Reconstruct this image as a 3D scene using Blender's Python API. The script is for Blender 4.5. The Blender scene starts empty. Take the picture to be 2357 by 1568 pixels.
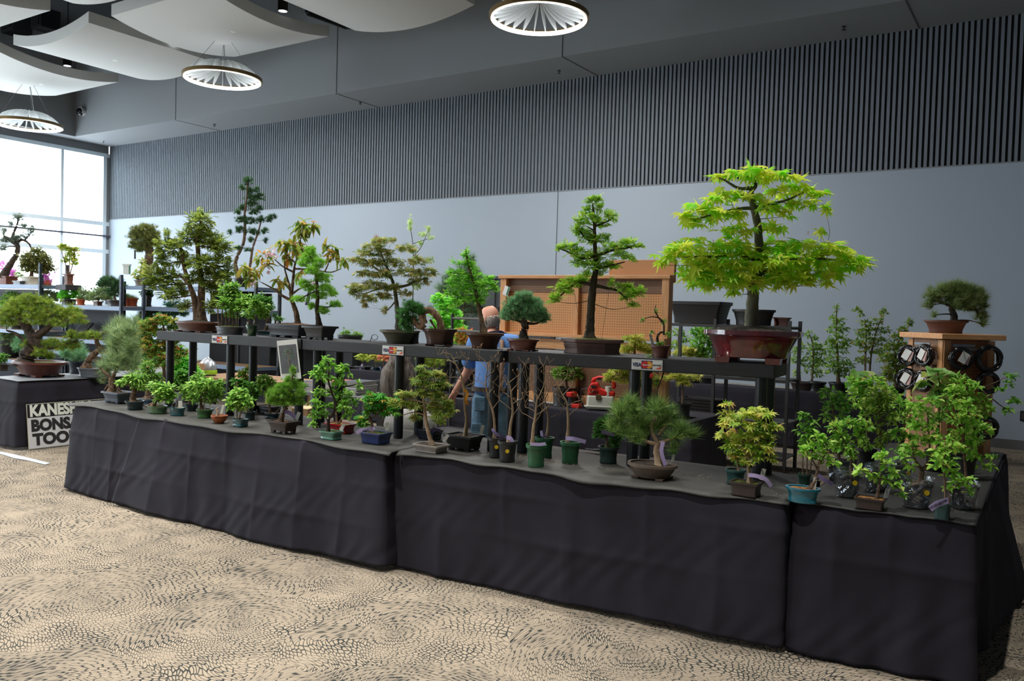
import bpy, bmesh, math, random
import numpy as np
from mathutils import Vector, Matrix
S = bpy.context.scene
COL = S.collection
PI = math.pi
# ------------------------------------------------------------------ camera, sky, lamps, exposure
FPX, PIT, ROLL, YAW = 1934.1, .03249, .02894, .57835      # focal length in pixels of a 2357 px wide frame, tilt, roll, heading
W, H = 2357, 1568
CAM = np.array([0., 0., 1.67])
_r = np.array([math.cos(YAW), math.sin(YAW), 0.]); _f = np.array([-math.sin(YAW), math.cos(YAW), 0.]); _u = np.array([0., 0., 1.])
_f2 = _f * math.cos(PIT) - _u * math.sin(PIT); _u2 = _u * math.cos(PIT) + _f * math.sin(PIT)
_r3 = _r * math.cos(ROLL) + _u2 * math.sin(ROLL); _u3 = _u2 * math.cos(ROLL) - _r * math.sin(ROLL)
cd = bpy.data.cameras.new('camera'); cam = bpy.data.objects.new('camera', cd); COL.objects.link(cam)
cam.matrix_world = Matrix(((_r3[0], _u3[0], -_f2[0], CAM[0]), (_r3[1], _u3[1], -_f2[1], CAM[1]), (_r3[2], _u3[2], -_f2[2], CAM[2]), (0, 0, 0, 1)))
cd.sensor_width = 36; cd.lens = FPX * 36 / W; cd.clip_end = 200
cd.dof.use_dof = True; cd.dof.focus_distance = 6.2; cd.dof.aperture_fstop = 5.0
S.camera = cam
S.view_settings.view_transform = 'Standard'; S.view_settings.look = 'None'
S.view_settings.gamma = 1; S.view_settings.use_curve_mapping = False
S.view_settings.exposure = EXPOSURE = .62
wd = bpy.data.worlds.new('daylight'); S.world = wd; wd.use_nodes = True
bgn = wd.node_tree.nodes['Background']; bgn.inputs[0].default_value = (.80, .91, 1, 1); bgn.inputs[1].default_value = 5.2
def area(name, loc, size, power, rot=(0, 0, 0), color=(1, 1, 1), size_y=None, shape=None):
    l = bpy.data.lights.new(name, 'AREA'); l.energy = power; l.color = color; l.size = size
    l.shape = shape or ('RECTANGLE' if size_y else 'DISK')
    if size_y: l.size_y = size_y
    o = bpy.data.objects.new(name, l); COL.objects.link(o); o.location = loc; o.rotation_euler = rot
    return o
def ray(x, y): return _f2 * FPX + _r3 * (x - W / 2) - _u3 * (y - H / 2)
def onz(x, y, z): d = ray(x, y); return CAM + d * (z - CAM[2]) / d[2]
def ony(x, y, Y): d = ray(x, y); return CAM + d * (Y - CAM[1]) / d[1]
def onx(x, y, X): d = ray(x, y); return CAM + d * (X - CAM[0]) / d[0]
def atd(x, y, D): return CAM + ray(x, y) * D / FPX
def depth(p): return float((np.asarray(p, float) - CAM) @ _f2)
# ------------------------------------------------------------------ materials
def lin(c):
    return tuple(((v / 255) / 12.92 if v / 255 <= .04045 else ((v / 255 + .055) / 1.055) ** 2.4) for v in c) + (1,)
MATS = {}
def nodes(name):
    m = bpy.data.materials.new(name); m.use_nodes = True; n = m.node_tree
    return m, n, n.nodes['Principled BSDF']
def mat(name, c, rough=.6, metal=0, var=0, scale=30, bump=0, bscale=120, spec=.5, c2=None, stretch=None, coat=0, emit=0):
    if name in MATS: return MATS[name]
    m, t, p = nodes(name); N = t.nodes; L = t.links
    p.inputs['Base Color'].default_value = lin(c); p.inputs['Roughness'].default_value = rough
    p.inputs['Metallic'].default_value = metal; p.inputs['Specular IOR Level'].default_value = spec
    p.inputs['Coat Weight'].default_value = coat
    if emit: p.inputs['Emission Color'].default_value = lin(c); p.inputs['Emission Strength'].default_value = emit
    tc = N.new('ShaderNodeTexCoord'); src = tc.outputs['Object']
    if stretch:
        mp = N.new('ShaderNodeMapping'); mp.inputs['Scale'].default_value = stretch; L.new(src, mp.inputs[0]); src = mp.outputs[0]
    if var or c2:
        nz = N.new('ShaderNodeTexNoise'); nz.inputs['Scale'].default_value = scale; nz.inputs['Detail'].default_value = 5; L.new(src, nz.inputs['Vector'])
        r = N.new('ShaderNodeValToRGB'); a, b = (.35, .65)
        lo = lin(c2) if c2 else tuple(v * (1 - var) for v in lin(c)[:3]) + (1,)
        r.color_ramp.elements[0].position = a; r.color_ramp.elements[0].color = lo
        r.color_ramp.elements[1].position = b; r.color_ramp.elements[1].color = lin(c)
        L.new(nz.outputs[0], r.inputs[0]); L.new(r.outputs[0], p.inputs['Base Color'])
    if bump:
        nb = N.new('ShaderNodeTexNoise'); nb.inputs['Scale'].default_value = bscale; nb.inputs['Detail'].default_value = 4; L.new(src, nb.inputs['Vector'])
        b = N.new('ShaderNodeBump'); b.inputs['Strength'].default_value = bump; b.inputs['Distance'].default_value = .01
        L.new(nb.outputs[0], b.inputs['Height']); L.new(b.outputs[0], p.inputs['Normal'])
    MATS[name] = m
    return m
def leafmat(name, cs, tr=.38, rough=.5):
    """Leaf colour from a ramp of three tones, one tone per leaf; thin leaves pass some light."""
    if name in MATS: return MATS[name]
    gain = 1.75 if name.startswith(('needles', 'sprays', 'leaves_lime')) else 1.62
    def lin_(c):
        q = lin(c)[:3]; y = .3 * q[0] + .6 * q[1] + .1 * q[2]
        return tuple(min(.92, (v * .93 + y * .07) * gain) for v in q) + (1,)
    m, t, p = nodes(name); N = t.nodes; L = t.links
    g = N.new('ShaderNodeNewGeometry'); oi = N.new('ShaderNodeObjectInfo')
    a = N.new('ShaderNodeMath'); a.operation = 'ADD'; L.new(g.outputs['Random Per Island'], a.inputs[0]); L.new(oi.outputs['Random'], a.inputs[1])
    f = N.new('ShaderNodeMath'); f.operation = 'FRACT'; L.new(a.outputs[0], f.inputs[0])
    r = N.new('ShaderNodeValToRGB'); e = r.color_ramp.elements
    e[0].color = lin_(cs[0]); e[0].position = .05; e[1].color = lin_(cs[-1]); e[1].position = 1
    for i, c in enumerate(cs[1:-1]):
        k = e.new(.05 + .83 * (i + 1) / (len(cs) - 2 if len(cs) > 3 else 2) * (1 if len(cs) > 3 else 1)); k.color = lin_(c)
    L.new(f.outputs[0], r.inputs[0]); L.new(r.outputs[0], p.inputs['Base Color'])
    p.inputs['Roughness'].default_value = rough; p.inputs['Specular IOR Level'].default_value = .3
    tl = N.new('ShaderNodeBsdfTranslucent'); L.new(r.outputs[0], tl.inputs[0])
    mx = N.new('ShaderNodeMixShader'); mx.inputs[0].default_value = tr
    L.new(p.outputs[0], mx.inputs[1]); L.new(tl.outputs[0], mx.inputs[2]); L.new(mx.outputs[0], N['Material Output'].inputs[0])
    MATS[name] = m
    return m
# ------------------------------------------------------------------ mesh collecting
class MB:
    def __init__(s): s.v = []; s.f = []
    def add(s, vs, fs):
        o = len(s.v); s.v += [tuple(map(float, v)) for v in vs]; s.f += [tuple(i + o for i in f) for f in fs]; return s
    def box(s, c, d, rz=0, M=None, taper=1):
        x, y, z = [v / 2 for v in d]
        vs = []
        for k in (-1, 1):
            q = taper if k > 0 else 1
            vs += [(-x * q, -y * q, k * z), (x * q, -y * q, k * z), (x * q, y * q, k * z), (-x * q, y * q, k * z)]
        if M is not None: vs = [M @ Vector(v) for v in vs]
        else:
            cz, sz = math.cos(rz), math.sin(rz)
            vs = [(c[0] + a * cz - b * sz, c[1] + a * sz + b * cz, c[2] + e) for a, b, e in vs]
        return s.add(vs, [(3, 2, 1, 0), (4, 5, 6, 7), (0, 1, 5, 4), (1, 2, 6, 5), (2, 3, 7, 6), (3, 0, 4, 7)])
    def tube(s, pts, rad, n=7, cap=True, wob=0, seed=0):
        P = [np.asarray(p, float) for p in pts]; rg = random.Random(seed)
        if not hasattr(rad, '__len__'): rad = [rad] * len(P)
        o = len(s.v); up = np.array([.13, .31, .94])
        for i, p in enumerate(P):
            t = P[min(i + 1, len(P) - 1)] - P[max(i - 1, 0)]; t = t / (np.linalg.norm(t) + 1e-9)
            a = np.cross(t, up)
            if np.linalg.norm(a) < .2: a = np.cross(t, [1, 0, 0])
            a /= np.linalg.norm(a); b = np.cross(t, a)
            for k in range(n):
                w = rad[i] * (1 + (rg.uniform(-wob, wob) if wob else 0)); q = 2 * PI * k / n
                s.v.append(tuple(p + w * (a * math.cos(q) + b * math.sin(q))))
        for i in range(len(P) - 1):
            for k in range(n):
                k2 = (k + 1) % n
                s.f.append((o + i * n + k, o + i * n + k2, o + i * n + n + k2, o + i * n + n + k))
        if cap:
            s.f.append(tuple(o + k for k in range(n))[::-1]); e = o + (len(P) - 1) * n; s.f.append(tuple(e + k for k in range(n)))
        return s
    def loft(s, rings, cap0=True, cap1=True):
        o = len(s.v); n = len(rings[0])
        for r in rings: s.v += [tuple(map(float, p)) for p in r]
        for i in range(len(rings) - 1):
            for k in range(n):
                k2 = (k + 1) % n
                s.f.append((o + i * n + k, o + i * n + k2, o + i * n + n + k2, o + i * n + n + k))
        if cap0: s.f.append(tuple(o + k for k in range(n))[::-1])
        if cap1: e = o + (len(rings) - 1) * n; s.f.append(tuple(e + k for k in range(n)))
        return s
    def lathe(s, prof, n=24, c=(0, 0, 0), sx=1, sy=1, cap0=True, cap1=True):
        return s.loft([[(c[0] + r * sx * math.cos(2 * PI * k / n), c[1] + r * sy * math.sin(2 * PI * k / n), c[2] + z) for k in range(n)] for r, z in prof], cap0, cap1)
    def grid(s, G):
        o = len(s.v); m = len(G[0])
        for row in G: s.v += [tuple(map(float, p)) for p in row]
        for i in range(len(G) - 1):
            for j in range(m - 1): s.f.append((o + i * m + j, o + i * m + j + 1, o + i * m + m + j + 1, o + i * m + m + j))
        return s
    def build(s, name, m, parent=None, smooth=False, bevel=0, loc=None, kind=None, mesh=None):
        me = bpy.data.meshes.new(name); me.from_pydata(s.v, [], s.f)
        if m: me.materials.append(m)
        if smooth: me.shade_smooth()
        o = bpy.data.objects.new(name, me); COL.objects.link(o)
        if parent: o.parent = parent
        if loc is not None: o.location = loc
        if bevel:
            b = o.modifiers.new('b', 'BEVEL'); b.width = bevel; b.segments = 2; b.limit_method = 'ANGLE'
        if kind: o['kind'] = kind
        return o
def smooth_angle(o, deg=35):
    o.data.shade_smooth()
    try: o.data.set_sharp_from_angle(angle=math.radians(deg))
    except Exception: pass
    return o
def tag(o, label=None, cat=None, group=None, kind=None):
    for k, v in (('label', label), ('category', cat), ('group', group), ('kind', kind)):
        if v: o[k] = v
    return o
def empty(name, loc, label, cat, group=None, rz=0):
    o = bpy.data.objects.new(name, None); COL.objects.link(o); o.location = loc; o.rotation_euler = (0, 0, rz); o.empty_display_size = .05
    return tag(o, label, cat, group)
def copy_tree(root, loc, label, group=None, rz=None):
    r = root.copy(); COL.objects.link(r); r.location = loc; r['label'] = label
    if group: r['group'] = group
    if rz is not None: r.rotation_euler = (0, 0, rz)
    for ch in root.children:
        c = ch.copy(); COL.objects.link(c); c.parent = r
        for g in ch.children:
            d = g.copy(); COL.objects.link(d); d.parent = c
    return r
def text(name, body, size, m, parent, loc, ex, ey, bold=.0, align='LEFT', sx=1, extr=.0006):
    """Flat lettering lying on the plane spanned by the vectors ex (reading direction) and ey (up)."""
    cu = bpy.data.curves.new(name, 'FONT'); cu.body = body; cu.size = size; cu.offset = bold; cu.extrude = extr; cu.align_x = align
    cu.resolution_u = 4; cu.materials.append(m)
    t_ = bpy.data.objects.new(name, cu); COL.objects.link(t_); me = bpy.data.meshes.new_from_object(t_); bpy.data.objects.remove(t_); bpy.data.curves.remove(cu)
    o = bpy.data.objects.new(name, me); COL.objects.link(o)
    ex = Vector(ex).normalized(); ey = Vector(ey).normalized(); ez = ex.cross(ey)
    M = Matrix((ex, ey, ez)).transposed().to_4x4() @ Matrix.Diagonal((sx, 1, 1, 1)); M.translation = Vector(loc)
    if parent: o.parent = parent; o.matrix_parent_inverse = Matrix.Identity(4)
    o.matrix_local = M
    return o
BLACK = mat('black_plastic', (24, 25, 27), .45)
SEAM = mat('seam_dark', (60, 64, 68), .8)
# ------------------------------------------------------------------ the room
WY, WX, SZ, SY, SX = 13.43, -22.27, 5.95, 12.18, -21.74     # back wall, window wall, soffit underside, soffit faces
XR, YF, CZ = 9.0, -9.0, 8.6
def carpet():
    m, t, p = nodes('patterned_carpet'); N = t.nodes; L = t.links
    def math_(op, a, b=None):
        n = N.new('ShaderNodeMath'); n.operation = op
        for i, v in enumerate((a, b)):
            if v is None: continue
            if isinstance(v, (int, float)): n.inputs[i].default_value = v
            else: L.new(v, n.inputs[i])
        return n.outputs[0]
    def noise(sc, det=2, src=None):
        n = N.new('ShaderNodeTexNoise'); n.inputs['Scale'].default_value = sc; n.inputs['Detail'].default_value = det
        L.new(src or pos, n.inputs['Vector']); return n
    g = N.new('ShaderNodeNewGeometry'); pos = g.outputs['Position']
    nz = noise(1.3, 2)
    v1 = N.new('ShaderNodeVectorMath'); v1.operation = 'SUBTRACT'; L.new(nz.outputs['Color'], v1.inputs[0]); v1.inputs[1].default_value = (.5, .5, .5)
    v2 = N.new('ShaderNodeVectorMath'); v2.operation = 'SCALE'; L.new(v1.outputs[0], v2.inputs[0]); v2.inputs['Scale'].default_value = .5
    v3 = N.new('ShaderNodeVectorMath'); v3.operation = 'ADD'; L.new(pos, v3.inputs[0]); L.new(v2.outputs[0], v3.inputs[1])
    vo = N.new('ShaderNodeTexVoronoi'); vo.voronoi_dimensions = '2D'; vo.feature = 'F1'; vo.inputs['Scale'].default_value = .95; L.new(v3.outputs[0], vo.inputs['Vector'])
    df = N.new('ShaderNodeVectorMath'); df.operation = 'SUBTRACT'; L.new(v3.outputs[0], df.inputs[0]); L.new(vo.outputs['Position'], df.inputs[1])
    sp = N.new('ShaderNodeSeparateXYZ'); L.new(df.outputs[0], sp.inputs[0])
    ang = math_('ARCTAN2', sp.outputs[1], sp.outputs[0])
    ln = N.new('ShaderNodeVectorMath'); ln.operation = 'LENGTH'; cx = N.new('ShaderNodeCombineXYZ'); L.new(sp.outputs[0], cx.inputs[0]); L.new(sp.outputs[1], cx.inputs[1]); L.new(cx.outputs[0], ln.inputs[0])
    rad = ln.outputs['Value']
    wob = math_('MULTIPLY', math_('SUBTRACT', noise(7, 2).outputs[0], .5), .9)
    vv = math_('ADD', math_('MULTIPLY', rad, 31), wob)
    uu = math_('MULTIPLY', math_('MULTIPLY', ang, math_('ADD', math_('MULTIPLY', rad, .8), .1)), 46)
    c2 = N.new('ShaderNodeCombineXYZ'); L.new(uu, c2.inputs[0]); L.new(vv, c2.inputs[1])
    ve = N.new('ShaderNodeTexVoronoi'); ve.voronoi_dimensions = '2D'; ve.feature = 'DISTANCE_TO_EDGE'; ve.inputs['Scale'].default_value = 1; ve.inputs['Randomness'].default_value = .8; L.new(c2.outputs[0], ve.inputs['Vector'])
    th = math_('ADD', math_('ADD', math_('MULTIPLY', math_('SUBTRACT', noise(5, 2).outputs[0], .5), .26), math_('MULTIPLY', math_('SUBTRACT', noise(2.2, 2).outputs[0], .5), .14)), .1)
    dd = math_('SUBTRACT', ve.outputs['Distance'], th)
    sm = N.new('ShaderNodeMapRange'); sm.inputs['From Min'].default_value = -.05; sm.inputs['From Max'].default_value = .05; L.new(dd, sm.inputs['Value'])
    fib = noise(420, 2)
    r = N.new('ShaderNodeMixRGB'); r.inputs[1].default_value = lin((52, 56, 55)); r.inputs[2].default_value = lin((170, 155, 135)); L.new(sm.outputs[0], r.inputs[0])
    r2 = N.new('ShaderNodeMixRGB'); r2.blend_type = 'MULTIPLY'; r2.inputs[0].default_value = .4; L.new(r.outputs[0], r2.inputs[1])
    rr = N.new('ShaderNodeValToRGB'); rr.color_ramp.elements[0].position = .3; rr.color_ramp.elements[0].color = (.45, .45, .45, 1); rr.color_ramp.elements[1].position = .7; L.new(fib.outputs[0], rr.inputs[0]); L.new(rr.outputs[0], r2.inputs[2])
    L.new(r2.outputs[0], p.inputs['Base Color']); p.inputs['Roughness'].default_value = .95; p.inputs['Specular IOR Level'].default_value = .1
    b = N.new('ShaderNodeBump'); b.inputs['Strength'].default_value = .5; b.inputs['Distance'].default_value = .006
    hh = math_('ADD', fib.outputs[0], math_('MULTIPLY', sm.outputs[0], .5)); L.new(hh, b.inputs['Height']); L.new(b.outputs[0], p.inputs['Normal'])
    return m
PAINT = mat('wall_paint', (154, 165, 176), .75, bump=.04, bscale=300)
PAINT2 = mat('soffit_paint', (128, 131, 134), .8, bump=.04, bscale=300)
SLATM = mat('slat_grey', (108, 116, 124), .7)
SLATB = mat('slat_backing', (46, 50, 56), .85)
ALU = mat('window_aluminium', (226, 238, 244), .45, .2)
CLOUDM = mat('cloud_panel_white', (196, 196, 192), .85)
DARK = mat('plenum_black', (16, 18, 21), .9)
def struct(name, mb, m, parent=None, **k):
    o = mb.build(name, m, parent, **k)
    if not parent: o['kind'] = 'structure'
    return o
struct('floor', MB().box(((XR + WX) / 2, (WY + YF) / 2, -.05), (XR - WX, WY - YF, .1)), carpet())
wall = struct('wall_back', MB().box(((XR + WX) / 2, WY + .1, (3.945 + 0) / 2), (XR - WX, .2, 3.945)), PAINT)
up = MB().box(((XR + WX) / 2, WY + .14, (3.945 + CZ) / 2), (XR - WX, .2, CZ - 3.945)).build('slat_backing', SLATB, wall)
sl = MB(); x = WX + .05
while x < XR - .1:
    sl.box((x, WY + .02, (3.945 + SZ) / 2), (.042, .045, SZ - 3.945)); x += .075
sl.build('slat', SLATM, wall, kind='stuff')
MB().box(((XR + WX) / 2, WY - .004, 3.94), (XR - WX, .02, .012)).build('slat_edge_strip', PAINT2, wall)
sm_ = MB()
for k in (0,):
    xs = -7.85 + k * 5.2
    if WX < xs < XR: sm_.box((xs, WY - .001, 3.16 if k == 0 else 1.97), (.012, .006, 1.56 if k == 0 else 3.93))
sm_.build('panel_joint', SEAM, wall)
d1 = struct('door_1', MB().box((-9.13, WY - .0, 1.185), (2.64, .05, 2.37)), mat('door_void_black', (26, 29, 32), .6))
for a in (-10.42, -7.84): MB().box((a, WY - .03, 1.185), (.06, .06, 2.37)).build('door_frame', mat('door_frame_black', (18, 19, 21), .5), d1)
MB().box((-9.13, WY - .03, 2.345), (2.64, .07, .05)).build('door_frame', MATS['door_frame_black'], d1)
for a in (-9.77, -8.49): MB().box((a, WY - .03, 1.17), (1.2, .02, 2.3)).build('door_leaf', mat('door_leaf_grey', (52, 56, 58), .6), d1)
BASEM = mat('rubber_baseboard', (92, 92, 92), .6)
struct('baseboard_back', MB().box(((XR + -7.8) / 2, WY - .01, .065), (XR + 7.8, .02, .13)), BASEM)
struct('baseboard_left_corner', MB().box(((WX - 10.5) / 2, WY - .01, .065), (-10.5 - WX, .02, .13)), BASEM)
bxo = MB().box((-.38, WY - .02, .47), (.09, .04, .14)).build('wall_outlet', mat('outlet_black', (20, 20, 22), .5), bevel=.006)
MB().box((-.38, WY - .042, .47), (.045, .006, .09)).build('socket_plate', mat('socket_grey', (60, 60, 62), .4), bxo)
tag(bxo, 'small black outlet box low on the grey wall by the frame edge', 'outlet')
# soffit running round two sides, with control joints
so = struct('trim_soffit', MB().box(((XR + WX) / 2, (WY + SY) / 2, (SZ + CZ) / 2), (XR - WX, WY - SY, CZ - SZ)).box(((WX + SX) / 2, (SY + YF) / 2, (SZ + CZ) / 2), (SX - WX, SY - YF, CZ - SZ)), PAINT2)
jt = MB()
for xs in (-17.51, -12.31, -7.12, -1.9, 3.3): jt.box((xs, SY - .002, (SZ + CZ) / 2), (.016, .006, CZ - SZ)).box((xs, (SY + WY) / 2, SZ - .002), (.016, WY - SY, .006))
jt.build('control_joint', SEAM, so)
struct('ceiling', MB().box(((XR + WX) / 2, (WY + YF) / 2, CZ + .05), (XR - WX, WY - YF, .1)), DARK)
struct('wall_right', MB().box((XR + .1, (WY + YF) / 2, CZ / 2), (.2, WY - YF, CZ)), PAINT)
struct('wall_front', MB().box(((XR + WX) / 2, YF - .1, CZ / 2), (XR - WX, .2, CZ)), PAINT)
# window wall
wl = struct('wall_left', MB().box((WX - .1, (WY + YF) / 2, (5.74 + CZ) / 2), (.2, WY - YF, CZ - 5.74)).box((WX - .06, 13.39, 2.87), (.2, .08, 5.74)), PAINT2)
win = bpy.data.objects.new('window_1', None); COL.objects.link(win); win['kind'] = 'structure'
for k in range(0, 12):
    y = 13.29 - .16 if k == 0 else 12.11 - (k - 1) * 2.05
    y = 13.29 if k == 0 else y
    MB().box((WX, y, 2.87), (.12, .1 if k == 0 else .075, 5.74)).build('mullion', ALU, win)
for z, h in ((5.69, .1), (3.81, .11), (3.05, .11), (.12, .2), (1.55, .08)):
    MB().box((WX, (WY + YF) / 2, z), (.1, WY - YF, h)).build('transom', ALU, win)
MB().box((WX + .1, (WY + YF) / 2, 3.47), (.05, WY - YF, .045)).build('handrail', mat('dark_rail', (70, 70, 84), .5), win)
gm, gt, gp = nodes('window_glass'); tr_ = gt.nodes.new('ShaderNodeBsdfTransparent'); gl_ = gt.nodes.new('ShaderNodeBsdfGlossy'); gl_.inputs['Roughness'].default_value = .02
mx_ = gt.nodes.new('ShaderNodeMixShader'); mx_.inputs[0].default_value = .05; gt.links.new(tr_.outputs[0], mx_.inputs[1]); gt.links.new(gl_.outputs[0], mx_.inputs[2]); gt.links.new(mx_.outputs[0], gt.nodes['Material Output'].inputs[0])
ys = [13.29] + [12.11 - k * 2.05 for k in range(11)]
for a, b in zip(ys, ys[1:]):
    MB().box((WX - .02, (a + b) / 2, 2.9), (.008, a - b - .06, 5.5)).build('pane', gm, win)
# small ceiling fittings
for i, (x, y) in enumerate(((-2.81, 12.82), (-7.56, 12.84), (-12.32, 12.88), (-17.03, 12.89), (-21.6, 12.86))):
    s_ = empty('fire_sprinkler', (x, y, SZ), ('sprinkler head on the dark soffit above the lime tree', 'sprinkler head under the soffit beside its second joint', 'sprinkler head right on the first soffit joint', 'sprinkler head under the soffit past the hanging lamp', 'sprinkler head in the soffit corner over the window')[i], 'sprinkler', 'sprinklers along the soffit')
    MB().lathe([(.035, 0), (.035, -.012), (.02, -.016)], 12).build('escutcheon', mat('sprinkler_chrome', (170, 172, 175), .25, 1), s_)
    MB().lathe([(.008, -.012), (.008, -.05), (.03, -.052), (.03, -.056)], 10).build('deflector', mat('sprinkler_dark', (40, 42, 44), .4, .6), s_)
cm = empty('dome_camera', (-21.36, SY - .0, 6.55), 'white dome security camera on the soffit face near its inner corner', 'camera')
MB().tube([(0, 0, 0), (0, -.1, 0)], .11, 16).build('mount', mat('camera_white', (190, 192, 194), .4), cm)
MB().lathe([(.1, 0), (.09, .05), (.06, .085), (.02, .1)], 14).build('dome', mat('camera_dome', (16, 18, 24), .1), cm).matrix_local = Matrix.Translation((0, -.09, -.02)) @ Matrix.Rotation(PI * .6, 4, 'X')
# acoustic cloud panels
def cloud(x0, y0, axis, sgn, label, zb=6.6, w=2.6, th=.2):
    n = 18
    def zz(u): return -.17 * 4 * u * (1 - u)
    top, bot = [], []
    for i in range(n + 1):
        rt, rb = [], []
        for j in range(n + 1):
            a, b = i / n, j / n; z = zb + zz(a if axis == 'x' else b)
            rb.append((x0 + w * a, y0 + w * b, z)); rt.append((x0 + w * a, y0 + w * b, z + th))
        top.append(rt); bot.append(rb)
    m = MB().grid([r[::-1] for r in bot]); m.grid(top)
    for side in ([r[0] for r in bot], [r[0] for r in top]), ([r[-1] for r in top], [r[-1] for r in bot]), (top[0], bot[0]), (bot[-1], top[-1]): m.grid(side)
    o = m.build('acoustic_panel', CLOUDM); tag(o, label, 'ceiling panel', 'curved ceiling panels'); return o
cloud(-17.25, 8.42, 'x', 1, 'curved white ceiling panel between the two lamp panels, bare underneath')
cloud(-13.95, 8.42, 'y', 1, 'curved white ceiling panel that holds the middle hanging lamp')
cloud(-10.7, 8.42, 'x', -1, 'curved white ceiling panel tucked against the middle of the soffit')
cloud(-20.55, 8.42, 'y', 1, 'curved white ceiling panel over the lamp by the window')
cloud(-17.25, 5.15, 'y', 1, 'curved white ceiling panel cut by the top left corner')
cloud(-13.95, 5.15, 'x', 1, 'curved white ceiling panel showing only a sliver at the top edge')
cloud(-20.55, 5.15, 'x', 1, 'curved white ceiling panel outside the frame, nearest the window')
cloud(-7.45, 8.42, 'y', 1, 'curved white ceiling panel over the lamp at the top edge')
for i, (x, y) in enumerate(((651, 26), (400, 98), (155, 152))):
    p = onz(x, y, 6.72)
    d_ = empty('downlight', p, ('black cylinder downlight next to the middle lamp panel, topmost', 'black cylinder downlight half hidden behind the bare panel', 'black cylinder downlight above the lamp by the window')[i], 'light', 'black downlights between the panels')
    MB().lathe([(.07, .02), (.075, 0), (.085, .0), (.085, .34), (.0, .34)], 20, cap0=False).build('housing', DARK, d_, smooth=False)
    MB().lathe([(.0, .012), (.07, .012), (.075, .004)], 20).build('lens', mat('downlight_lens', (235, 240, 245), .4, emit=2.5), d_)
    MB().tube([(0, 0, .34), (0, 0, CZ - p[2])], .01, 6).build('stem', DARK, d_)
for i, (x, y, lab) in enumerate(((38, 78, 'dark loudspeaker box up in the ceiling gap at the corner'), (105, 70, 'dark duct box in the ceiling gap beside the loudspeaker'))):
    p = onz(x, y, 7.2)
    b_ = empty('ceiling_box', p, lab, 'ceiling equipment')
    MB().box((0, 0, .2), (.5 - .1 * i, .4, .4)).build('housing', mat('equipment_navy', (26, 34, 44), .6), b_, bevel=.01)
    MB().box((0, -.21, .2), (.36 - .1 * i, .02, .3)).build('grille', DARK, b_)
    MB().tube([(0, 0, .4), (0, 0, CZ - p[2])], .015, 6).build('hanger', DARK, b_)
p = onz(770, 55, 7.2)
pipe = MB().tube([(p[0] - .1, p[1] - .6, 7.25), (p[0] + .1, p[1] + .2, 7.2), (p[0] + .9, p[1] + .6, 7.2)], .06, 10).tube([(p[0] - .1, p[1] - .6, 7.25), (p[0] - .2, p[1] - 1, 8.6)], .05, 8).build('duct_pipe', DARK)
tag(pipe, 'black pipe showing in the ceiling gap next to the soffit', 'pipe')
for x, y, lab in ((265, 138, 'small white disc sensor under the bare ceiling panel'), (537, 72, 'small white disc sensor beside the middle lamp canopy'), (95, 193, 'small white disc sensor beside the lamp by the window')):
    p = onz(x, y, 6.44); tag(MB().lathe([(0.001, .06), (.06, .06), (.06, -.0), (.045, -.012), (.001, -.014)], 16).build('ceiling_sensor', mat('sensor_white', (225, 226, 226), .5), loc=tuple(p)), lab, 'sensor', 'ceiling sensors')
# pendants
BRONZE = mat('lamp_bronze', (126, 104, 66), .4, .7); WIRE = mat('lamp_wire', (120, 122, 122), .5, .4)
RINGM = mat('lamp_ring_light', (250, 252, 255), .4, emit=7); PETM = leafmat('lamp_petal_white', ((180, 184, 184), (190, 192, 192), (196, 197, 197)), .45, .6)
def petal_mesh():
    """Upright leaf-shaped fin in the plane of the lamp's axis, from the hub down to the rim."""
    m = MB(); n = 12; A, B = np.array([.045, .275]), np.array([.655, .03]); d = B - A; nn = np.array([-d[1], d[0]]) / np.linalg.norm(d)
    if nn[1] < 0: nn = -nn
    up_, lo = [], []
    for i in range(n + 1):
        t = i / n; c = A + d * t; w = math.sin(PI * t) ** .75
        up_.append(c + nn * (.115 * w + .004)); lo.append(c - nn * (.05 * w + .004))
    for s_ in (-1, 1): m.grid([[(p[0], s_ * .005, p[1]) for p in (up_ if s_ > 0 else lo)], [(p[0], s_ * .005, p[1]) for p in (lo if s_ > 0 else up_)]])
    k = n + 1; m.grid([[(p[0], -.005, p[1]) for p in up_], [(p[0], .005, p[1]) for p in up_]]); m.grid([[(p[0], .005, p[1]) for p in lo], [(p[0], -.005, p[1]) for p in lo]])
    me = bpy.data.meshes.new('petal'); me.from_pydata(m.v, [], m.f); me.materials.append(PETM); return me
PET = petal_mesh()
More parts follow.
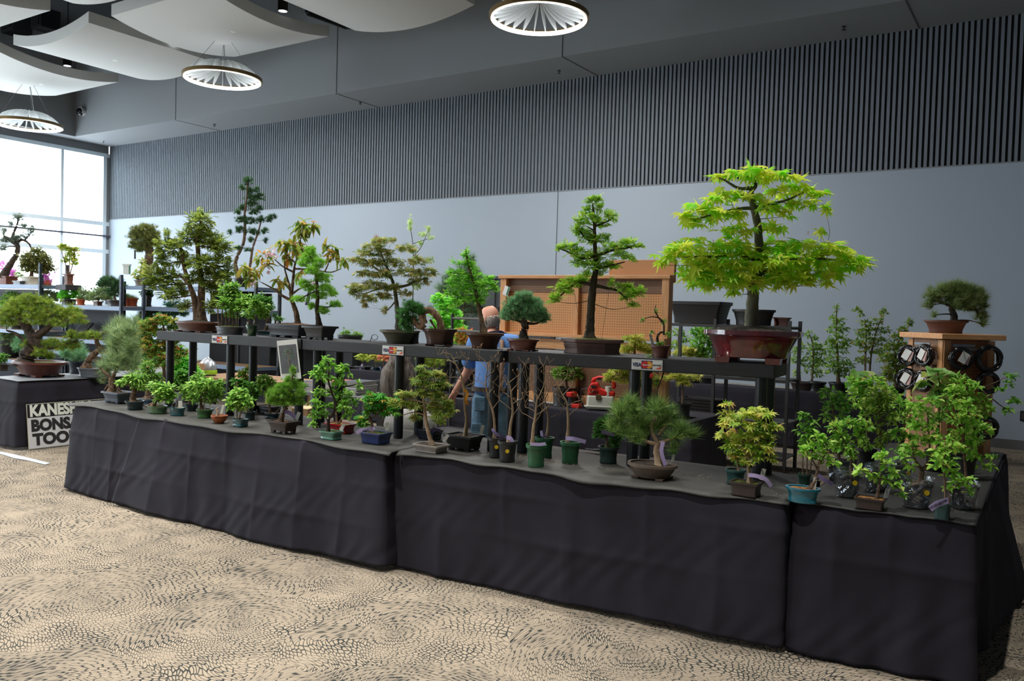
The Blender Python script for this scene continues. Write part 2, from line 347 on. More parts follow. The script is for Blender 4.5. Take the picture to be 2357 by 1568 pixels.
def pendant(x, y, z, zc, label, power=130):
    r = empty('pendant_lamp', (x, y, z), label, 'lamp', 'hanging petal lamps')
    q = 48
    MB().lathe([(.64, .055), (.64, -.01), (.7, -.01), (.7, .055), (.64, .055)], q, cap0=False, cap1=False).build('rim', BRONZE, r)
    MB().lathe([(.635, .03), (.64, -.012), (.672, -.018), (.65, -.004), (.635, .03)], q, cap0=False, cap1=False).build('light_ring', RINGM, r)
    MB().lathe([(.0, .33), (.045, .33), (.05, .27), (.02, .25), (0, .25)], 12).build('hub', PETM, r)
    for k in range(24):
        o = bpy.data.objects.new('petal', PET); COL.objects.link(o); o.parent = r; o.rotation_euler = (0, 0, 2 * PI * (k + .5) / 24)
    h = zc - z
    for k in range(3):
        a = 2 * PI * k / 3 + .4
        MB().tube([(.62 * math.cos(a), .62 * math.sin(a), .05), (.03 * math.cos(a), .03 * math.sin(a), h)], .004, 5).build('cable', WIRE, r)
    MB().tube([(.5 * math.cos(2.4), .5 * math.sin(2.4), .1), (.2, .1, h * .6), (.0, .0, h)] if False else [(-.48, .42, .06), (-.22, .2, h * .62), (-.03, .03, h - .06), (0, 0, h)], .008, 6).build('power_cord', WIRE, r)
    MB().lathe([(.0, h - .03), (.11, h - .03), (.11, h), (0, h)], 18).build('canopy', BRONZE, r)
    l = area('lamp_glow', (x, y, z - .05), 1.2, power, color=(1, .98, .95)); l.parent = r; l.location = (0, 0, -.04)
    return r
pendant(-13.0, 10.0, 5.78, 6.62, 'white petal lamp in a bronze ring, the middle one of three in view')
pendant(-19.5, 9.85, 5.55, 6.6, 'white petal lamp in a bronze ring hanging nearest the window')
pendant(-6.3, 10.1, 5.8, 6.62, 'white petal lamp in a bronze ring cut by the top edge')
for i, (x, y) in enumerate(((-13, 3.5), (-6.4, 3.5), (-13, -3), (-6.4, -3), (-19.5, 3.5))):  # unseen lamps added for more room light, modelled on the visible ones
    pendant(x, y, 5.8, 6.65, 'white petal lamp in a bronze ring added unseen outside the view')
# unseen downlight cylinders added to light the tables (outside the frame, between ceiling panels)
def downlight(x, y, power, lab, cone=62):
    d_ = empty('downlight', (x, y, 6.75), lab, 'light', 'black downlights between the panels')  # added unseen downlight, shares name and group with the visible ones
    MB().lathe([(.07, .02), (.075, 0), (.085, .0), (.085, .34), (.0, .34)], 20, cap0=False).build('housing', DARK, d_); MB().tube([(0, 0, .34), (0, 0, CZ - 6.75)], .01, 6).build('stem', DARK, d_)
    MB().lathe([(.0, .012), (.07, .012), (.075, .004)], 20).build('lens', MATS['downlight_lens'], d_)
    l = bpy.data.lights.new('downlight_beam', 'SPOT'); l.energy = power; l.spot_size = math.radians(cone); l.spot_blend = .5; l.shadow_soft_size = .07; l.color = (1, .985, .95)  # beam of the added unseen downlight
    o = bpy.data.objects.new('downlight_beam', l); COL.objects.link(o); o.parent = d_; o.location = (0, 0, -.01)
SPOT_W = 420
for i, (x, y) in enumerate(((-7.8, 4.85), (-4.6, 4.85), (-1.3, 4.85), (-11.1, 4.85), (-7.8, 1.6), (-4.6, 1.6), (-1.3, 1.6), (-7.8, 8.1), (-4.6, 8.1), (-11.1, 1.6))):
    downlight(x, y, SPOT_W * (2.3 if y < 2 else 1.0), 'black cylinder downlight added outside the view over the display tables')  # front row boosted to brighten the plant fronts
# ------------------------------------------------------------------ tables, cloths, mats
CLOTH = mat('black_tablecloth', (40, 38, 47), .85, var=.25, scale=3, bump=.25, bscale=900, spec=.25)
MATM = mat('rubber_mat', (62, 61, 56), .6, var=.3, scale=4, bump=.15, bscale=400, spec=.4)
MATE = mat('rubber_mat_dark', (44, 44, 43), .65, var=.3, scale=4, bump=.15, bscale=400)
TBL = mat('table_laminate', (150, 146, 138), .6); STEEL = mat('grey_steel', (110, 112, 114), .4, .6)
def table(x0, x1, y0, y1, label, rz=0, h=.742):
    o = empty('folding_table', ((x0 + x1) / 2, (y0 + y1) / 2, 0), label, 'table', 'folding tables under black cloths', rz)
    w, d = x1 - x0, y1 - y0
    MB().box((0, 0, h - .02), (w, d, .04)).build('tabletop', TBL, o)
    for sx in (-1, 1):
        for sy in (-1, 1): MB().tube([(sx * (w / 2 - .12), sy * (d / 2 - .09), 0), (sx * (w / 2 - .12), sy * (d / 2 - .09), h - .04)], .014, 6).build('leg', STEEL, o)
    return o
def cloth(label, line, flare=.10, seed=0, fold=.02, zt=.752, inset=.35, res=.016, creases=(), hcr=(.52, .27), zb=.012, nflip=1, end=(0, 0), kbig=5., topz=None):
    """Black cloth: a strip of top inside the table edge `line` and a skirt that hangs from it to the floor, flaring and folding."""
    rg = random.Random(seed); P = [np.array(p, float) for p in line]
    # resample with rounded corners
    seg = [np.linalg.norm(b - a) for a, b in zip(P, P[1:])]; T = sum(seg); n = int(T / res) + 1
    pts, nor, ss = [], [], []
    for i in range(n + 1):
        s = T * i / n; q = s
        for k, l in enumerate(seg):
            if q <= l + 1e-9 or k == len(seg) - 1: break
            q -= l
        pts.append(P[k] + (P[k + 1] - P[k]) * (q / l)); ss.append(s)
        d = (P[k + 1] - P[k]) / l; nn = np.array([d[1], -d[0]]) * nflip
        # corner blending
        if k > 0 and q < .08:
            d0 = (P[k] - P[k - 1]) / seg[k - 1]; n0 = np.array([d0[1], -d0[0]]) * nflip; w = .5 + .5 * q / .08; nn = nn * w + n0 * (1 - w)
        if k < len(seg) - 1 and l - q < .08:
            d1 = (P[k + 2] - P[k + 1]) / seg[k + 1]; n1 = np.array([d1[1], -d1[0]]) * nflip; w = .5 + .5 * (l - q) / .08; nn = nn * w + n1 * (1 - w)
        nor.append(nn / np.linalg.norm(nn))
    wv = [(rg.uniform(.6, 1.3) * kbig * (1 + 1.3 * j), rg.uniform(0, 6.3), rg.uniform(.5, 1) / (1 + .9 * j)) for j in range(5)]
    rows = 44; G = []
    ins = []
    for t in (inset, inset * .5, .03, .008):
        ins.append([(p[0] - m[0] * t, p[1] - m[1] * t, zt + .001) for p, m in zip(pts, nor)])
    G += ins
    for j in range(rows + 1):
        t = j / rows; row = []
        for i, (p, m, s) in enumerate(zip(pts, nor, ss)):
            wob = sum(a * math.sin(k * s + ph + .6 * math.sin(2.1 * t + ph)) for k, ph, a in wv)
            e = flare * t ** 1.15 + fold * (t ** .8) * wob + .012 * min(1, t * 12)
            for c in creases: e += (.010 * math.exp(-abs(s - c) / .022) + .006 * math.exp(-abs(s - c) / .12)) * (.65 + .35 * math.sin(5 * t + 7 * c))
            z = zt + (zb + .012 * (1 + math.sin(2.3 * s + seed)) - zt) * t
            for c in hcr: e += (.007 * math.exp(-abs(z - c - .012 * math.sin(s * 1.7 + seed)) / .016) + .006 * math.exp(-abs(z - c) / .09)) * (.6 + .4 * math.sin(3.1 * s + 9 * c))
            if t > .02: e += .003 * math.sin(41 * s + 13 * t + 3 * math.sin(9 * t + s * 4)) * t
            x, y = p + m * max(e, .004)
            tw = np.array([-m[1], m[0]])
            k0 = end[0] * t * max(0, 1 - s / .5) + end[1] * t * max(0, 1 - (T - s) / .5)
            row.append((x - tw[0] * k0, y - tw[1] * k0, z))
        G.append(row)
    o = MB().grid(G).build('tablecloth', CLOTH, None, smooth=True)
    o.modifiers.new('thick', 'SOLIDIFY').thickness = .003
    return tag(o, label, 'tablecloth', 'black tablecloths')
def matm(label, quad, z, seed, m=MATM, hang=.02, name='table_mat', th=.006):
    """Thin mat on the table whose front edge (quad[0] to quad[1]) sags over the edge in small waves."""
    rg = random.Random(seed); a, b, c, d = [np.array(p, float) for p in quad]; n, TL = 48, (0, .008, .016, .028, .045, .2, .4, .6, .8, 1); G = []
    ph = [rg.uniform(0, 6) for _ in range(3)]
    for t in TL:
        row = []
        for i in range(n + 1):
            s = i / n; p = (a + (b - a) * s) * (1 - t) + (d + (c - d) * s) * t
            w = math.sin(9 * s + ph[0]) + .6 * math.sin(21 * s + ph[1]) + .4 * math.sin(43 * s + ph[2])
            f = max(0, 1 - t * 24)
            row.append((p[0], p[1] + .6 * hang * w * f, z - (hang - .4 * hang * w) * f ** 2 + .0015 * math.sin(17 * s + 5 * t)))
        G.append(row)
    o = MB().grid(G).build(name, m, None, smooth=True); o.modifiers.new('thick', 'SOLIDIFY').thickness = th
    return tag(o, label, 'mat', 'rubber mats on the tables')
table(-7.2, -5.45, 4.10, 4.85, 'folding table at the left end of the long display row')
table(-5.43, -3.64, 4.10, 4.85, 'folding table second in the long display row')
table(-3.60, -1.16, 4.29, 5.03, 'folding table under the bare saplings', .03)
table(-1.02, -.33, 4.45, 6.98, 'folding table standing end on at the right')
table(-10.35, -9.64, 4.85, 7.3, 'folding table behind the black and white lettered sign')
table(-5.6, -2.75, 7.12, 7.88, 'folding table under the pegboard and the red sprayer')
table(-5.2, -1.35, 11.3, 12.1, 'long table along the grey wall under the saplings')
table(-9.3, -6.9, 9.3, 10.0, 'table far back with small potted maples')
cloth('narrow black cloth at the left end of the table row, folded back at its corner', [(-7.24, 4.9), (-7.24, 4.09), (-6.1, 4.06)], .07, 1, .012, end=(0, .22), creases=(.75, 1.2, 1.5), zt=.75)
cloth('black cloth over the left tables with crossing fold creases', [(-6.22, 4.05), (-3.60, 4.06), (-3.60, 4.3)], .08, 2, .024, end=(.22, 0), creases=(.35, .72, 1.1, 1.48, 1.9, 2.3), zt=.753, kbig=3.5)
cloth('black cloth on the middle table, below the bare saplings', [(-3.57, 4.30), (-3.57, 4.13), (-1.13, 4.27), (-1.13, 5.0)], .02, 3, .019, hcr=(.6, .34), creases=(.55, 1.0, 1.42, 1.46, 1.9, 2.3), zt=.755, kbig=3.)
cloth('black cloth on the end-on table at the right with wide soft folds', [(-1.085, 6.9), (-1.085, 4.34), (-.30, 4.415), (-.30, 7.02)], .03, 4, .042, creases=(1.0, 1.4, 2.75, 3.0), hcr=(.5,), zt=.753, kbig=6., end=(0, 0))
tag(MB().grid([[(-.335 + .02 * t, 5.9 + .05 * t + 1.0 * s, .74) if False else (-.29 + (.02 + .17 * s) * t + .0, 4.9 + 1.2 * s + .1 * t, .735 * (1 - t) + .01) for s in [i / 12 for i in range(13)]] for t in [j / 10 for j in range(11)]]).build('tablecloth', CLOTH, smooth=True), 'black cloth flap swinging out from the side of the right table', 'tablecloth', 'black tablecloths')
cloth('black cloth on the table behind the lettered sign', [(-10.3, 4.8), (-9.6, 4.78), (-9.6, 7.35)], .05, 6, .025, end=(0, 0), zt=.752)
cloth('black cloth on the work table under the red sprayer', [(-5.65, 7.85), (-5.65, 7.08), (-2.70, 7.08), (-2.70, 7.9)], .05, 7, .02, zt=.752, creases=(1., 1.6, 2.4, 3.))
cloth('black cloth on the long table against the grey wall', [(-5.3, 12.1), (-5.3, 11.24), (-1.25, 11.24), (-1.25, 12.1)], .04, 8, .02, zt=.752)
cloth('black cloth on the far table with small maples', [(-9.35, 10.0), (-9.35, 9.25), (-6.85, 9.25), (-6.85, 10.0)], .05, 9, .02, zt=.752)
ZT = .770
matm('grey rubber mat on the left tables under the small maples', [(-7.29, 4.045), (-3.53, 4.02), (-3.60, 4.88), (-7.3, 4.9)], .766, 1)
matm('grey rubber mat on the middle table, rippled along its front edge', [(-3.52, 4.085), (-1.10, 4.235), (-1.14, 5.05), (-3.56, 4.95)], .767, 2)
matm('dark rubber mat on the end-on table under the plastic wrapped pots', [(-1.07, 4.315), (-.29, 4.39), (-.31, 7.0), (-1.06, 6.95)], .766, 3, MATE, hang=.004)
matm('pale mat under the big red-brown pot at the left', [(-9.58, 4.76), (-9.58, 7.3), (-10.3, 7.3), (-10.3, 4.8)], .766, 4, mat('mat_grey_blue', (112, 116, 120), .5), hang=.004)
# ------------------------------------------------------------------ black stage benches
BWOOD = mat('black_painted_wood', (36, 38, 41), .55, var=.3, scale=9, bump=.2, bscale=60, stretch=(1, 8, 8))
BPIPE = mat('black_pipe', (24, 27, 32), .35)
WHITE = mat('card_white', (226, 226, 222), .6); NAVY = mat('print_navy', (24, 36, 92), .6); RED = mat('print_red', (196, 34, 34), .6)
YEL = mat('print_yellow', (235, 160, 40), .6); ORA = mat('print_orange', (222, 84, 40), .6); INK = mat('print_ink', (30, 28, 30), .6)
def bench(a, b, label, dep=.38, zt=1.43, stick=None, legs=(.05, .5, .95)):
    a = np.array(a, float); b = np.array(b, float); L = np.linalg.norm(b - a); rz = math.atan2(*(b - a)[::-1])
    o = empty('display_bench', (a[0], a[1], ZT), label, 'bench', 'black display benches', rz); h = zt - ZT
    MB().box((L / 2, .019, h - .04), (L, .038, .08)).build('front_rail', BWOOD, o, bevel=.006)
    MB().box((L / 2, dep - .019, h - .04), (L, .038, .08)).build('rear_rail', BWOOD, o, bevel=.006)
    for x in (.019, L - .019): MB().box((x, dep / 2, h - .041), (.038, dep - .078, .076)).build('end_rail', BWOOD, o, bevel=.004)
    for k in range(4): MB().box((L / 2, .078 + k * .076, h - .008), (L - .08, .07, .014)).build('plank', BWOOD, o, bevel=.003)
    for f in legs:
        for y in (.075, dep - .075): MB().tube([(L * f, y, 0), (L * f, y, h - .015)], .034, 14).build('leg', BPIPE, o, smooth=False)
    if stick:
        x = stick * L; s = MB().box((x, -.002, h - .042), (.19, .003, .062)).build('payment_sticker', mat('sticker_border', (20, 26, 60), .5), o)
        s['label'] = 'payment card sticker reading VISA and DISCOVER'
        def pl(n, x0, x1, z0, z1, m, y=-.0045): MB().box(((x0 + x1) / 2 + x, y, h - .042 + (z0 + z1) / 2), (x1 - x0, .001, z1 - z0)).build(n, m, s)
        pl('edge', -.095, .095, -.031, .031, WHITE, -.0038); pl('panel', -.088, -.034, -.024, .024, WHITE, -.005); pl('panel', .034, .088, -.024, .024, WHITE, -.005); pl('panel', -.088, .088, -.025, .025, NAVY, -.0043)
        for n, cx, m, y in (('disc', -.013, RED, -.006), ('disc', .013, YEL, -.0055)):
            MB().tube([(x + cx, y, h - .042), (x + cx, y - .0008, h - .042)], .022, 24).build(n, m, s)
        text('lettering', 'VISA', .032, NAVY, s, (x - .061, -.0062, h - .054), (1, 0, 0), (0, 0, 1), .0012, 'CENTER', .85)
        text('lettering', 'MasterCard', .0105, WHITE, s, (x, -.0075, h - .046), (1, 0, 0), (0, 0, 1), .0003, 'CENTER')
        text('lettering', 'DISCOVER', .0125, INK, s, (x + .061, -.0062, h - .046), (1, 0, 0), (0, 0, 1), .0003, 'CENTER', .85)
        MB().add([(x + .05, -.0058, h - .064), (x + .087, -.0058, h - .064), (x + .087, -.0058, h - .048)], [(0, 1, 2)]).build('corner_flash', ORA, s)
    return o
bA = bench((-6.56, 4.41), (-4.78, 4.42), 'black display bench at the left, carrying the twin-trunk conifer', stick=.475)
bB = bench((-4.765, 4.42), (-3.0, 4.46), 'black display bench in the middle, carrying the bronze maple', stick=.5)
bC = bench((-2.965, 4.50), (-1.31, 4.66), 'black display bench at the right, carrying the lime green maple', stick=.56)
# photograph hanging from the left bench
ph = empty('tree_photograph', ony(664, 784, 4.40), 'white bordered grey photo of a small tree hanging from the bench front', 'photo')
pw, phh = .135, .245
Mx = Matrix.Rotation(.10, 4, 'Z') @ Matrix.Rotation(-.12, 4, 'Y') @ Matrix.Rotation(.06, 4, 'X'); ph.matrix_world = Matrix.Translation(Vector(ony(664, 784, 4.40)) + Vector((0, -.012, -.0))) @ Mx
def sheet(n, w, h, z, y, m, p): return MB().box((0, y, z), (w, .003, h)).build(n, m, p)
sheet('print_sheet', .20, .30, -.145, -.004, WHITE, ph); sheet('picture', .17, .215, -.14, -.0065, mat('photo_grey', (92, 94, 98), .5, var=.25, scale=12), ph)
pt = MB(); rg = random.Random(5)
pt.tube([(0, -.009, -.235), (.004, -.009, -.19), (-.002, -.009, -.15), (.005, -.009, -.09)], .003, 5)
for k in range(9): pt.tube([(0, -.009, -.16 + .008 * k), (rg.uniform(-.05, .05), -.009, -.12 + .008 * k)], .0015, 4)
pt.build('printed_trunk', mat('photo_trunk', (150, 120, 112), .7), ph)
pl_ = MB()
for k in range(90):
    a, q = rg.uniform(0, 6.3), rg.uniform(0, 1) ** .6; c = (.055 * q * math.cos(a), -.0105, -.11 + .05 * q * math.sin(a)); s = rg.uniform(.003, .006)
    pl_.add([(c[0] - s, c[1], c[2]), (c[0], c[1], c[2] - s), (c[0] + s, c[1], c[2]), (c[0], c[1], c[2] + s)], [(0, 1, 2, 3)])
pl_.build('printed_leaf_spots', mat('photo_leaf', (112, 142, 122), .7), ph, kind='stuff')
# ------------------------------------------------------------------ lettered sign
sg = empty('bonsai_tools_sign', (-9.50, 4.825, .005), 'black and white KANESHIN BONSAI TOOLS board leaning on the black cloth', 'sign')
sg.matrix_world = Matrix.Translation((-9.47, 4.825, .012)) @ Matrix.Rotation(PI / 2 + .0, 4, 'Z') @ Matrix.Rotation(-.13, 4, 'X')
def brd(n, x0, x1, z0, z1, y, m): MB().box(((x0 + x1) / 2, y, (z0 + z1) / 2), (x1 - x0, .006, z1 - z0)).build(n, m, sg)
brd('board', 0, 1.2, 0, .50, 0, mat('sign_backing', (196, 192, 170), .6)); brd('white_field', .006, 1.194, .006, .345, -.003, mat('sign_white', (196, 196, 198), .6)); brd('black_field', .006, 1.194, .345, .494, -.003, mat('sign_black', (22, 20, 24), .5))
SW = mat('sign_letter_white', (214, 216, 206), .6)
text('lettering', 'KANESHIN', .172, SW, sg, (.028, -.008, .364), (1, 0, 0), (0, 0, 1), .008, sx=.85)
text('lettering', 'BONSAI', .17, INK, sg, (.035, -.008, .20), (1, 0, 0), (0, 0, 1), .009, sx=.98)
text('lettering', 'TOOLS', .17, INK, sg, (.05, -.008, .045), (1, 0, 0), (0, 0, 1), .009, sx=1.05)
# ------------------------------------------------------------------ pegboard stand on the work table
PINE = mat('pine_wood', (218, 164, 112), .5, c2=(198, 140, 88), scale=6, stretch=(1, 14, 14)); PINEV = mat('pine_wood_upright', (216, 162, 110), .5, c2=(196, 138, 88), scale=6, stretch=(14, 14, 1))
def pegmat(name, c, hole, pitch):
    m, t, p = nodes(name); N = t.nodes; L = t.links
    tc = N.new('ShaderNodeTexCoord'); s = N.new('ShaderNodeVectorMath'); s.operation = 'SCALE'; s.inputs['Scale'].default_value = 1 / pitch; L.new(tc.outputs['Object'], s.inputs[0])
    fr = N.new('ShaderNodeVectorMath'); fr.operation = 'FRACTION'; L.new(s.outputs[0], fr.inputs[0])
    sb = N.new('ShaderNodeVectorMath'); sb.operation = 'SUBTRACT'; L.new(fr.outputs[0], sb.inputs[0]); sb.inputs[1].default_value = (.5, .5, .5)
    ml = N.new('ShaderNodeVectorMath'); ml.operation = 'MULTIPLY'; L.new(sb.outputs[0], ml.inputs[0]); ml.inputs[1].default_value = (1, 0, 1)
    ln = N.new('ShaderNodeVectorMath'); ln.operation = 'LENGTH'; L.new(ml.outputs[0], ln.inputs[0])
    lt = N.new('ShaderNodeMath'); lt.operation = 'LESS_THAN'; L.new(ln.outputs['Value'], lt.inputs[0]); lt.inputs[1].default_value = hole
    nz = N.new('ShaderNodeTexNoise'); nz.inputs['Scale'].default_value = 3; L.new(tc.outputs['Object'], nz.inputs['Vector'])
    mx = N.new('ShaderNodeMixRGB'); L.new(lt.outputs[0], mx.inputs[0]); mx.inputs[1].default_value = lin(c); mx.inputs[2].default_value = lin((70, 44, 26)); L.new(mx.outputs[0], p.inputs['Base Color'])
    p.inputs['Roughness'].default_value = .55
    return m
PEG = pegmat('pegboard_tan', (206, 148, 94), .17, .0254); PEGD = pegmat('pegboard_brown', (120, 88, 62), .17, .0254)
P0, P1 = ony(1150, 925, 7.5), ony(1536, 930, 7.5); pgx = P0[0]; pgw = P1[0] - P0[0]
zt_ = ony(1150, 640, 7.5)[2]
pg = empty('pegboard_stand', (pgx, 7.5, ZT - .005), 'pine framed tan pegboard stand on the table behind the benches', 'pegboard stand'); hh_ = zt_ - ZT
for fx in (.02, .47, .98): MB().box((pgw * fx, 0, hh_ / 2), (.075, .10 if fx != .47 else .06, hh_)).build('upright', PINEV, pg, bevel=.004)
zm = ony(1150, 765, 7.5)[2] - ZT; zm2 = ony(1150, 790, 7.5)[2] - ZT
MB().box((pgw / 2, -.005, hh_ + .015), (pgw * 1.015, .14, .035)).build('top_rail', PINE, pg, bevel=.004)
MB().box((pgw / 2, -.05, zm), (pgw, .16, .03)).build('shelf_ledge', PINE, pg, bevel=.004); MB().box((pgw / 2, -.06, (zm + zm2) / 2 - .03), (pgw, .025, .10)).build('middle_rail', PINE, pg, bevel=.004)
MB().box((pgw / 2, -.02, .05), (pgw, .06, .09)).build('bottom_rail', PINE, pg, bevel=.004)
MB().box((pgw * .25, .02, (hh_ + zm) / 2), (pgw * .44, .008, hh_ - zm)).build('pegboard_panel', PEG, pg); MB().box((pgw * .73, .02, (hh_ + zm) / 2), (pgw * .5, .008, hh_ - zm)).build('pegboard_panel', PEG, pg)
MB().box((pgw * .5, .02, zm2 / 2), (pgw * .96, .008, zm2 - .06)).build('pegboard_panel', PEGD, pg)
MB().box((pgw * .5, .008, hh_ - .075), (pgw * .94, .008, .13)).build('pegboard_strip', PEGD, pg)
eb = tag(MB().box((pgx + pgw * .825, 7.56, zt_ + .07), (pgw * .36, .05, .22)).build('plywood_board', mat('plywood_tan', (200, 142, 90), .55, var=.1, scale=4), bevel=.004), 'plain plywood board standing above the right half of the pegboard', 'board')
tk = empty('paper_tag', (pgx + pgw * .045, 7.44, zt_ - .14), 'small white and green paper tag pinned at the pegboard corner', 'paper tag')
MB().box((0, 0, 0), (.07, .004, .1), M=Matrix.Rotation(.35, 4, 'Y')).build('paper', WHITE, tk); MB().box((.02, -.003, .0), (.02, .003, .1), M=Matrix.Translation((.022, -.003, 0)) @ Matrix.Rotation(.35, 4, 'Y')).build('green_band', mat('tag_green', (60, 120, 90), .6), tk)
mb_ = empty('folding_screen', ony(1126, 800, 8.2) * (1, 1, 0), 'maroon panel board standing behind the man and the pegboard', 'board')
MB().box((0, 0, .87), (.24, .04, 1.7)).build('panel', mat('maroon_panel', (98, 44, 36), .6, var=.15, scale=4), mb_); MB().box((-.13, 0, .87), (.02, .05, 1.74)).build('edge', INK, mb_); MB().box((.13, 0, .87), (.02, .05, 1.74)).build('edge', INK, mb_)
# ------------------------------------------------------------------ battery sprayer
q = onz(1369, 943, ZT); sp = empty('garden_sprayer', (q[0], q[1] + .12, ZT - .004), 'red battery garden sprayer with translucent white tank on the black cloth', 'sprayer', rz=.42)
TANK = mat('tank_white', (206, 206, 194), .4, spec=.5); SRED = mat('sprayer_red', (206, 40, 30), .4); SBLK = mat('sprayer_black', (28, 28, 30), .5)
MB().box((0, 0, .085), (.27, .17, .17), taper=.96).build('tank', TANK, sp, bevel=.022)
MB().box((.0, 0, .035), (.278, .178, .03)).build('tank_rib', TANK, sp, bevel=.01)
MB().loft([[(-.128, y_, .165), (.0, y_, .165), (.13, y_, .165), (.13, y_, .215), (.05, y_, .225), (-.01, y_, .25), (-.03, y_, .315), (-.09, y_, .315), (-.12, y_, .25)] for y_ in (-.078, .078)]).build('motor_housing', SRED, sp, bevel=.012)
MB().tube([(-.085, 0, .30), (-.07, 0, .355), (-.02, 0, .378), (.06, 0, .362), (.12, 0, .325), (.128, 0, .28), (.12, 0, .25)], [.024, .021, .018, .018, .019, .018, .016], 10).build('handle', SRED, sp, smooth=True)
MB().tube([(-.04, -.004, .362), (.03, -.004, .357), (.095, -.004, .33)], .0165, 8).build('handle_grip', SBLK, sp)
MB().tube([(.07, -.05, .16), (.07, -.05, .275)], .03, 14).build('filler_cap', TANK, sp); MB().box((.112, 0, .19), (.05, .1, .05)).build('front_block', SRED, sp, bevel=.01)
MB().box((-.07, -.082, .27), (.06, .006, .026)).build('name_plate', SBLK, sp); text('lettering', 'SPRAYER', .012, WHITE, sp, (-.05, -.083, .241), (1, 0, 0), (0, 0, 1), .0004, 'CENTER') if False else None
for k in range(3): MB().box((-.06, -.082, .225 - .014 * k), (.07, .004, .004)).build('vent', SBLK, sp)
MB().box((-.02, -.09, .15), (.05, .012, .06)).build('latch', mat('latch_bronze', (110, 96, 70), .4, .5), sp, bevel=.004)
MB().tube([(-.13, .02, .23), (-.19, .03, .22), (-.2, .04, .1), (-.17, .06, .01)], .009, 7).build('hose', SBLK, sp)
sp.scale = (1, 1, .82)
# ------------------------------------------------------------------ wire rack with trays behind the lime tree
RK = mat('rack_grey', (72, 74, 76), .45, .5); TRAY = mat('tray_black', (30, 29, 30), .5); TRB = mat('tray_brown', (74, 44, 34), .55)
rx0, rx1, ry = ony(1535, 740, 9.34)[0], ony(1818, 745, 9.34)[0], 9.34
zs = [ony(1700, 748, ry)[2], ony(1700, 868, ry)[2], .55, .16]
rk = empty('pot_rack', ((rx0 + rx1) / 2, ry + .22, 0), 'grey metal rack of empty trays and pots behind the lime tree', 'rack'); rw = rx1 - rx0
for fx in (-.5, -.085, .5):
    for y in (-.22, .22): MB().box((fx * rw, y, zs[0] / 2 + .03), (.035, .035, zs[0] + .06)).build('post', RK, rk)
for z in zs:
    for y in (-.22, .22): MB().box((0, y, z - .02), (rw, .02, .035)).build('shelf_rail', RK, rk); 
    MB().box((0, 0, z - .012), (rw, .43, .012)).build('shelf_board', mat('rack_shelf', (112, 112, 108), .6), rk)
def pan(name, cpx, ybot, wpx, hpx, Y, z, m, label, kind='rect', ratio=.6, bot=.8, cat='pot', group=None, rz=0, rim=True):
    c = ony(cpx, ybot, Y); mp = depth(c) / FPX; w = wpx * mp / (abs(math.cos(rz)) * .837 + ratio * .547); h = hpx * mp
    o = MB(); pot_shape(o, kind, w / 2, w * ratio / 2, h, bot, rim=.012, hollow=True); ob = o.build(name, m, None); smooth_angle(ob, 40); ob.location = (c[0], c[1], z); ob.rotation_euler = (0, 0, rz)
    return tag(ob, label, cat, group)
def ringpts(kind, a, b, n=28):
    out = []
    if kind in ('rect', 'soft'):
        r = min(a, b) * (.14 if kind == 'rect' else .42)
        for cx, cy, s in ((a - r, b - r, 0), (-a + r, b - r, 1), (-a + r, -b + r, 2), (a - r, -b + r, 3)):
            for k in range(5): q = (s + k / 4) * PI / 2; out.append((cx + r * math.cos(q), cy + r * math.sin(q)))
    elif kind == 'hex' or kind == 'oct':
        m = 6 if kind == 'hex' else 8; off = 0 if m == 6 else PI / 8
        V = [(a * math.cos(2 * PI * k / m + off) * (1.08 if m == 8 else 1), b * math.sin(2 * PI * k / m + off) * (1.155 if m == 6 else 1.08)) for k in range(m)]
        for k in range(m):
            p, q = V[k], V[(k + 1) % m]
            for t in (.04, .35, .65, .96): out.append((p[0] + (q[0] - p[0]) * t, p[1] + (q[1] - p[1]) * t))
    elif kind == 'lotus':
        for k in range(48): q = 2 * PI * k / 48; s = 1 + .035 * abs(math.sin(4 * q)); out.append((a * s * math.cos(q), b * s * math.sin(q)))
    else:
        for k in range(n): q = 2 * PI * k / n; out.append((a * math.cos(q), b * math.sin(q)))
    return out
def pot_shape(m, kind, a, b, h, bot=.8, rim=.01, foot=0., hollow=False, band=0, belly=0, soil=.85, foots=4):
    """Pot standing on z=0: outer wall, rim and inner wall down to the soil line."""
    def R(s, z, e=0): return [(x, y, z) for x, y in ringpts(kind, a * s + e, b * s + e)]
    f = foot; rr = max(rim, .004); rings = [R(bot * .97, f), R(bot, f + .004)]
    for t in (.25, .5, .75):
        s = bot + (1 - bot) * t ** 1.15 + belly * math.sin(PI * t) - rr / a * .8
        if band and t == .5: rings += [R(s, f + (h - f) * .46), R(s, f + (h - f) * .47, band), R(s, f + (h - f) * .55, band), R(s + .01, f + (h - f) * .56)]
        else: rings.append(R(s, f + (h - f) * t))
    zr = h - max(.14 * h, rr * 1.2)
    rings += [R(1, zr - .002, -rr), R(1, zr, 0), R(1, h, 0), R(1, h, -rr * 1.4), R(.97, h - (h - f) * (1 - soil), -rr * 1.4)]
    if hollow: rings += [R(bot * .95, f + .01, -rr * .6)]
    m.loft(rings)
    if f > 0:
        for sx, sy in ((-1, -1), (1, -1), (1, 1), (-1, 1)): m.box((sx * a * bot * .72, sy * b * bot * .72, f / 2 + .002), (a * .28, b * .28, f + .004), taper=1.15)
pan('training_pot', 1612, 737, 150, 50, 9.5, zs[0], TRAY, 'large empty black rectangular pot on the rack top', ratio=.65, bot=.82)
pan('training_pot', 1734, 744, 121, 36, 9.46, zs[0], TRAY, 'empty black oval pot on the rack top behind the lime tree trunk', 'oval', ratio=.7, bot=.8)
pan('training_pot', 1792, 738, 36, 20, 9.66, zs[0], mat('terracotta_dull', (128, 70, 48), .7), 'brown terracotta pot on the rack top beside the oval pot', 'round', 1)
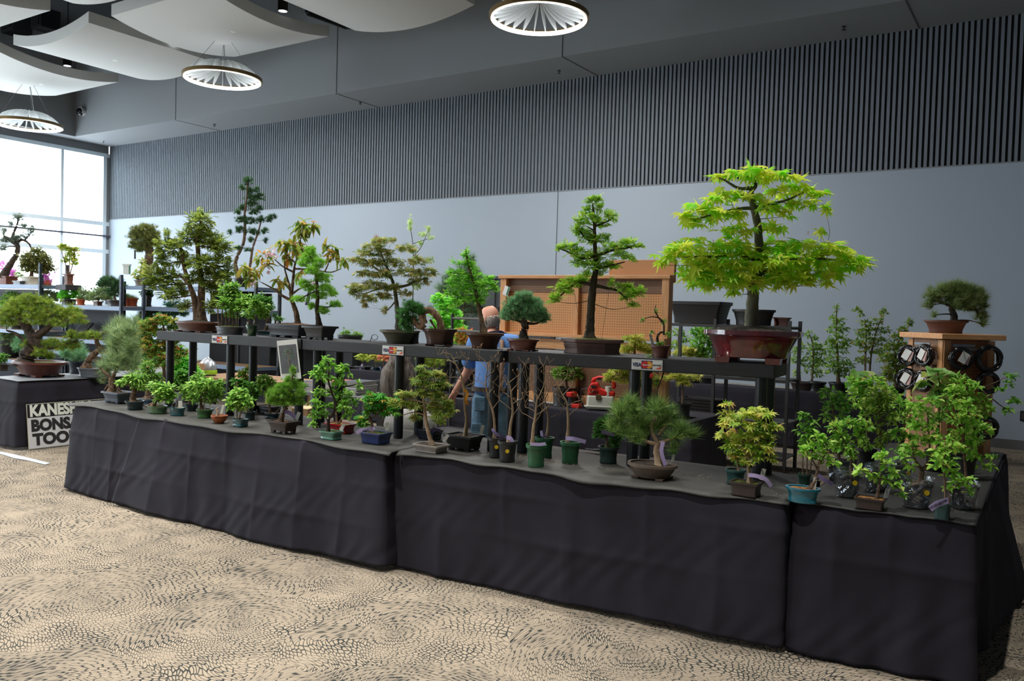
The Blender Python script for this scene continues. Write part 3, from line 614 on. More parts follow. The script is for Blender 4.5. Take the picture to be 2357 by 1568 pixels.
pan('training_pot', 1805, 742, 36, 20, 9.5, zs[0], mat('brown_pot_dull', (78, 46, 38), .6), 'small dark brown square pot at the right end of the rack top', 'rect', .9)
for i in range(4): pan('growing_tray', 1612 + i, 990 - 14 * i, 110, 16, 9.5, zs[2] + .035 * i, TRAY, ('black growing tray at the bottom of the stack on the rack', 'black growing tray second in the stack on the rack', 'black growing tray third in the stack on the rack', 'black growing tray on top of the stack on the rack')[i], ratio=.5, bot=.94, cat='tray', group='trays stacked on the rack')
for i in range(3): pan('growing_tray', 1740, 1050 - 12 * i, 80, 13, 9.5, zs[3] + .05 * i, TRB, ('red-brown tray lowest on the bottom rack shelf', 'red-brown tray in the middle of the bottom shelf stack', 'red-brown tray uppermost on the bottom rack shelf')[i], ratio=.6, bot=.9, cat='tray', group='brown trays low on the rack')
pan('training_pot', 1718, 893, 60, 24, 9.5, zs[1], TRAY, 'black bowl on the second rack shelf', 'round', 1)
pan('training_pot', 1662, 893, 45, 24, 9.55, zs[1], mat('teal_glaze_dull', (28, 66, 62), .35), 'dark teal pot on the second rack shelf', 'round', 1)
pan('plastic_cup', 1627, 885, 15, 16, 9.5, zs[1], WHITE, 'white cup on the second rack shelf', 'round', 1, .9, 'cup')
pan('plastic_cup', 1612, 885, 14, 16, 9.5, zs[1], RED, 'red cup on the second rack shelf', 'round', 1, .9, 'cup')
# ------------------------------------------------------------------ square pegboard column with wire coils
dc = (-.655, 6.72); DS = .40; dz = 1.60 - ZT
dcn = empty('pegboard_column', (dc[0], dc[1], ZT - .003), 'square pine and pegboard column hung with wire coils', 'display column', rz=PI / 4 - .06)
CP = pegmat('pegboard_column_panel', (150, 108, 72), .16, .0254); CPR = pegmat('pegboard_column_side', (156, 96, 54), .16, .0254)
def rot2(o, a): o.rotation_euler = (0, 0, a)
for k in range(4):
    o = MB().box((0, -DS / 2 + .012, dz / 2), (DS - .11, .008, dz - .04)).build('pegboard_panel', CP if k % 2 else CPR, dcn); rot2(o, k * PI / 2)
    for sx in (-1, 1):
        o = MB().box((sx * (DS / 2 - .034), -DS / 2 + .01, dz / 2 - .01), (.052, .02, dz - .03)).build('corner_post', PINEV, dcn, bevel=.003); rot2(o, k * PI / 2)
MB().box((0, 0, dz - .0), (DS + .085, DS + .085, .038)).build('top_board', PINE, dcn, bevel=.004)
MB().box((0, 0, .02), (DS - .02, DS - .02, .03)).build('base_board', PINEV, dcn)
for k in (0, 3):
    for j, z in enumerate((dz - .06, dz - .085)):
        o = MB().box((-.04 + .02 * j, -DS / 2 + .005, z), (.17, .003, .016)).build('price_strip', mat('strip_blue', (150, 166, 182), .6), dcn); rot2(o, k * PI / 2)
COILM = mat('coil_black', (18, 19, 22), .18, .3, coat=.6); PINK = mat('card_pink', (206, 170, 168), .6)
def coil(face, u, z, R, label, card=True, tilt=.2, rod=False):
    a = dcn.rotation_euler[2] + face * PI / 2; M = Matrix.Translation(dcn.location) @ Matrix.Rotation(a, 4, 'Z') @ Matrix.Translation((u, -DS / 2 - .045, z)) @ Matrix.Rotation(tilt, 4, 'Z')
    o = empty('wire_coil', (0, 0, 0), label, 'wire coil', 'wire coils on the pegboard column'); o.matrix_world = M
    m = MB(); rg = random.Random(int(z * 1000) + face)
    for t in range(5):
        r = R * (.78 + .05 * t); m.tube([(r * math.cos(q * PI / 12), (t % 3 - 1) * .016 + .004 * math.sin(q + t), r * math.sin(q * PI / 12)) for q in range(25)], .011, 6, cap=False)
    m.build('coil', COILM, o, smooth=True)
    MB().tube([(0, .05, R * .72), (0, -.05, R * .76)], .004, 6).build('hook', STEEL, o)
    if card:
        MB().box((0, 0, 0), (.05, .002, .075), M=Matrix.Translation((.005, -.036, .01)) @ Matrix.Rotation(.5, 4, 'Y')).build('price_card', WHITE, o); MB().box((0, 0, 0), (.05, .002, .07), M=Matrix.Translation((.022, -.03, .0)) @ Matrix.Rotation(.3, 4, 'Y')).build('price_card', PINK, o)
    if rod:
        for k in range(2): MB().tube([(.075 + .022 * k, -.02, .03), (.075 + .022 * k, -.02, -.03)], .009, 6).build('copper_reel', mat('copper_reel', (168, 92, 80), .4, .4), o)
zc = dz
coil(3, -.12, zc - .15, .07, 'black wire coil with a hollow centre at the top outer corner of the column', True, .5, True); coil(3, .07, zc - .14, .075, 'black wire coil with pink and white cards, top row beside the column edge', True, .1)
coil(3, -.12, zc - .32, .072, 'black wire coil with a white card, second row at the outer corner', True, .4, True); coil(3, .07, zc - .32, .072, 'black wire coil behind the large pointed leaves, second row', True, .1)
coil(0, -.10, zc - .15, .075, 'black wire coil with folded card on the lit side, nearest the column edge', True, -.2); coil(0, .11, zc - .145, .09, 'largest black wire coil, bagged, on the outer side at the top', False, -.1)
coil(0, .11, zc - .31, .075, 'black wire coil below the bagged one on the outer side', False, -.1); coil(0, .12, zc - .62, .075, 'black wire coil low on the outer side, half hidden by leaves', False, -.1)
# ------------------------------------------------------------------ metal shelving at the left
SHB = mat('shelf_steel_blue', (96, 112, 132), .45, .3); SHD = mat('shelf_post_dark', (44, 54, 68), .5, .3); CHIP = mat('chipboard', (150, 118, 84), .8, var=.2, scale=20)
def shelving(label, xa, xb, Y, zpost, levels, dep=.5, postm=SHD):
    xa, xb = ony(xa, 680, Y)[0], ony(xb, 680, Y)[0]; o = empty('metal_shelving', ((xa + xb) / 2, Y + dep / 2, 0), label, 'shelving', 'steel shelving units'); w = xb - xa
    for sx in (-1, 1):
        for sy in (-1, 1):
            p = MB().box((sx * w / 2, sy * dep / 2, zpost / 2), (.045, .045, zpost)).build('post', postm, o)
            sl = MB()
            for k in range(int(zpost / .09)): sl.box((sx * w / 2, sy * dep / 2 - .023, .1 + .09 * k), (.012, .002, .04))
            sl.build('post_slots', INK, p, kind='stuff')
    for z in levels:
        for sy in (-1, 1): MB().box((0, sy * dep / 2 - .01 * sy, z - .035), (w, .02, .07)).build('beam', SHB, o)
        for sx in (-1, 1): MB().box((sx * w / 2, 0, z - .03), (.02, dep, .05)).build('side_beam', SHB, o)
        MB().box((0, 0, z - .006), (w - .03, dep - .04, .014)).build('shelf_board', CHIP, o)
    return o
Y1, Y2 = 8.3, 9.2
def zat(px, py, Y): return ony(px, py, Y)[2]
za = zat(45, 655, Y1); shelving('blue-grey steel shelving under the white oval pot', -150, 92, Y1, zat(92, 606, Y1), [za, zat(45, 760, Y1), zat(45, 830, Y1)])
zb = zat(190, 703, Y1 + .1); zb2 = zat(190, 782, Y1); shelving('blue-grey steel shelving with a row of little pines', 96, 279, Y1 + .1, zat(279, 632, Y1), [zb, zat(190, 782, Y1), zat(190, 800, Y1) - .1], .42)
zc_ = zat(380, 659, Y2); zc2 = zat(330, 706, Y2); shelving('blue-grey steel shelving behind the twin-trunk conifer', 286, 589, Y2, zat(590, 650, Y2), [zc_, zc2, zat(400, 830, Y2)], .5, mat('shelf_post_black', (24, 26, 30), .5))
dkh = zc_ - .1
dkp = empty('dark_cabinet', (ony(492, 700, Y2)[0], Y2 + .55, 0), 'tall black backing board behind the shelving and the conifer', 'board')
MB().box((0, 0, dkh / 2 + .01), (1.6, .03, dkh)).build('board', mat('backing_black', (14, 16, 22), .8), dkp); MB().box((0, -.02, dkh / 2 + .01), (.03, .03, dkh)).build('stile', INK, dkp)
for k_, (xa_, xb_, Yb_, zt__) in enumerate(((-150, 96, Y1 + .58, za - .08), (98, 282, Y1 + .58, zb - .05))):
    a_, b_ = ony(xa_, 680, Yb_)[0], ony(xb_, 680, Yb_)[0]; o_ = empty('dark_backing', ((a_ + b_) / 2, Yb_, 0), ('navy backing sheet behind the shelf with the white oval pot', 'navy backing sheet behind the row of little pines')[k_], 'backing sheet')
    MB().box((0, 0, zt__ / 2), (b_ - a_, .012, zt__)).build('sheet', mat('backing_navy', (22, 30, 42), .7), o_); MB().box((0, -.012, zt__ - .03), (b_ - a_, .02, .04)).build('hem', INK, o_)
a_, b_ = ony(600, 800, 10.3)[0], ony(1010, 800, 10.3)[0]; o_ = empty('dark_backing', ((a_ + b_) / 2, 10.35, 0), 'black backing sheet behind the far table of small maples', 'backing sheet'); z_ = ony(800, 806, 10.3)[2]
MB().box((0, 0, z_ / 2), (b_ - a_, .012, z_)).build('sheet', MATS['backing_black'], o_); MB().box((0, -.012, z_ - .03), (b_ - a_, .02, .04)).build('hem', INK, o_)
wb = empty('card_dispenser', (ony(288, 632, Y2 - .05)[0], Y2 - .02, zat(281, 632, Y2) + .0), 'white box with a green side on top of the shelf post', 'box', rz=.75)
MB().box((0, 0, .085), (.10, .10, .16)).build('body', mat('box_white', (236, 240, 240), .5), wb, bevel=.004); MB().box((.053, 0, .085), (.006, .1, .15)).build('side_label', mat('box_green', (90, 160, 130), .5), wb); MB().box((0, 0, .175), (.13, .12, .03)).build('lid', MATS['box_white'], wb)
# ridged black trays leaning on the left shelf
for i, (px, py, lab) in enumerate(((232, 770, 'black ridged plastic tray leaning beside the little pines'), (178, 775, 'black ridged plastic tray behind the broad pine'))):
    c = ony(px, py, 8.55); c[2] = zb2; t = empty('ridged_tray', c, lab, 'tray', 'ridged trays', 0)
    MB().box((0, .1, .09), (.34, .36, .012), M=Matrix.Translation((0, .1, .14)) @ Matrix.Rotation(.85, 4, 'X')).build('tray_base', TRAY, t)
    for k in range(7): MB().box((0, 0, 0), (.022, .36, .02), M=Matrix.Translation((-.15 + .05 * k, .09, .155)) @ Matrix.Rotation(.85, 4, 'X')).build('rib', mat('tray_rib', (52, 54, 56), .5), t)
# ------------------------------------------------------------------ odds and ends between the tables
def crate(name, px, py, Y, w, d, h, m, label, cat='box', rz=0, zb=None, lid=None):
    c = ony(px, py, Y); z = c[2] if zb is None else zb; o = empty(name, (c[0], c[1], z), label, cat, rz=rz)
    MB().box((0, 0, h / 2), (w, d, h)).build('body', m, o, bevel=.004)
    if lid: MB().box((0, 0, h + .004), (w * 1.01, d * 1.01, .01)).build('lid', lid, o)
    return o
CARD = mat('cardboard', (176, 140, 104), .85, var=.1, scale=8); PAPER = mat('paper_pages', (204, 202, 196), .8)
st = ony(760, 905, 5.75); stz = st[2]
low = empty('side_table', (st[0] - .1, 5.95, 0), 'low table behind the bench holding magazine piles', 'table'); MB().box((0, 0, stz - .02), (1.2, .5, .03)).build('tabletop', mat('side_table_grey', (96, 96, 98), .6), low)
for sx in (-1, 1):
    for sy in (-1, 1): MB().box((sx * .55, sy * .2, stz / 2 - .02), (.04, .04, stz - .04)).build('leg', STEEL, low)
rg = random.Random(3)
for px, n, pile in ((700, 7, 'first'), (752, 9, 'middle'), (795, 10, 'last')):
    c = ony(px, 905, 5.75)
    for k in range(n):
        o = empty('magazine', (c[0] + rg.uniform(-.01, .01), 5.93 + rg.uniform(-.01, .01), stz - .004 + .0125 * k), '', 'magazine', 'magazines in the piles behind the bench', rg.uniform(-.08, .08))
        o['label'] = 'magazine %s the %s magazine pile behind the bench' % ('on top of' if k == n - 1 else 'at the bottom of' if k == 0 else ('second', 'third', 'fourth', 'fifth', 'sixth', 'seventh', 'eighth', 'ninth')[k - 1] + ' from the bottom in', pile)
        MB().box((0, 0, .006), (.21, .28, .010)).build('pages', PAPER, o); MB().box((0, 0, .0115), (.214, .284, .0015)).build('cover', [mat('cover_grey', (150, 152, 158), .5), mat('cover_dark', (60, 64, 72), .5), mat('cover_rust', (150, 80, 60), .5)][rg.randrange(3)], o)
crate('carton', 703, 955, 5.25, .16, .2, .2, CARD, 'brown carton behind the bench leg and the leafy quince', zb=.77 - .2, rz=.3, lid=mat('carton_top', (200, 170, 130), .8)); 
ct = crate('plinth', 660, 990, 5.3, .9, .5, .57, mat('plinth_black', (24, 24, 26), .7), 'low black plinth behind the left tables', 'plinth', zb=0.)
GR = mat('granite_grey', (150, 148, 144), .85, var=.25, scale=90, bump=.3, bscale=60)
q = ony(935, 985, 5.55); gs = tag(MB().lathe([(.001, 0), (.24, .0), (.27, .12), (.25, .2), (.18, .25), (.001, .26)], 22, sy=.6).build('granite_block', GR, None, smooth=True), 'pale grey granite lump behind the bench and the thin pale maple', 'stone'); gs.location = (q[0], 5.6, .55)
gp_ = crate('stone_plinth', 935, 1000, 5.6, .6, .5, .55, MATS['plinth_black'], 'black plinth under the pale granite lump', 'plinth', zb=0.)
# driftwood / stone stump
def rock(name, px, py, Y, w, d, h, m, label, cat, seed, zb=None):
    c = ony(px, py, Y); rgk = np.random.default_rng(seed); n = 30; rings = []
    ph = rgk.uniform(0, 6, 6)
    for j in range(15):
        t = j / 14; s = (1 - .35 * t) * (1 if t < .9 else .65); ring = []
        for k in range(n):
            q = 2 * PI * k / n; r = s * (1 + .16 * math.sin(3 * q + ph[0] + 2.2 * t) + .12 * math.sin(7 * q + ph[1] - 3 * t) + .08 * math.sin(13 * q + ph[2] + 5 * t) + .05 * math.sin(9 * t + ph[3]))
            ring.append((w / 2 * r * math.cos(q) + .1 * w * math.sin(3 * t + ph[4]) * t, d / 2 * r * math.sin(q), h * t))
        rings.append(ring)
    o = MB().loft(rings).build(name, m, None, smooth=True); o.location = (c[0], c[1], c[2] if zb is None else zb); return tag(o, label, cat)
rock('driftwood_stump', 915, 985, 6.1, .42, .34, 1.32 - .04, mat('driftwood', (118, 108, 98), .85, c2=(58, 50, 46), scale=14, bump=.8, bscale=25, stretch=(3, 3, .6)), 'grey weathered stump standing behind the middle bench', 'stump', 4, zb=0.)
bg = ony(478, 864, 7.0); bag = tag(MB().lathe([(.001, .0), (.13, .0), (.15, .1), (.12, .17), (.05, .22), (.001, .24)], 16, sy=.6).build('foil_bag', mat('foil_bag', (170, 176, 182), .3, .6, bump=.6, bscale=14), None, smooth=True), 'crumpled silver soil bag under the left bench', 'bag'); bag.location = (bg[0], 7.0, bg[2])
bnd = MB().lathe([(.152, .02), (.155, .05), (.152, .075)], 16, sy=.6, cap0=False, cap1=False).build('green_band', mat('bag_lime', (150, 190, 40), .5), bag)
sb = empty('wooden_table', (ony(545, 866, 7.0)[0], 7.25, 0), 'plain wooden table under the silver bag', 'table'); sbz = bg[2]
MB().box((0, 0, sbz - .02), (1.5, .8, .035)).build('tabletop', CHIP, sb)
for sx in (-1, 1):
    for sy in (-1, 1): MB().box((sx * .7, sy * .34, sbz / 2 - .02), (.05, .05, sbz - .04)).build('leg', CHIP, sb)
cr2 = crate('carton', 437, 872, 6.75, .3, .22, .17, CARD, 'beige carton on the wooden table under the left bench', zb=sbz - .003)
ch = empty('black_chair', (ony(1062, 800, 6.9)[0], 7.0, 0), 'black metal chair back beside the man', 'chair'); 
for x in (-.2, .2): MB().tube([(x, 0, 0), (x, .0, .45), (x, .0, zat(1050, 722, 7.0))], .015, 8).build('leg', INK, ch); MB().tube([(x, -.4, 0), (x, -.4, .45)], .015, 8).build('leg', INK, ch)
MB().box((0, -.2, .45), (.42, .42, .04)).build('seat', INK, ch, bevel=.01)
for z in (1.47, 1.60): MB().tube([(-.2, 0, z), (.2, 0, z)], .013, 8).build('back_rail', mat('chair_rail', (90, 88, 84), .5), ch)
# ------------------------------------------------------------------ plants
def proto(kind):
    """Small leaf meshes, one unit long along +Y with the upper side along +Z."""
    v, f = [], []
    def tri(*p): o = len(v); v.extend(p); f.append(tuple(range(o, o + len(p))))
    if kind == 'oval':
        v = [(0, 0, 0), (-.26, .38, .05), (-.17, .75, .03), (0, 1, -.1), (.17, .75, .03), (.26, .38, .05), (0, .45, -.03)]
        f = [(0, 6, 1), (1, 6, 2), (2, 6, 3), (3, 6, 4), (4, 6, 5), (5, 6, 0)]
    elif kind == 'long':
        v = [(0, 0, 0), (-.15, .35, .03), (-.12, .7, -.02), (0, 1, -.2), (.12, .7, -.02), (.15, .35, .03), (0, .5, -.05)]
        f = [(0, 6, 1), (1, 6, 2), (2, 6, 3), (3, 6, 4), (4, 6, 5), (5, 6, 0)]
    elif kind == 'heart':
        v = [(0, .06, 0), (-.3, 0, .04), (-.42, .3, .06), (-.2, .72, .0), (0, 1, -.12), (.2, .72, 0), (.42, .3, .06), (.3, 0, .04), (0, .45, -.05)]
        f = [(0, 8, 1), (1, 8, 2), (2, 8, 3), (3, 8, 4), (4, 8, 5), (5, 8, 6), (6, 8, 7), (7, 8, 0)]
    elif kind in ('maple', 'maplefine'):
        fine = kind == 'maplefine'; A = (-118, -76, -38, 0, 38, 76, 118); LN = (.42, .68, .9, 1, .9, .68, .42); wd = .07 if fine else .105
        v = [(0, .22, 0)]
        for a, l in zip(A, LN):
            q = math.radians(a); d = (math.sin(q), math.cos(q)); n = (d[1], -d[0]); L = l * .78; o = len(v)
            for t, s, z in ((.42, 1, .0), (1, 0, -.13 * l), (.42, -1, .0)):
                v.append((d[0] * L * t + n[0] * wd * s, .22 + d[1] * L * t + n[1] * wd * s, z))
            f.append((0, o, o + 1, o + 2))
    elif kind == 'tuft' or kind == 'tuftlong':
        rg = random.Random(2); k = 15 if kind == 'tuft' else 22; w = .04 if kind == 'tuft' else .017
        for i in range(k):
            q = 2.399 * i; sp_ = .25 + .6 * (i / k); d = np.array([math.sin(q) * sp_, 1 - .55 * sp_, math.cos(q) * sp_]); d /= np.linalg.norm(d); l = rg.uniform(.75, 1)
            s = np.cross(d, [.3, .2, .9]); s /= np.linalg.norm(s); tri(tuple(-s * w), tuple(s * w), tuple(d * l))
    elif kind == 'spray':
        tri((-.012, 0, 0), (.012, 0, 0), (.006, 1, -.05), (-.006, 1, -.05))
        for i in range(6):
            y = .04 + .16 * i; l = .36 * math.sin(PI * (.25 + .7 * i / 6)) + .07
            for s in (-1, 1): tri((0, y - .03, 0), (s * l * .6, y + .0, .04), (s * l, y + .13, -.03), (s * l * .5, y + .17, .0))
    elif kind == 'blossom':
        for k in range(7):
            q = 2 * PI * k / 7; c, s_ = math.cos(q), math.sin(q); tri((0, 0, .02 * k), (c * .45 - s_ * .22, s_ * .45 + c * .22, .12), (c * .6, s_ * .6, .05), (c * .45 + s_ * .22, s_ * .45 - c * .22, .12))
    elif kind == 'moss':
        for k in range(5):
            q = 2.4 * k; tri((-.06 + .2 * math.cos(q), .2 * math.sin(q), 0), (.06 + .2 * math.cos(q), .2 * math.sin(q), 0), (.3 * math.cos(q), .3 * math.sin(q), .5))
    return np.array(v, float), f
PROTO = {}
def leafmesh(kind, m):
    k = (kind, m.name)
    if k not in PROTO:
        v, f = proto(kind); me = bpy.data.meshes.new('leaf'); me.from_pydata(v.tolist(), [], f); me.materials.append(m); PROTO[k] = me
    return PROTO[k]
def scatter_mesh(name, kind, T, m, parent, stuff=True):
    """One mesh from many leaf placements. T: (N,3,4)"""
    v, f = proto(kind); N = len(T); k = len(v)
    V = np.einsum('nij,kj->nki', T[:, :, :3], v) + T[:, None, :, 3]
    fl = np.array([i for q in f for i in q]); ln = np.array([len(q) for q in f])
    idx = (fl[None, :] + (np.arange(N) * k)[:, None]).ravel(); tot = np.tile(ln, N); start = np.concatenate(([0], np.cumsum(tot)[:-1]))
    me = bpy.data.meshes.new(name); me.vertices.add(N * k); me.vertices.foreach_set('co', V.ravel().astype('f'))
    me.loops.add(len(idx)); me.loops.foreach_set('vertex_index', idx.astype('i')); me.polygons.add(len(tot)); me.polygons.foreach_set('loop_start', start.astype('i'))
    me.update(calc_edges=True); me.validate(); me.materials.append(m)
    o = bpy.data.objects.new(name, me); COL.objects.link(o)
    if parent: o.parent = parent
    if stuff: o['kind'] = 'stuff'
    return o
def frames(pos, d, up, size):
    d = d / (np.linalg.norm(d, axis=1, keepdims=True) + 1e-9); s = np.cross(d, up); s /= (np.linalg.norm(s, axis=1, keepdims=True) + 1e-9); n = np.cross(s, d)
    T = np.zeros((len(pos), 3, 4)); T[:, :, 0] = s * size[:, None]; T[:, :, 1] = d * size[:, None]; T[:, :, 2] = n * size[:, None]; T[:, :, 3] = pos
    return T
def spline(P, n=6):
    P = [np.array(p, float) for p in P]
    if len(P) < 3: n = 4
    Q = [P[0] * 2 - P[1]] + P + [P[-1] * 2 - P[-2]]; out = []
    for i in range(1, len(Q) - 2):
        for k in range(n):
            t = k / n; a, b, c, d = Q[i - 1], Q[i], Q[i + 1], Q[i + 2]
            out.append(.5 * ((2 * b) + (c - a) * t + (2 * a - 5 * b + 4 * c - d) * t * t + (3 * b - a - 3 * c + d) * t ** 3))
    out.append(P[-1]); return out
BARK = mat('bark_brown', (136, 110, 86), .85, c2=(64, 50, 40), scale=46, bump=1, bscale=60, stretch=(1, 1, .6))
BARKG = mat('bark_grey', (120, 112, 98), .8, c2=(84, 80, 72), scale=30, bump=.4, bscale=60, stretch=(1, 1, .4)); BARKD = mat('bark_dark', (80, 64, 52), .85, c2=(34, 28, 25), scale=30, bump=.6, bscale=60, stretch=(1, 1, .4))
BARKP = mat('bark_pale', (172, 148, 118), .7, c2=(130, 106, 84), scale=25, bump=.3, bscale=60); BARKO = mat('bark_olive', (106, 104, 78), .7, c2=(78, 78, 62), scale=18, bump=.25, bscale=50, stretch=(1, 1, .5))
TWIG = mat('twig_tan', (160, 136, 104), .7, c2=(118, 100, 78), scale=20); DEADW = mat('deadwood', (164, 132, 104), .75, c2=(92, 66, 50), scale=16, bump=.8, bscale=40, stretch=(3, 3, 1))
SOIL = mat('soil_bark', (132, 94, 60), .95, c2=(60, 44, 34), scale=55, bump=1, bscale=90); SOILD = mat('soil_dark', (74, 60, 46), .95, c2=(36, 32, 28), scale=60, bump=1, bscale=90); MOSS = mat('moss_soil', (98, 112, 38), .95, c2=(60, 66, 26), scale=40, bump=1, bscale=80)
SOILO = mat('soil_orange', (186, 130, 70), .95, c2=(110, 74, 44), scale=55, bump=1, bscale=90); MOSSY = mat('moss_yellow', (152, 132, 40), .95, c2=(96, 90, 34), scale=40, bump=1, bscale=80)
MOSSL = leafmat('moss_blades', ((74, 84, 26), (110, 122, 40), (130, 120, 50)), .2)
LAV = mat('ribbon_lavender', (176, 160, 204), .6); LAVD = mat('ribbon_purple', (96, 84, 122), .6); STAKE = mat('plant_stake', (214, 214, 202), .55); STAKEG = mat('stake_grey', (150, 154, 152), .55); ORT = mat('ribbon_orange', (226, 150, 30), .6)
NT = [0]
FRAC = dict(oval=.25, long=.22, heart=.5, maple=.32, maplefine=.2, tuft=.38, tuftlong=.26, spray=.27)
def plant(name, label, px, py, Z, pot, trunks=(), pads=(), leaf='oval', ls=12, lm=None, cov=1.5, nobj=0, soil=SOIL, Y=None, bark=BARK, tags=(), group='potted trees for sale', cat='bonsai', dz=.8, twr=1., mound=.0, moss=0, bare=False, up=.6, droop=.25, branch=True, shift=True, tw=5):
    """px, py: foot of the pot in the photograph; Z: height of what it stands on. Sizes below are in photograph pixels at that distance."""
    NT[0] += 1; rng = np.random.default_rng(NT[0] * 7 + 1); rg = random.Random(NT[0])
    kind, wpx, hpx, pm = pot[:4]
    if .7 < Z < .8:
        D_ = math.hypot(*(B_0 := (ony(px, py, Y) if Y is not None else onz(px, py, Z)))[:2]); wpx *= 1.04; hpx = max(hpx * .5, hpx - .9 / D_ * .52 * wpx)
    o = pot[4] if len(pot) > 4 else {}
    B = ony(px, py, Y) if Y is not None else onz(px, py, Z)
    mp = depth(B) / FPX; ratio = o.get('r', .7 if kind in ('rect', 'soft', 'oval', 'hex', 'oct') else 1.); rz = o.get('rz', 0)
    ex = abs(math.cos(rz) * _r[0] + math.sin(rz) * _r[1]); ey = abs(-math.sin(rz) * _r[0] + math.cos(rz) * _r[1])
    w = wpx * mp / (ex + ratio * ey) if kind in ('rect', 'soft') else wpx * mp / math.hypot(ex, ratio * ey)
    h = hpx * mp; a, b = w / 2, w * ratio / 2
    if Y is None and shift: B = B + _f * (a * ey + b * ex) * o.get('bot', .8) * .75; mp = depth(B) / FPX
    B = np.array([B[0], B[1], Z]); root = empty(name, B - np.array([0, 0, .003]), label, cat, group)
    ftz = o.get('foot', 0) * mp
    m = MB(); pot_shape(m, kind, a, b, h, o.get('bot', .8), o.get('rim', 2) * mp, ftz, False, o.get('band', 0) * mp, o.get('belly', 0), o.get('soil', .86)); po = m.build('pot', pm, root); smooth_angle(po, 38); po.rotation_euler = (0, 0, rz)
    def L(x, y, off=0):
        d = ray(x, y); Q = B + _f * off * mp; t = ((Q - CAM) @ _f) / (d @ _f); return CAM + d * t - B
    hs = ftz + (h - ftz) * o.get('soil', .86) + .002
    if Z == ZB and not mound: mound = max(4, .035 * wpx)
    mh = mound * mp; rings = []
    for s, k in ((.97, 0), (.7, .55), (.35, .9), (.05, 1)):
        sc = s * (1 - o.get('rim', 2) * mp * 1.3 / a); rings.append([(x * sc, y * sc, hs + mh * k + rng.uniform(-.5, .5) * .004 * (1 if s < .9 else 0)) for x, y in ringpts(kind, a, b)])
    so_ = MB().loft(rings, cap0=False).build('soil', soil, root, smooth=True); so_.rotation_euler = (0, 0, rz)
    if moss:
        n = moss; q = np.sqrt(rng.uniform(0, .85, n)); an = rng.uniform(0, 6.283, n); P = np.stack([a * q * np.cos(an) * .9, b * q * np.sin(an) * .9, hs + mh * (1 - q) - .002], 1)
        if kind in ('rect', 'soft'): P[:, 0] = rng.uniform(-.85, .85, n) * a; P[:, 1] = rng.uniform(-.85, .85, n) * b; P[:, 2] = hs - .002
        ms = scatter_mesh('moss', 'moss', frames(P, np.stack([np.cos(an), np.sin(an), an * 0], 1), np.tile([0, 0, 1.], (n, 1)), rng.uniform(.012, .026, n)), MOSSL, root); ms.rotation_euler = (0, 0, rz)
    # trunk and boughs
    tb = MB(); S_ = []
    for ti, t in enumerate(trunks):
        r0, r1, P = t[:3]; pts = [L(*p) for p in P]
        if len(t) < 4: pts[0][2] = min(pts[0][2], hs - .003)
        sp2 = spline(pts, 7); n = len(sp2); rr = [mp * (r0 + (r1 - r0) * (i / (n - 1)) ** .8) * (1 + (.5 * max(0, 1 - i / (n * .14)) if len(t) < 4 else 0)) for i in range(n)]
        tb.tube(sp2, rr, 9 if r0 > 3 else 6, wob=.12 if r0 > 4 else .05, seed=ti + NT[0]); S_ += list(zip(sp2, rr))
    SP = np.array([s[0] for s in S_]) if S_ else np.zeros((1, 3)); SR = [s[1] for s in S_] or [mp]
    TT = []; ext = max([p[2] for p in pads], default=10)
    for pi, pd in enumerate(pads):
        cx, cy, rx, ry = pd[:4]; rx *= 1.1; off = pd[4] if len(pd) > 4 else rg.uniform(-.5, .5) * min(ext, 40) * dz; ry = ry
        c = L(cx, cy, off); RX, RY, RZ = rx * mp, ry * 1.4 * mp, max(rx * .75, ry) * mp * dz
        if branch and S_:
            dd = np.linalg.norm((SP - c) * [1, 1, 1.2], axis=1) + np.where(SP[:, 2] > c[2] + RY * .3, 10 * mp * 20, 0); j = int(np.argmin(dd)); s0 = SP[j]; br = min(SR[j] * .45, 2. * mp) * twr
            mid = (s0 + c) / 2 + np.array([0, 0, -.04 * np.linalg.norm(c - s0)]) + rng.normal(0, .05, 3) * np.linalg.norm(c - s0)
            tb.tube(spline([s0, mid, c - np.array([0, 0, RY * .3])], 4), list(np.linspace(br, br * .45, 9)), 5)
            for k in range(tw):
                e = c + _r * rng.uniform(-.8, .8) * RX + _f * rng.uniform(-.8, .8) * RZ + _u * rng.uniform(-.4, .6) * RY
                tb.tube([c - np.array([0, 0, RY * .3]), (c + e) / 2 - np.array([0, 0, RY * .12]), e], [br * .42, br * .3, br * .16], 4, cap=False)
        n = max(4, int(cov * 4.2 * PI * rx * ry / (ls * ls * FRAC[leaf]))) if lm else 0
        if not n: continue
        g = rng.normal(0, 1, (n, 3)); g /= np.linalg.norm(g, axis=1, keepdims=True); rad = rng.uniform(.2, 1, n) ** .6 * np.where(rng.uniform(0, 1, n) < .22, 1.3, .95); g *= rad[:, None]
        g[:, 2] = np.where(g[:, 2] < -.5, -g[:, 2] * .7, g[:, 2])
        pos = c + g[:, :1] * RX * _r + g[:, 1:2] * RZ * _f + g[:, 2:3] * RY * _u
        outw = g[:, :1] * _r * 1. + g[:, 1:2] * _f + g[:, 2:3] * _u * .8; outw /= np.linalg.norm(outw, axis=1, keepdims=True) + 1e-9
        rn = rng.normal(0, 1, (n, 3)); size = ls * mp * rng.uniform(.65, 1.2, n)
        if leaf in ('tuft', 'tuftlong'):
            d = outw * .7 + rn * .35 + np.array([0, 0, up]); upv = rn
        elif leaf == 'spray':
            d = outw + rn * .35 + np.array([0, 0, -droop * .5]); upv = np.array([0, 0, 1.]) + rn * .3
        else:
            d = outw + rn * .45 + np.array([0, 0, -droop]); upv = np.array([0, 0, up]) + outw * .45 + rn * .35 - _f * .25
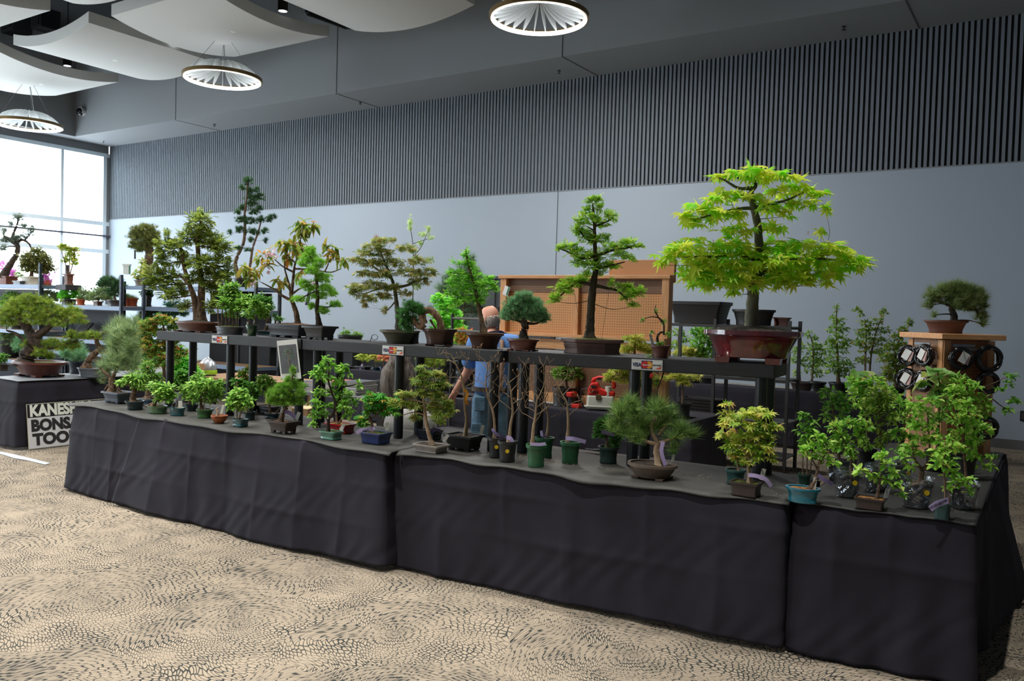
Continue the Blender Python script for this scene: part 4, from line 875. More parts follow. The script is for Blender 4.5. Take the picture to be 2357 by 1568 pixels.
        pos = pos - d / np.linalg.norm(d, axis=1, keepdims=True) * size[:, None] * .4
        TT.append(frames(pos, d, upv, size))
    if TT:
        T = np.concatenate(TT); n = len(T)
        if nobj:
            near = T[:, :, 3] @ -_f + rng.uniform(0, .12, n); idx = np.argsort(-near); sel = idx[:nobj]; rest = idx[nobj:]
            me = leafmesh(leaf, lm)
            for i in sel:
                lo = bpy.data.objects.new('leaf', me); COL.objects.link(lo); lo.parent = root
                t = T[i]; lo.matrix_local = Matrix(((*t[0],), (*t[1],), (*t[2],), (0, 0, 0, 1)))
        else: rest = np.arange(n)
        if len(rest): scatter_mesh('foliage', leaf, T[rest], lm, root)
    if tb.v: smooth_angle(tb.build('trunk', bark, root), 60)
    for tg in tags:
        k = tg[0]
        if k == 'stake':
            p, q = L(*tg[1:3], -2), L(*tg[3:5], -2); wv = (tg[6] if len(tg) > 6 else 4.5) * mp; m_ = tg[5] if len(tg) > 5 else STAKE; dd = (q - p); s = np.cross(dd, _f); s /= np.linalg.norm(s); M = MB(); th = _f * .0012
            c4 = [p - s * wv, p + s * wv, q + s * wv, q - s * wv]; M.add([x - th for x in c4] + [x + th for x in c4], [(0, 1, 2, 3), (7, 6, 5, 4), (0, 4, 5, 1), (1, 5, 6, 2), (2, 6, 7, 3), (3, 7, 4, 0)]); so2 = M.build('plant_stake', m_, root)
        else:
            pts = [L(*p) for p in tg[2]]; sp2 = spline(pts, 5); wv = tg[3] * mp / 2; G = []
            for i, p in enumerate(sp2):
                d = sp2[min(i + 1, len(sp2) - 1)] - sp2[max(i - 1, 0)]; s = np.cross(d, _f); s /= np.linalg.norm(s) + 1e-9; G.append([p - s * wv - _f * .004, p + s * wv - _f * .004])
            rb = MB().grid(G).build('ribbon_tag', tg[1], root); rb.modifiers.new('t', 'SOLIDIFY').thickness = .0012
            if len(tg) > 4:
                i = len(sp2) // 2; d = sp2[-1] - sp2[0]; d = d if d @ _r > 0 else -d; d /= np.linalg.norm(d); yv = np.cross(-_f, d); p = sp2[i] - _f * .0075 - d * tg[5] * mp - yv * wv * .5
                text('ribbon_lettering', tg[4], wv * 1.15, INK, root, p, d, yv, .0003)
    root['_mp'] = mp
    del root['_mp']
    root_info[root.name] = (B, mp, L, hs)
    return root
root_info = {}; ZB = 1.43
# leaf colours
G_OLIVE = leafmat('needles_olive', ((62, 84, 26), (102, 124, 40), (150, 158, 64))); G_SPRUCE = leafmat('needles_fresh', ((52, 92, 22), (88, 140, 34), (140, 170, 60)))
G_FRESH = leafmat('leaves_fresh_green', ((64, 112, 28), (102, 148, 44), (152, 182, 84))); G_LIME = leafmat('leaves_lime', ((120, 202, 16), (176, 230, 30), (214, 244, 62)), .52)
G_MID = leafmat('leaves_mid_green', ((36, 84, 20), (66, 122, 30), (104, 150, 48))); G_DARKPINE = leafmat('needles_dark_pine', ((28, 56, 30), (44, 80, 44), (74, 106, 62)))
G_BLUE = leafmat('needles_blue_green', ((52, 100, 62), (88, 138, 92), (142, 176, 134))); G_GREYPINE = leafmat('needles_grey_green', ((62, 92, 58), (100, 128, 84), (156, 166, 108)))
G_BRONZE = leafmat('leaves_bronze', ((94, 118, 42), (134, 148, 60), (190, 178, 110), (160, 124, 74))); G_CHERRY = leafmat('leaves_cherry', ((80, 112, 36), (112, 138, 46), (138, 144, 54), (168, 146, 60), (198, 122, 48)))
G_LARCH = leafmat('needles_larch', ((84, 138, 28), (122, 172, 46), (156, 190, 74)), .45); G_FEATHER = leafmat('sprays_redwood', ((60, 128, 20), (100, 168, 36), (150, 196, 60)), .45)
G_CYP = leafmat('sprays_cypress', ((84, 140, 22), (124, 176, 34), (176, 198, 60), (160, 120, 54))); G_MAPLEG = leafmat('leaves_maple_green', ((46, 104, 18), (84, 140, 28), (140, 160, 40), (180, 120, 44)))
G_MAPLEY = leafmat('leaves_maple_golden', ((92, 134, 28), (150, 172, 50), (204, 192, 96), (168, 128, 54))); G_MAPLEB = leafmat('leaves_maple_tan', ((76, 112, 30), (116, 142, 46), (166, 154, 80)))
G_HORN = leafmat('leaves_hornbeam', ((76, 136, 28), (122, 172, 44), (170, 204, 86), (152, 152, 60))); G_HORND = leafmat('leaves_hornbeam_deep', ((56, 112, 26), (94, 152, 40), (144, 182, 72)))
G_AUTUMN = leafmat('leaves_autumn', ((50, 100, 26), (80, 124, 34), (126, 142, 40), (156, 132, 40), (150, 56, 34))); G_AZAL = leafmat('leaves_azalea', ((72, 88, 34), (108, 116, 54), (146, 140, 92)))
G_PINK = leafmat('petals_pink', ((206, 140, 160), (232, 178, 190), (240, 206, 210))); G_MAG = leafmat('petals_magenta', ((190, 92, 170), (216, 130, 200), (232, 170, 220)))
G_BEND = leafmat('leaves_weeping', ((120, 140, 30), (170, 176, 60), (196, 184, 96)))
# glazes and clays
def clay(n, c, rough=.5, **k): return mat(n, c, rough, var=k.pop('var', .18), scale=k.pop('scale', 14), **k)
P_BROWN = clay('clay_brown', (104, 62, 42)); P_DKGREY = clay('clay_dark_grey', (54, 56, 60), .45); P_RED = clay('clay_red_brown', (92, 44, 34), .4); P_OLIVE = clay('clay_olive_grey', (104, 102, 84), .55)
P_HEX = clay('clay_chocolate', (84, 58, 48), .5); P_TRAY = clay('clay_mauve_brown', (100, 74, 68), .5); P_GLAZE = clay('glaze_oxblood', (104, 24, 26), .14, coat=.8, c2=(78, 22, 34)); P_TEAL = clay('glaze_teal', (22, 78, 84), .2, coat=.5); P_GREEN = clay('glaze_green', (44, 86, 52), .25, coat=.5)
P_NAVY = clay('glaze_navy', (22, 44, 98), .2, coat=.6); P_CEL = clay('glaze_celadon', (86, 134, 114), .22, coat=.5); P_SCAR = clay('glaze_scarlet', (150, 20, 26), .2, coat=.5); P_STONE = clay('clay_pale_grey', (136, 130, 122), .6); P_BLK = clay('plastic_black', (30, 30, 31), .4)
P_NURB = clay('nursery_black', (34, 35, 36), .4); P_NURG = clay('nursery_green', (38, 92, 58), .4); P_NURD = clay('nursery_dark_green', (38, 62, 56), .45); P_SLATE = clay('clay_slate', (92, 100, 110), .45); P_ROCKO = clay('pot_orange_rock', (168, 92, 48), .5, c2=(120, 58, 30), scale=30); P_TERRA = clay('terracotta', (176, 84, 46), .65)
P_DKTEAL = clay('glaze_dark_teal', (24, 52, 58), .25, coat=.4); P_BLUEG = clay('glaze_blue_grey', (76, 104, 128), .3, coat=.3); P_WHITE = clay('clay_white', (206, 204, 190), .5); P_UMBER = clay('clay_umber', (92, 78, 66), .55); P_DKBR = clay('clay_dark_brown', (52, 40, 36), .5); P_TURQ = clay('glaze_turquoise', (18, 104, 122), .16, coat=.7)
ZB = 1.43; YA, YB, YC = 4.60, 4.63, 4.76
# ---- on the benches, left to right
plant('conifer_bonsai', 'twin-trunk olive green conifer in a shallow brown oval pot, on the left bench', 455, 765, ZB, ('oval', 116, 24, P_BROWN, dict(bot=.84, rim=3, r=.6, foot=3)),
  [(11, 3, [(462, 745), (463, 690), (464, 653), (457, 590), (454, 540), (464, 508)]), (8, 2.5, [(455, 742), (448, 690), (436, 653), (423, 612), (416, 570), (396, 550)]), (4, 1.5, [(440, 660), (414, 634), (398, 640)], 1), (4, 1.5, [(457, 600), (500, 612), (516, 612)], 1)],
  [(458, 512, 36, 20), (436, 546, 27, 16), (474, 552, 45, 18), (500, 566, 26, 17), (396, 572, 38, 18), (384, 543, 8, 12), (373, 602, 22, 16), (425, 600, 22, 14), (474, 606, 36, 17), (514, 584, 20, 22), (362, 637, 32, 18), (352, 655, 18, 12), (396, 644, 30, 18), (447, 640, 18, 14), (485, 642, 33, 22), (525, 622, 16, 14), (385, 680, 22, 14), (416, 671, 18, 14), (429, 704, 16, 12), (486, 706, 14, 16), (514, 644, 22, 14), (490, 668, 22, 14)],
  'spray', 17, G_OLIVE, 1.05, soil=SOILD, Y=YA, bark=BARK, dz=.7, mound=6, tw=4)
plant('maple_forest', 'group of slender fresh green maples on moss in a shallow black tray', 529, 771, ZB, ('oval', 74, 19, P_DKGREY, dict(bot=.9, r=.6, rim=2)),
  [(2.5, 1, [(505 + 8 * k, 752), (502 + 9 * k, 725), (500 + 10 * k + (k % 2) * 6, 690)]) for k in range(6)],
  [(520, 672, 18, 14), (545, 690, 24, 16), (518, 700, 20, 13), (555, 706, 24, 14), (538, 664, 14, 12), (572, 698, 12, 12), (535, 722, 18, 8)], 'oval', 11, G_FRESH, 1.6, 40, MOSS, YA - .1, tags=(), mound=5, moss=150)
plant('quince_bonsai', 'small leafy tree in a little round green glazed pot on the left bench', 580, 777, ZB, ('round', 29, 25, P_GREEN, dict(bot=.62, belly=.12, rim=2)),
  [(3, 1, [(583, 752), (588, 738), (580, 720)]), (2, 1, [(583, 750), (574, 738), (566, 728)])], [(592, 712, 22, 14), (606, 722, 12, 12), (572, 724, 12, 9), (586, 700, 13, 9)], 'oval', 11, G_FRESH, 1.5, 20, SOILD, YA - .12, tags=(('stake', 568, 756, 570, 740, STAKE, 2),))
plant('teal_tray_planting', 'two little rough-barked trees in a flat teal tray behind the cherry', 620, 752, ZB, ('rect', 70, 10, P_DKTEAL, dict(bot=.95, r=.5)),
  [(4, 1.5, [(612, 742), (617, 728), (618, 712)]), (3, 1, [(636, 744), (634, 738), (638, 730)])], [(620, 694, 9, 8), (626, 708, 8, 5), (640, 734, 12, 5), (632, 726, 6, 5), (596, 700, 22, 18)], 'oval', 6, G_MID, 1.4, 0, SOILD, YA + .12)
plant('cherry_bonsai', 'cherry with drooping bronze leaves and pink blossom in a dark grey rectangular pot', 673, 782, ZB, ('rect', 130, 31, P_DKGREY, dict(bot=.86, r=.55, rim=3, foot=5)),
  [(7, 4, [(686, 746), (682, 720), (673, 694), (669, 672)]), (4, 2, [(671, 676), (675, 640), (678, 612), (686, 590)], 1), (4, 1.2, [(669, 690), (650, 680), (636, 668), (622, 660), (603, 650)], 1), (3.5, 1.2, [(670, 674), (664, 650), (656, 620), (655, 600)], 1), (3, 1, [(672, 676), (690, 664), (704, 660)], 1), (3, 1, [(676, 626), (650, 612), (632, 596)], 1), (2.5, 1, [(678, 618), (720, 620), (760, 626), (785, 618)], 1), (2, 1, [(748, 624), (756, 606), (762, 590)], 1), (2.5, 1, [(680, 604), (664, 590), (658, 570)], 1), (2.5, 1, [(686, 590), (690, 560), (696, 535)], 1)],
  [(698, 524, 24, 18), (724, 520, 10, 12), (690, 545, 16, 10), (668, 570, 26, 14), (648, 562, 12, 10), (606, 592, 20, 14), (618, 612, 14, 12), (564, 622, 18, 10), (582, 630, 22, 12), (578, 645, 14, 10), (662, 596, 14, 12), (686, 580, 20, 10), (650, 652, 12, 8), (640, 648, 10, 8), (768, 588, 20, 14), (764, 572, 16, 8), (790, 604, 16, 10), (748, 566, 8, 6), (690, 632, 10, 8), (708, 575, 12, 10)],
  'long', 27, G_CHERRY, 1.1, 150, SOIL, YA, up=.5, droop=.65, twr=.6, tw=3, mound=6, tags=(('ribbon', LAVD, [(714, 662, -6), (711, 680, -6), (706, 702, -6)], 8),))
R_ = bpy.data.objects['cherry_bonsai']; B_, mp_, L_, hs_ = root_info['cherry_bonsai']; rng_ = np.random.default_rng(5)
pc = np.array([L_(x + rng_.normal(0, 7), y + rng_.normal(0, 6), rng_.uniform(-14, 0)) for x, y in ((626, 590), (622, 584), (614, 612), (632, 578), (588, 650), (712, 650)) for _ in range(7)])
scatter_mesh('blossom', 'blossom', frames(pc, rng_.normal(0, 1, (len(pc), 3)), rng_.normal(0, 1, (len(pc), 3)) - _f * 2, rng_.uniform(5, 8, len(pc)) * mp_), G_PINK, R_)
plant('larch_bonsai', 'bright green soft needled larch in a dark angular pot beside the cherry', 736, 786, ZB, ('rect', 88, 32, P_DKGREY, dict(bot=.74, r=.75, rim=3, foot=6)),
  [(6, 2, [(736, 756), (730, 715), (731, 680), (728, 640), (722, 610), (712, 585)]), (2, 1, [(730, 668), (700, 682), (688, 690)], 1), (2, 1, [(731, 704), (756, 706), (774, 700)], 1), (2, 1, [(730, 704), (714, 708)], 1)],
  [(714, 575, 14, 8), (712, 592, 22, 12), (700, 605, 16, 10), (732, 606, 16, 12), (718, 622, 20, 10), (742, 640, 20, 12), (700, 652, 16, 8), (712, 662, 18, 8), (750, 662, 22, 8), (735, 680, 22, 9), (765, 675, 14, 7), (690, 688, 18, 7), (772, 700, 16, 7), (718, 704, 10, 8), (744, 715, 14, 8)], 'tuft', 10, G_LARCH, 1.7, 0, SOILD, YA - .1, bark=BARKD, twr=.5, tw=3, mound=4)
plant('bronze_maple', 'broad bronze leaved maple in a flared olive grey round pot on the middle bench', 917, 795, ZB, ('round', 88, 31, P_OLIVE, dict(bot=.6, rim=3)),
  [(7, 3, [(918, 762), (915, 720), (912, 690), (908, 665), (904, 648)]), (4, 1.2, [(905, 650), (893, 620), (880, 590), (872, 560)], 1), (4, 1.5, [(908, 662), (940, 655), (960, 645), (985, 640)], 1), (3, 1, [(900, 640), (870, 620), (840, 600), (820, 590)], 1), (3, 1, [(906, 655), (870, 665), (840, 675)], 1), (2, 1, [(912, 690), (900, 705), (890, 715)], 1)],
  [(872, 553, 20, 7), (862, 566, 26, 8), (895, 552, 14, 5), (838, 582, 24, 7), (880, 582, 30, 10), (935, 572, 26, 9), (850, 606, 30, 9), (900, 604, 34, 10), (960, 602, 24, 8), (835, 630, 22, 8), (880, 630, 32, 10), (940, 628, 34, 10), (985, 626, 22, 10), (818, 662, 22, 9), (860, 658, 32, 11), (905, 662, 22, 9), (965, 648, 28, 9), (845, 686, 24, 10), (884, 680, 20, 8), (838, 700, 8, 6), (886, 714, 8, 8), (820, 598, 20, 6), (815, 674, 14, 8), (935, 676, 14, 8)], 'maplefine', 15, G_BRONZE, 1.05, 140, SOILD, YB, bark=BARKO, up=.6, droop=.5, twr=.5, tw=3)
plant('larch_sapling', 'thin feathery larch sapling in a black nursery pot behind the bronze maple', 952, 794, ZB, ('round', 28, 30, P_NURB, dict(bot=.85)),
  [(1.3, .7, [(952, 768), (950, 700), (952, 620), (950, 560), (942, 510)]), (.9, .5, [(951, 590), (968, 570), (986, 530)], 1), (.8, .5, [(952, 560), (975, 552), (998, 546)], 1)],
  [(944, 518, 6, 16), (975, 540, 12, 6), (990, 547, 10, 4), (985, 528, 6, 8), (950, 575, 10, 8), (952, 600, 10, 8), (968, 560, 8, 6), (990, 600, 10, 8), (960, 660, 10, 8)], 'tuft', 9, leafmat('needles_pale_larch', ((150, 196, 110), (178, 214, 140), (190, 216, 160)), .45), .9, 0, SOILD, YB + .1, bark=BARKO, twr=.25, tw=2)
plant('cascade_pine', 'pine with a gnarled bare trunk arching left out of a chocolate hexagonal pot', 1011, 799, ZB, ('hex', 82, 40, P_HEX, dict(bot=.74, rim=3, foot=4, band=0, r=.9, rz=.5)),
  [(7, 9, [(1016, 757), (1012, 738), (1002, 722), (988, 713), (976, 716), (972, 730), (976, 745)]), (9, 5, [(976, 745), (968, 752), (958, 744), (950, 730)], 1), (3, 2, [(990, 735), (996, 745), (1004, 758)], 1)],
  [(948, 706, 22, 14), (932, 722, 16, 14), (962, 712, 16, 12), (945, 736, 20, 12), (928, 742, 10, 8), (940, 756, 14, 8), (992, 712, 6, 6)], 'tuft', 13, leafmat('needles_pine_vivid', ((30, 72, 28), (48, 104, 42), (90, 140, 70))), 1.8, 0, MOSSY, YB - .05, bark=DEADW, twr=.6, tw=3)
plant('redwood_bonsai', 'feathery dawn redwood with leaning trunk in a brown lobed pot, in front of the man', 1115, 805, ZB, ('lotus', 86, 36, clay('clay_walnut', (84, 54, 38), .45), dict(bot=.66, rim=3)),
  [(7, 2, [(1114, 772), (1108, 735), (1103, 710), (1097, 680), (1087, 640), (1078, 610), (1072, 572)])],
  [(1072, 590, 8, 12), (1062, 606, 22, 7), (1088, 612, 14, 7), (1048, 626, 22, 7), (1090, 634, 22, 7), (1064, 642, 26, 8), (1042, 652, 18, 7), (1100, 655, 24, 8), (1066, 664, 30, 8), (1040, 676, 20, 7), (1126, 650, 16, 7), (1132, 664, 14, 6), (1108, 676, 22, 8), (1070, 688, 26, 8), (1126, 640, 12, 5), (1048, 700, 14, 6), (1100, 692, 16, 6)], 'spray', 16, G_FEATHER, 1.0, 0, MOSSY, YB, bark=BARK, twr=.45, tw=4, droop=.2)
plant('white_pine', 'dome shaped blue-green pine on a stout trunk in a red-brown oval pot', 1203, 807, ZB, ('oval', 74, 28, P_RED, dict(bot=.8, rim=3, r=.75, foot=3)),
  [(11, 8, [(1206, 780), (1205, 765), (1209, 752), (1206, 742)]), (8, 3, [(1206, 745), (1207, 725), (1206, 705), (1208, 690)], 1), (4, 1.5, [(1206, 742), (1185, 735), (1166, 732)], 1), (4, 1.5, [(1207, 742), (1232, 744), (1256, 734)], 1)],
  [(1208, 684, 20, 13), (1190, 694, 22, 13), (1228, 698, 22, 13), (1180, 712, 24, 13), (1210, 710, 26, 14), (1238, 716, 20, 13), (1164, 726, 14, 10), (1196, 728, 22, 10), (1226, 730, 22, 10), (1252, 732, 17, 12)], 'tuft', 13, G_BLUE, 2.0, 0, MOSS, YC - .18, bark=BARKD, twr=.6, tw=4, moss=40)
plant('cypress_bonsai', 'tall bald cypress with rough dark trunk in a long mauve-brown six-sided tray', 1362, 815, ZB, ('hex', 146, 34, P_TRAY, dict(bot=.9, rim=6, r=.55, band=1.5, rz=.42, soil=.9)),
  [(12, 8, [(1357, 782), (1359, 740), (1362, 690), (1366, 650)]), (8, 2, [(1366, 652), (1372, 610), (1369, 560), (1368, 510), (1364, 470)], 1), (5, 1.5, [(1365, 655), (1340, 650), (1320, 655), (1290, 680)], 1), (5, 1.5, [(1367, 655), (1395, 662), (1420, 668), (1445, 690)], 1), (4, 1.2, [(1372, 588), (1340, 594), (1310, 580), (1290, 572)], 1), (4, 1.2, [(1372, 588), (1410, 575), (1440, 570), (1470, 565)], 1), (4, 1.2, [(1372, 618), (1400, 612), (1438, 602)], 1), (3, 1, [(1370, 560), (1345, 545), (1330, 520)], 1), (3, 1, [(1369, 520), (1395, 510), (1410, 500)], 1), (2.5, 1, [(1368, 530), (1350, 520)], 1)],
  [(1362, 462, 14, 10), (1376, 462, 10, 9), (1350, 486, 12, 8), (1382, 480, 10, 8), (1362, 502, 22, 9), (1405, 498, 18, 9), (1336, 512, 14, 10), (1378, 515, 22, 9), (1345, 540, 20, 11), (1330, 530, 14, 9), (1372, 552, 26, 9), (1396, 546, 10, 6), (1308, 568, 18, 9), (1290, 572, 12, 5), (1330, 582, 26, 10), (1370, 590, 30, 10), (1410, 570, 26, 9), (1445, 562, 26, 9), (1470, 566, 12, 6), (1425, 585, 18, 7), (1330, 604, 18, 8), (1365, 612, 26, 10), (1400, 612, 22, 8), (1450, 592, 12, 7), (1350, 630, 12, 7), (1384, 628, 12, 7), (1318, 650, 24, 10), (1298, 664, 22, 11), (1278, 688, 18, 10), (1336, 644, 14, 9), (1408, 650, 8, 6), (1440, 662, 24, 11), (1458, 676, 22, 10), (1475, 670, 14, 8), (1440, 684, 16, 8), (1456, 702, 12, 7)], 'spray', 15, G_CYP, 1.2, 0, MOSS, YC - .02, bark=mat('bark_cypress', (74, 64, 44), .9, c2=(40, 36, 26), scale=24, bump=.9, bscale=40, stretch=(1, 1, .25)), twr=.5, tw=4, moss=160, droop=.15, dz=.6)
R_ = bpy.data.objects['cypress_bonsai']; B_, mp_, L_, hs_ = root_info['cypress_bonsai']
for p, q in (((1322, 672), (1342, 785)), ((1402, 668), (1384, 784))): MB().tube([L_(*p, -4), L_(*q, -6)], .0012, 4).build('guy_wire', INK, R_)
plant('cascade_quince', 'tiny round-leaved tree trailing over the bench edge from a small brown pot', 1519, 828, ZB, ('round', 47, 30, clay('clay_reddish', (90, 52, 44), .5), dict(bot=.72, rim=3)),
  [(4, 2, [(1524, 800), (1514, 785), (1514, 772), (1522, 764), (1530, 765)]), (3, 1.2, [(1518, 798), (1512, 806), (1526, 822), (1530, 842), (1524, 868), (1514, 895), (1512, 925)], 1), (2.5, .8, [(1528, 770), (1526, 740), (1505, 728), (1475, 735)], 1), (2, .7, [(1524, 742), (1508, 716), (1510, 700)], 1), (1.8, .7, [(1512, 806), (1498, 820), (1490, 826)], 1)],
  [(1480, 738, 6, 4), (1510, 716, 6, 4), (1528, 742, 6, 6), (1500, 766, 6, 3), (1538, 770, 8, 6), (1495, 822, 7, 4), (1534, 830, 8, 6), (1530, 850, 10, 6), (1512, 880, 7, 6), (1520, 790, 10, 4)], 'oval', 7, G_FRESH, .9, 0, MOSS, YC - .1, bark=BARKD, tags=(('stake', 1505, 798, 1496, 768, STAKEG, 3),), twr=.4, tw=2, dz=.5)
R_ = bpy.data.objects['cascade_quince']; B_, mp_, L_, hs_ = root_info['cascade_quince']
scatter_mesh('blossom', 'blossom', frames(np.array([L_(1500, 862, -8), L_(1498, 866, -6)]), np.array([[1., 0, 0], [0, 0, 1.]]), np.array([-_f, -_f]), np.array([8., 7]) * mp_), leafmat('petals_red', ((220, 30, 24), (236, 50, 30))), R_)
LIME = [(1745, 394, 42, 12), (1700, 400, 34, 10), (1786, 402, 34, 11), (1655, 406, 26, 9), (1828, 414, 30, 10), (1742, 412, 40, 12), (1800, 440, 40, 12), (1850, 436, 36, 11), (1888, 448, 26, 10), (1680, 452, 40, 12), (1640, 462, 34, 12), (1604, 478, 30, 11), (1720, 458, 34, 11), (1770, 478, 34, 12), (1815, 470, 36, 11), (1862, 470, 30, 11), (1640, 494, 40, 14), (1600, 512, 30, 16), (1578, 500, 20, 12), (1690, 492, 32, 10), (1800, 494, 24, 10), (1900, 480, 16, 9),
  (1700, 530, 34, 12), (1780, 524, 34, 10), (1668, 534, 24, 8), (1890, 532, 18, 7),
  (1570, 572, 34, 14), (1545, 592, 32, 16), (1620, 566, 46, 14), (1680, 562, 44, 14), (1600, 600, 46, 18), (1660, 598, 54, 20), (1730, 580, 50, 16), (1790, 570, 50, 16), (1850, 566, 46, 14), (1910, 572, 44, 14), (1955, 590, 36, 13), (1985, 604, 24, 10), (1740, 604, 60, 20), (1810, 600, 60, 20), (1880, 600, 54, 20), (1940, 612, 44, 16), (1600, 632, 44, 18), (1650, 636, 50, 20), (1710, 630, 50, 20), (1780, 632, 60, 20), (1850, 630, 50, 18), (1910, 632, 36, 14), (1620, 656, 34, 14), (1690, 655, 40, 14), (1840, 650, 38, 16), (1740, 652, 40, 14), (1790, 655, 24, 12), (1690, 672, 12, 9), (1902, 650, 16, 10), (1520, 604, 16, 12)]
plant('lime_maple', 'large lime green maple with layered crown in an oxblood glazed eight-sided pot', 1731, 840, ZB, ('oct', 206, 74, P_GLAZE, dict(bot=.72, rim=4, r=.8, foot=12, soil=.93, rz=.1)),
  [(17, 12, [(1729, 765), (1729, 735), (1733, 690), (1735, 655)]), (12, 7, [(1735, 660), (1748, 610), (1746, 550), (1742, 510), (1732, 465), (1728, 440)], 1), (6, 2, [(1728, 440), (1740, 425), (1732, 412), (1745, 398)], 1), (5, 1.5, [(1730, 432), (1700, 432), (1670, 415), (1655, 408)], 1), (5, 1.5, [(1740, 476), (1775, 468), (1810, 460), (1850, 442)], 1), (5, 1.5, [(1734, 478), (1700, 480), (1650, 490), (1600, 505)], 1), (6, 2, [(1746, 600), (1700, 585), (1640, 590), (1560, 590)], 1), (6, 2, [(1746, 612), (1800, 600), (1880, 595), (1960, 600)], 1), (6, 2, [(1744, 632), (1770, 622), (1800, 610)], 1)],
  LIME, 'maple', 34, G_LIME, 1.25, 300, SOILD, YC + .02, bark=BARKO, dz=.85, twr=.55, tw=3, up=.75, droop=.45, mound=14, moss=420)
R_ = bpy.data.objects['lime_maple']; B_, mp_, L_, hs_ = root_info['lime_maple']
scatter_mesh('seed_wings', 'spray', frames(np.array([L_(x, y) for x, y in ((1720, 386), (1742, 386), (1844, 402), (1860, 540), (1850, 578), (1642, 560))]), np.tile([0, 0, 1.], (6, 1)), np.tile([1., 0, 0], (6, 1)), np.full(6, 10) * mp_), leafmat('seeds_red', ((150, 60, 40), (190, 90, 60))), R_)
# ---- on the tables in front, left to right
Zt = .772
plant('root_pine', 'long needled pine on exposed roots in a slate grey rectangular pot at the table end', 262, 928, Zt, ('rect', 82, 30, P_SLATE, dict(bot=.78, rim=3, r=.72, foot=3)),
  [(11, 6, [(258, 905), (258, 885), (256, 868)]), (5, 2, [(256, 870), (240, 856), (230, 845)], 1), (5, 2, [(258, 872), (268, 850), (280, 830)], 1), (3, 2, [(250, 885), (242, 896), (240, 905)], 1), (3, 2, [(266, 885), (276, 898), (284, 906)], 1)],
  [(238, 845, 12, 14), (262, 835, 22, 16), (286, 826, 24, 18), (300, 800, 24, 20), (268, 800, 24, 20), (306, 842, 18, 16), (278, 772, 26, 18), (300, 762, 20, 18), (236, 870, 6, 14)], 'tuftlong', 34, G_GREYPINE, 1.0, 0, SOIL, bark=BARK, up=.4, tw=3)
def small(label, px, py, pot, trunk, pads, leaf='oval', ls=11, lm=G_FRESH, cov=1.5, nobj=24, soil=SOIL, name='small_maple', **k): return plant(name, label, px, py, Zt, pot, trunk, pads, leaf, ls, lm, cov, nobj, soil, **k)
small('squat maple with a thick stub trunk in a dark teal round pot', 303, 943, ('round', 44, 22, P_DKTEAL, dict(bot=.75)), [(8, 5, [(306, 924), (306, 910), (310, 895)])], [(290, 880, 20, 8), (312, 876, 22, 12), (322, 890, 18, 7), (276, 880, 10, 5), (300, 868, 12, 6), (330, 870, 12, 8)], 'long', 12, nobj=44)
small('maple with spreading roots in a blue-grey pot behind the dark teal one', 334, 934, ('oval', 42, 18, P_BLUEG, dict(bot=.85)), [(8, 4, [(340, 915), (340, 900), (342, 885)]), (3, 2, [(340, 908), (330, 916), (322, 920)], 1), (3, 2, [(342, 908), (350, 915), (356, 918)], 1)], [(340, 845, 14, 14), (335, 862, 24, 10), (355, 868, 18, 10), (362, 884, 12, 8), (330, 880, 14, 7)], 'long', 12, nobj=44)
small('small leaning maple with wide roots in a green oval pot', 354, 952, ('oval', 52, 20, clay('glaze_moss_green', (58, 98, 62), .25, coat=.5), dict(bot=.86)), [(6, 3, [(352, 932), (358, 922), (366, 908)]), (3, 2, [(356, 926), (342, 932), (334, 935)], 1)], [(372, 905, 22, 8), (360, 890, 18, 8), (384, 894, 18, 8), (378, 918, 20, 7), (392, 908, 14, 6), (365, 918, 10, 6)], 'oval', 12, nobj=30)
small('black twisted stub in a teal oval pot with a white stake', 402, 957, ('oval', 40, 21, P_TEAL, dict(bot=.84)), [(4, 2.5, [(398, 938), (399, 930), (404, 927)]), (2, 1.5, [(400, 930), (407, 932), (409, 926)], 1)], [], soil=SOIL, bark=INK, tags=(('stake', 415, 940, 415, 922),), lm=None, name='teal_pot_stub', nobj=0)
small('tree with hidden trunk in a small dark green pot behind the teal pot', 437, 946, ('round', 31, 18, P_DKTEAL, dict(bot=.78)), [(4, 2, [(436, 930), (438, 918), (440, 905)])], [(430, 910, 16, 10), (448, 900, 18, 12), (425, 895, 14, 8)], nobj=20)
small('leafy shrub in a dark brown rectangular pot behind the other small maples', 420, 925, ('rect', 48, 24, P_DKBR, dict(bot=.86)), [(3, 1, [(412, 902), (414, 890), (410, 875)]), (3, 1, [(428, 902), (430, 888), (434, 872)])], [(410, 876, 18, 10), (432, 872, 16, 10), (420, 862, 18, 8), (400, 885, 10, 8), (440, 884, 12, 8)], nobj=24, lm=G_MID)
small('big-leaved bright green shrub in a green round pot, middle of the left row', 465, 962, ('round', 38, 22, clay('glaze_leaf_green', (56, 104, 48), .25, coat=.5), dict(bot=.82)), [(4, 2, [(464, 940), (462, 920), (465, 900)]), (2, 1, [(466, 940), (472, 920), (478, 905)])], [(460, 870, 18, 10), (450, 888, 22, 10), (478, 884, 22, 12), (494, 898, 18, 10), (464, 906, 24, 10), (446, 918, 14, 8), (480, 918, 18, 8), (508, 890, 10, 14), (500, 912, 12, 8)], 'long', 16, G_FRESH, 1.4, 90, tags=(('stake', 471, 942, 471, 926, STAKEG, 2),))
small('tiny bent stem in an orange rock-like pot with a white stake', 501, 974, ('lotus', 36, 20, P_ROCKO, dict(bot=.55, belly=.22)), [(3, 1.2, [(500, 954), (501, 947), (498, 941), (503, 938)])], [], bark=BARKP, tags=(('stake', 509, 952, 514, 932, STAKE, 2.5),), lm=None, name='orange_rock_pot', nobj=0)
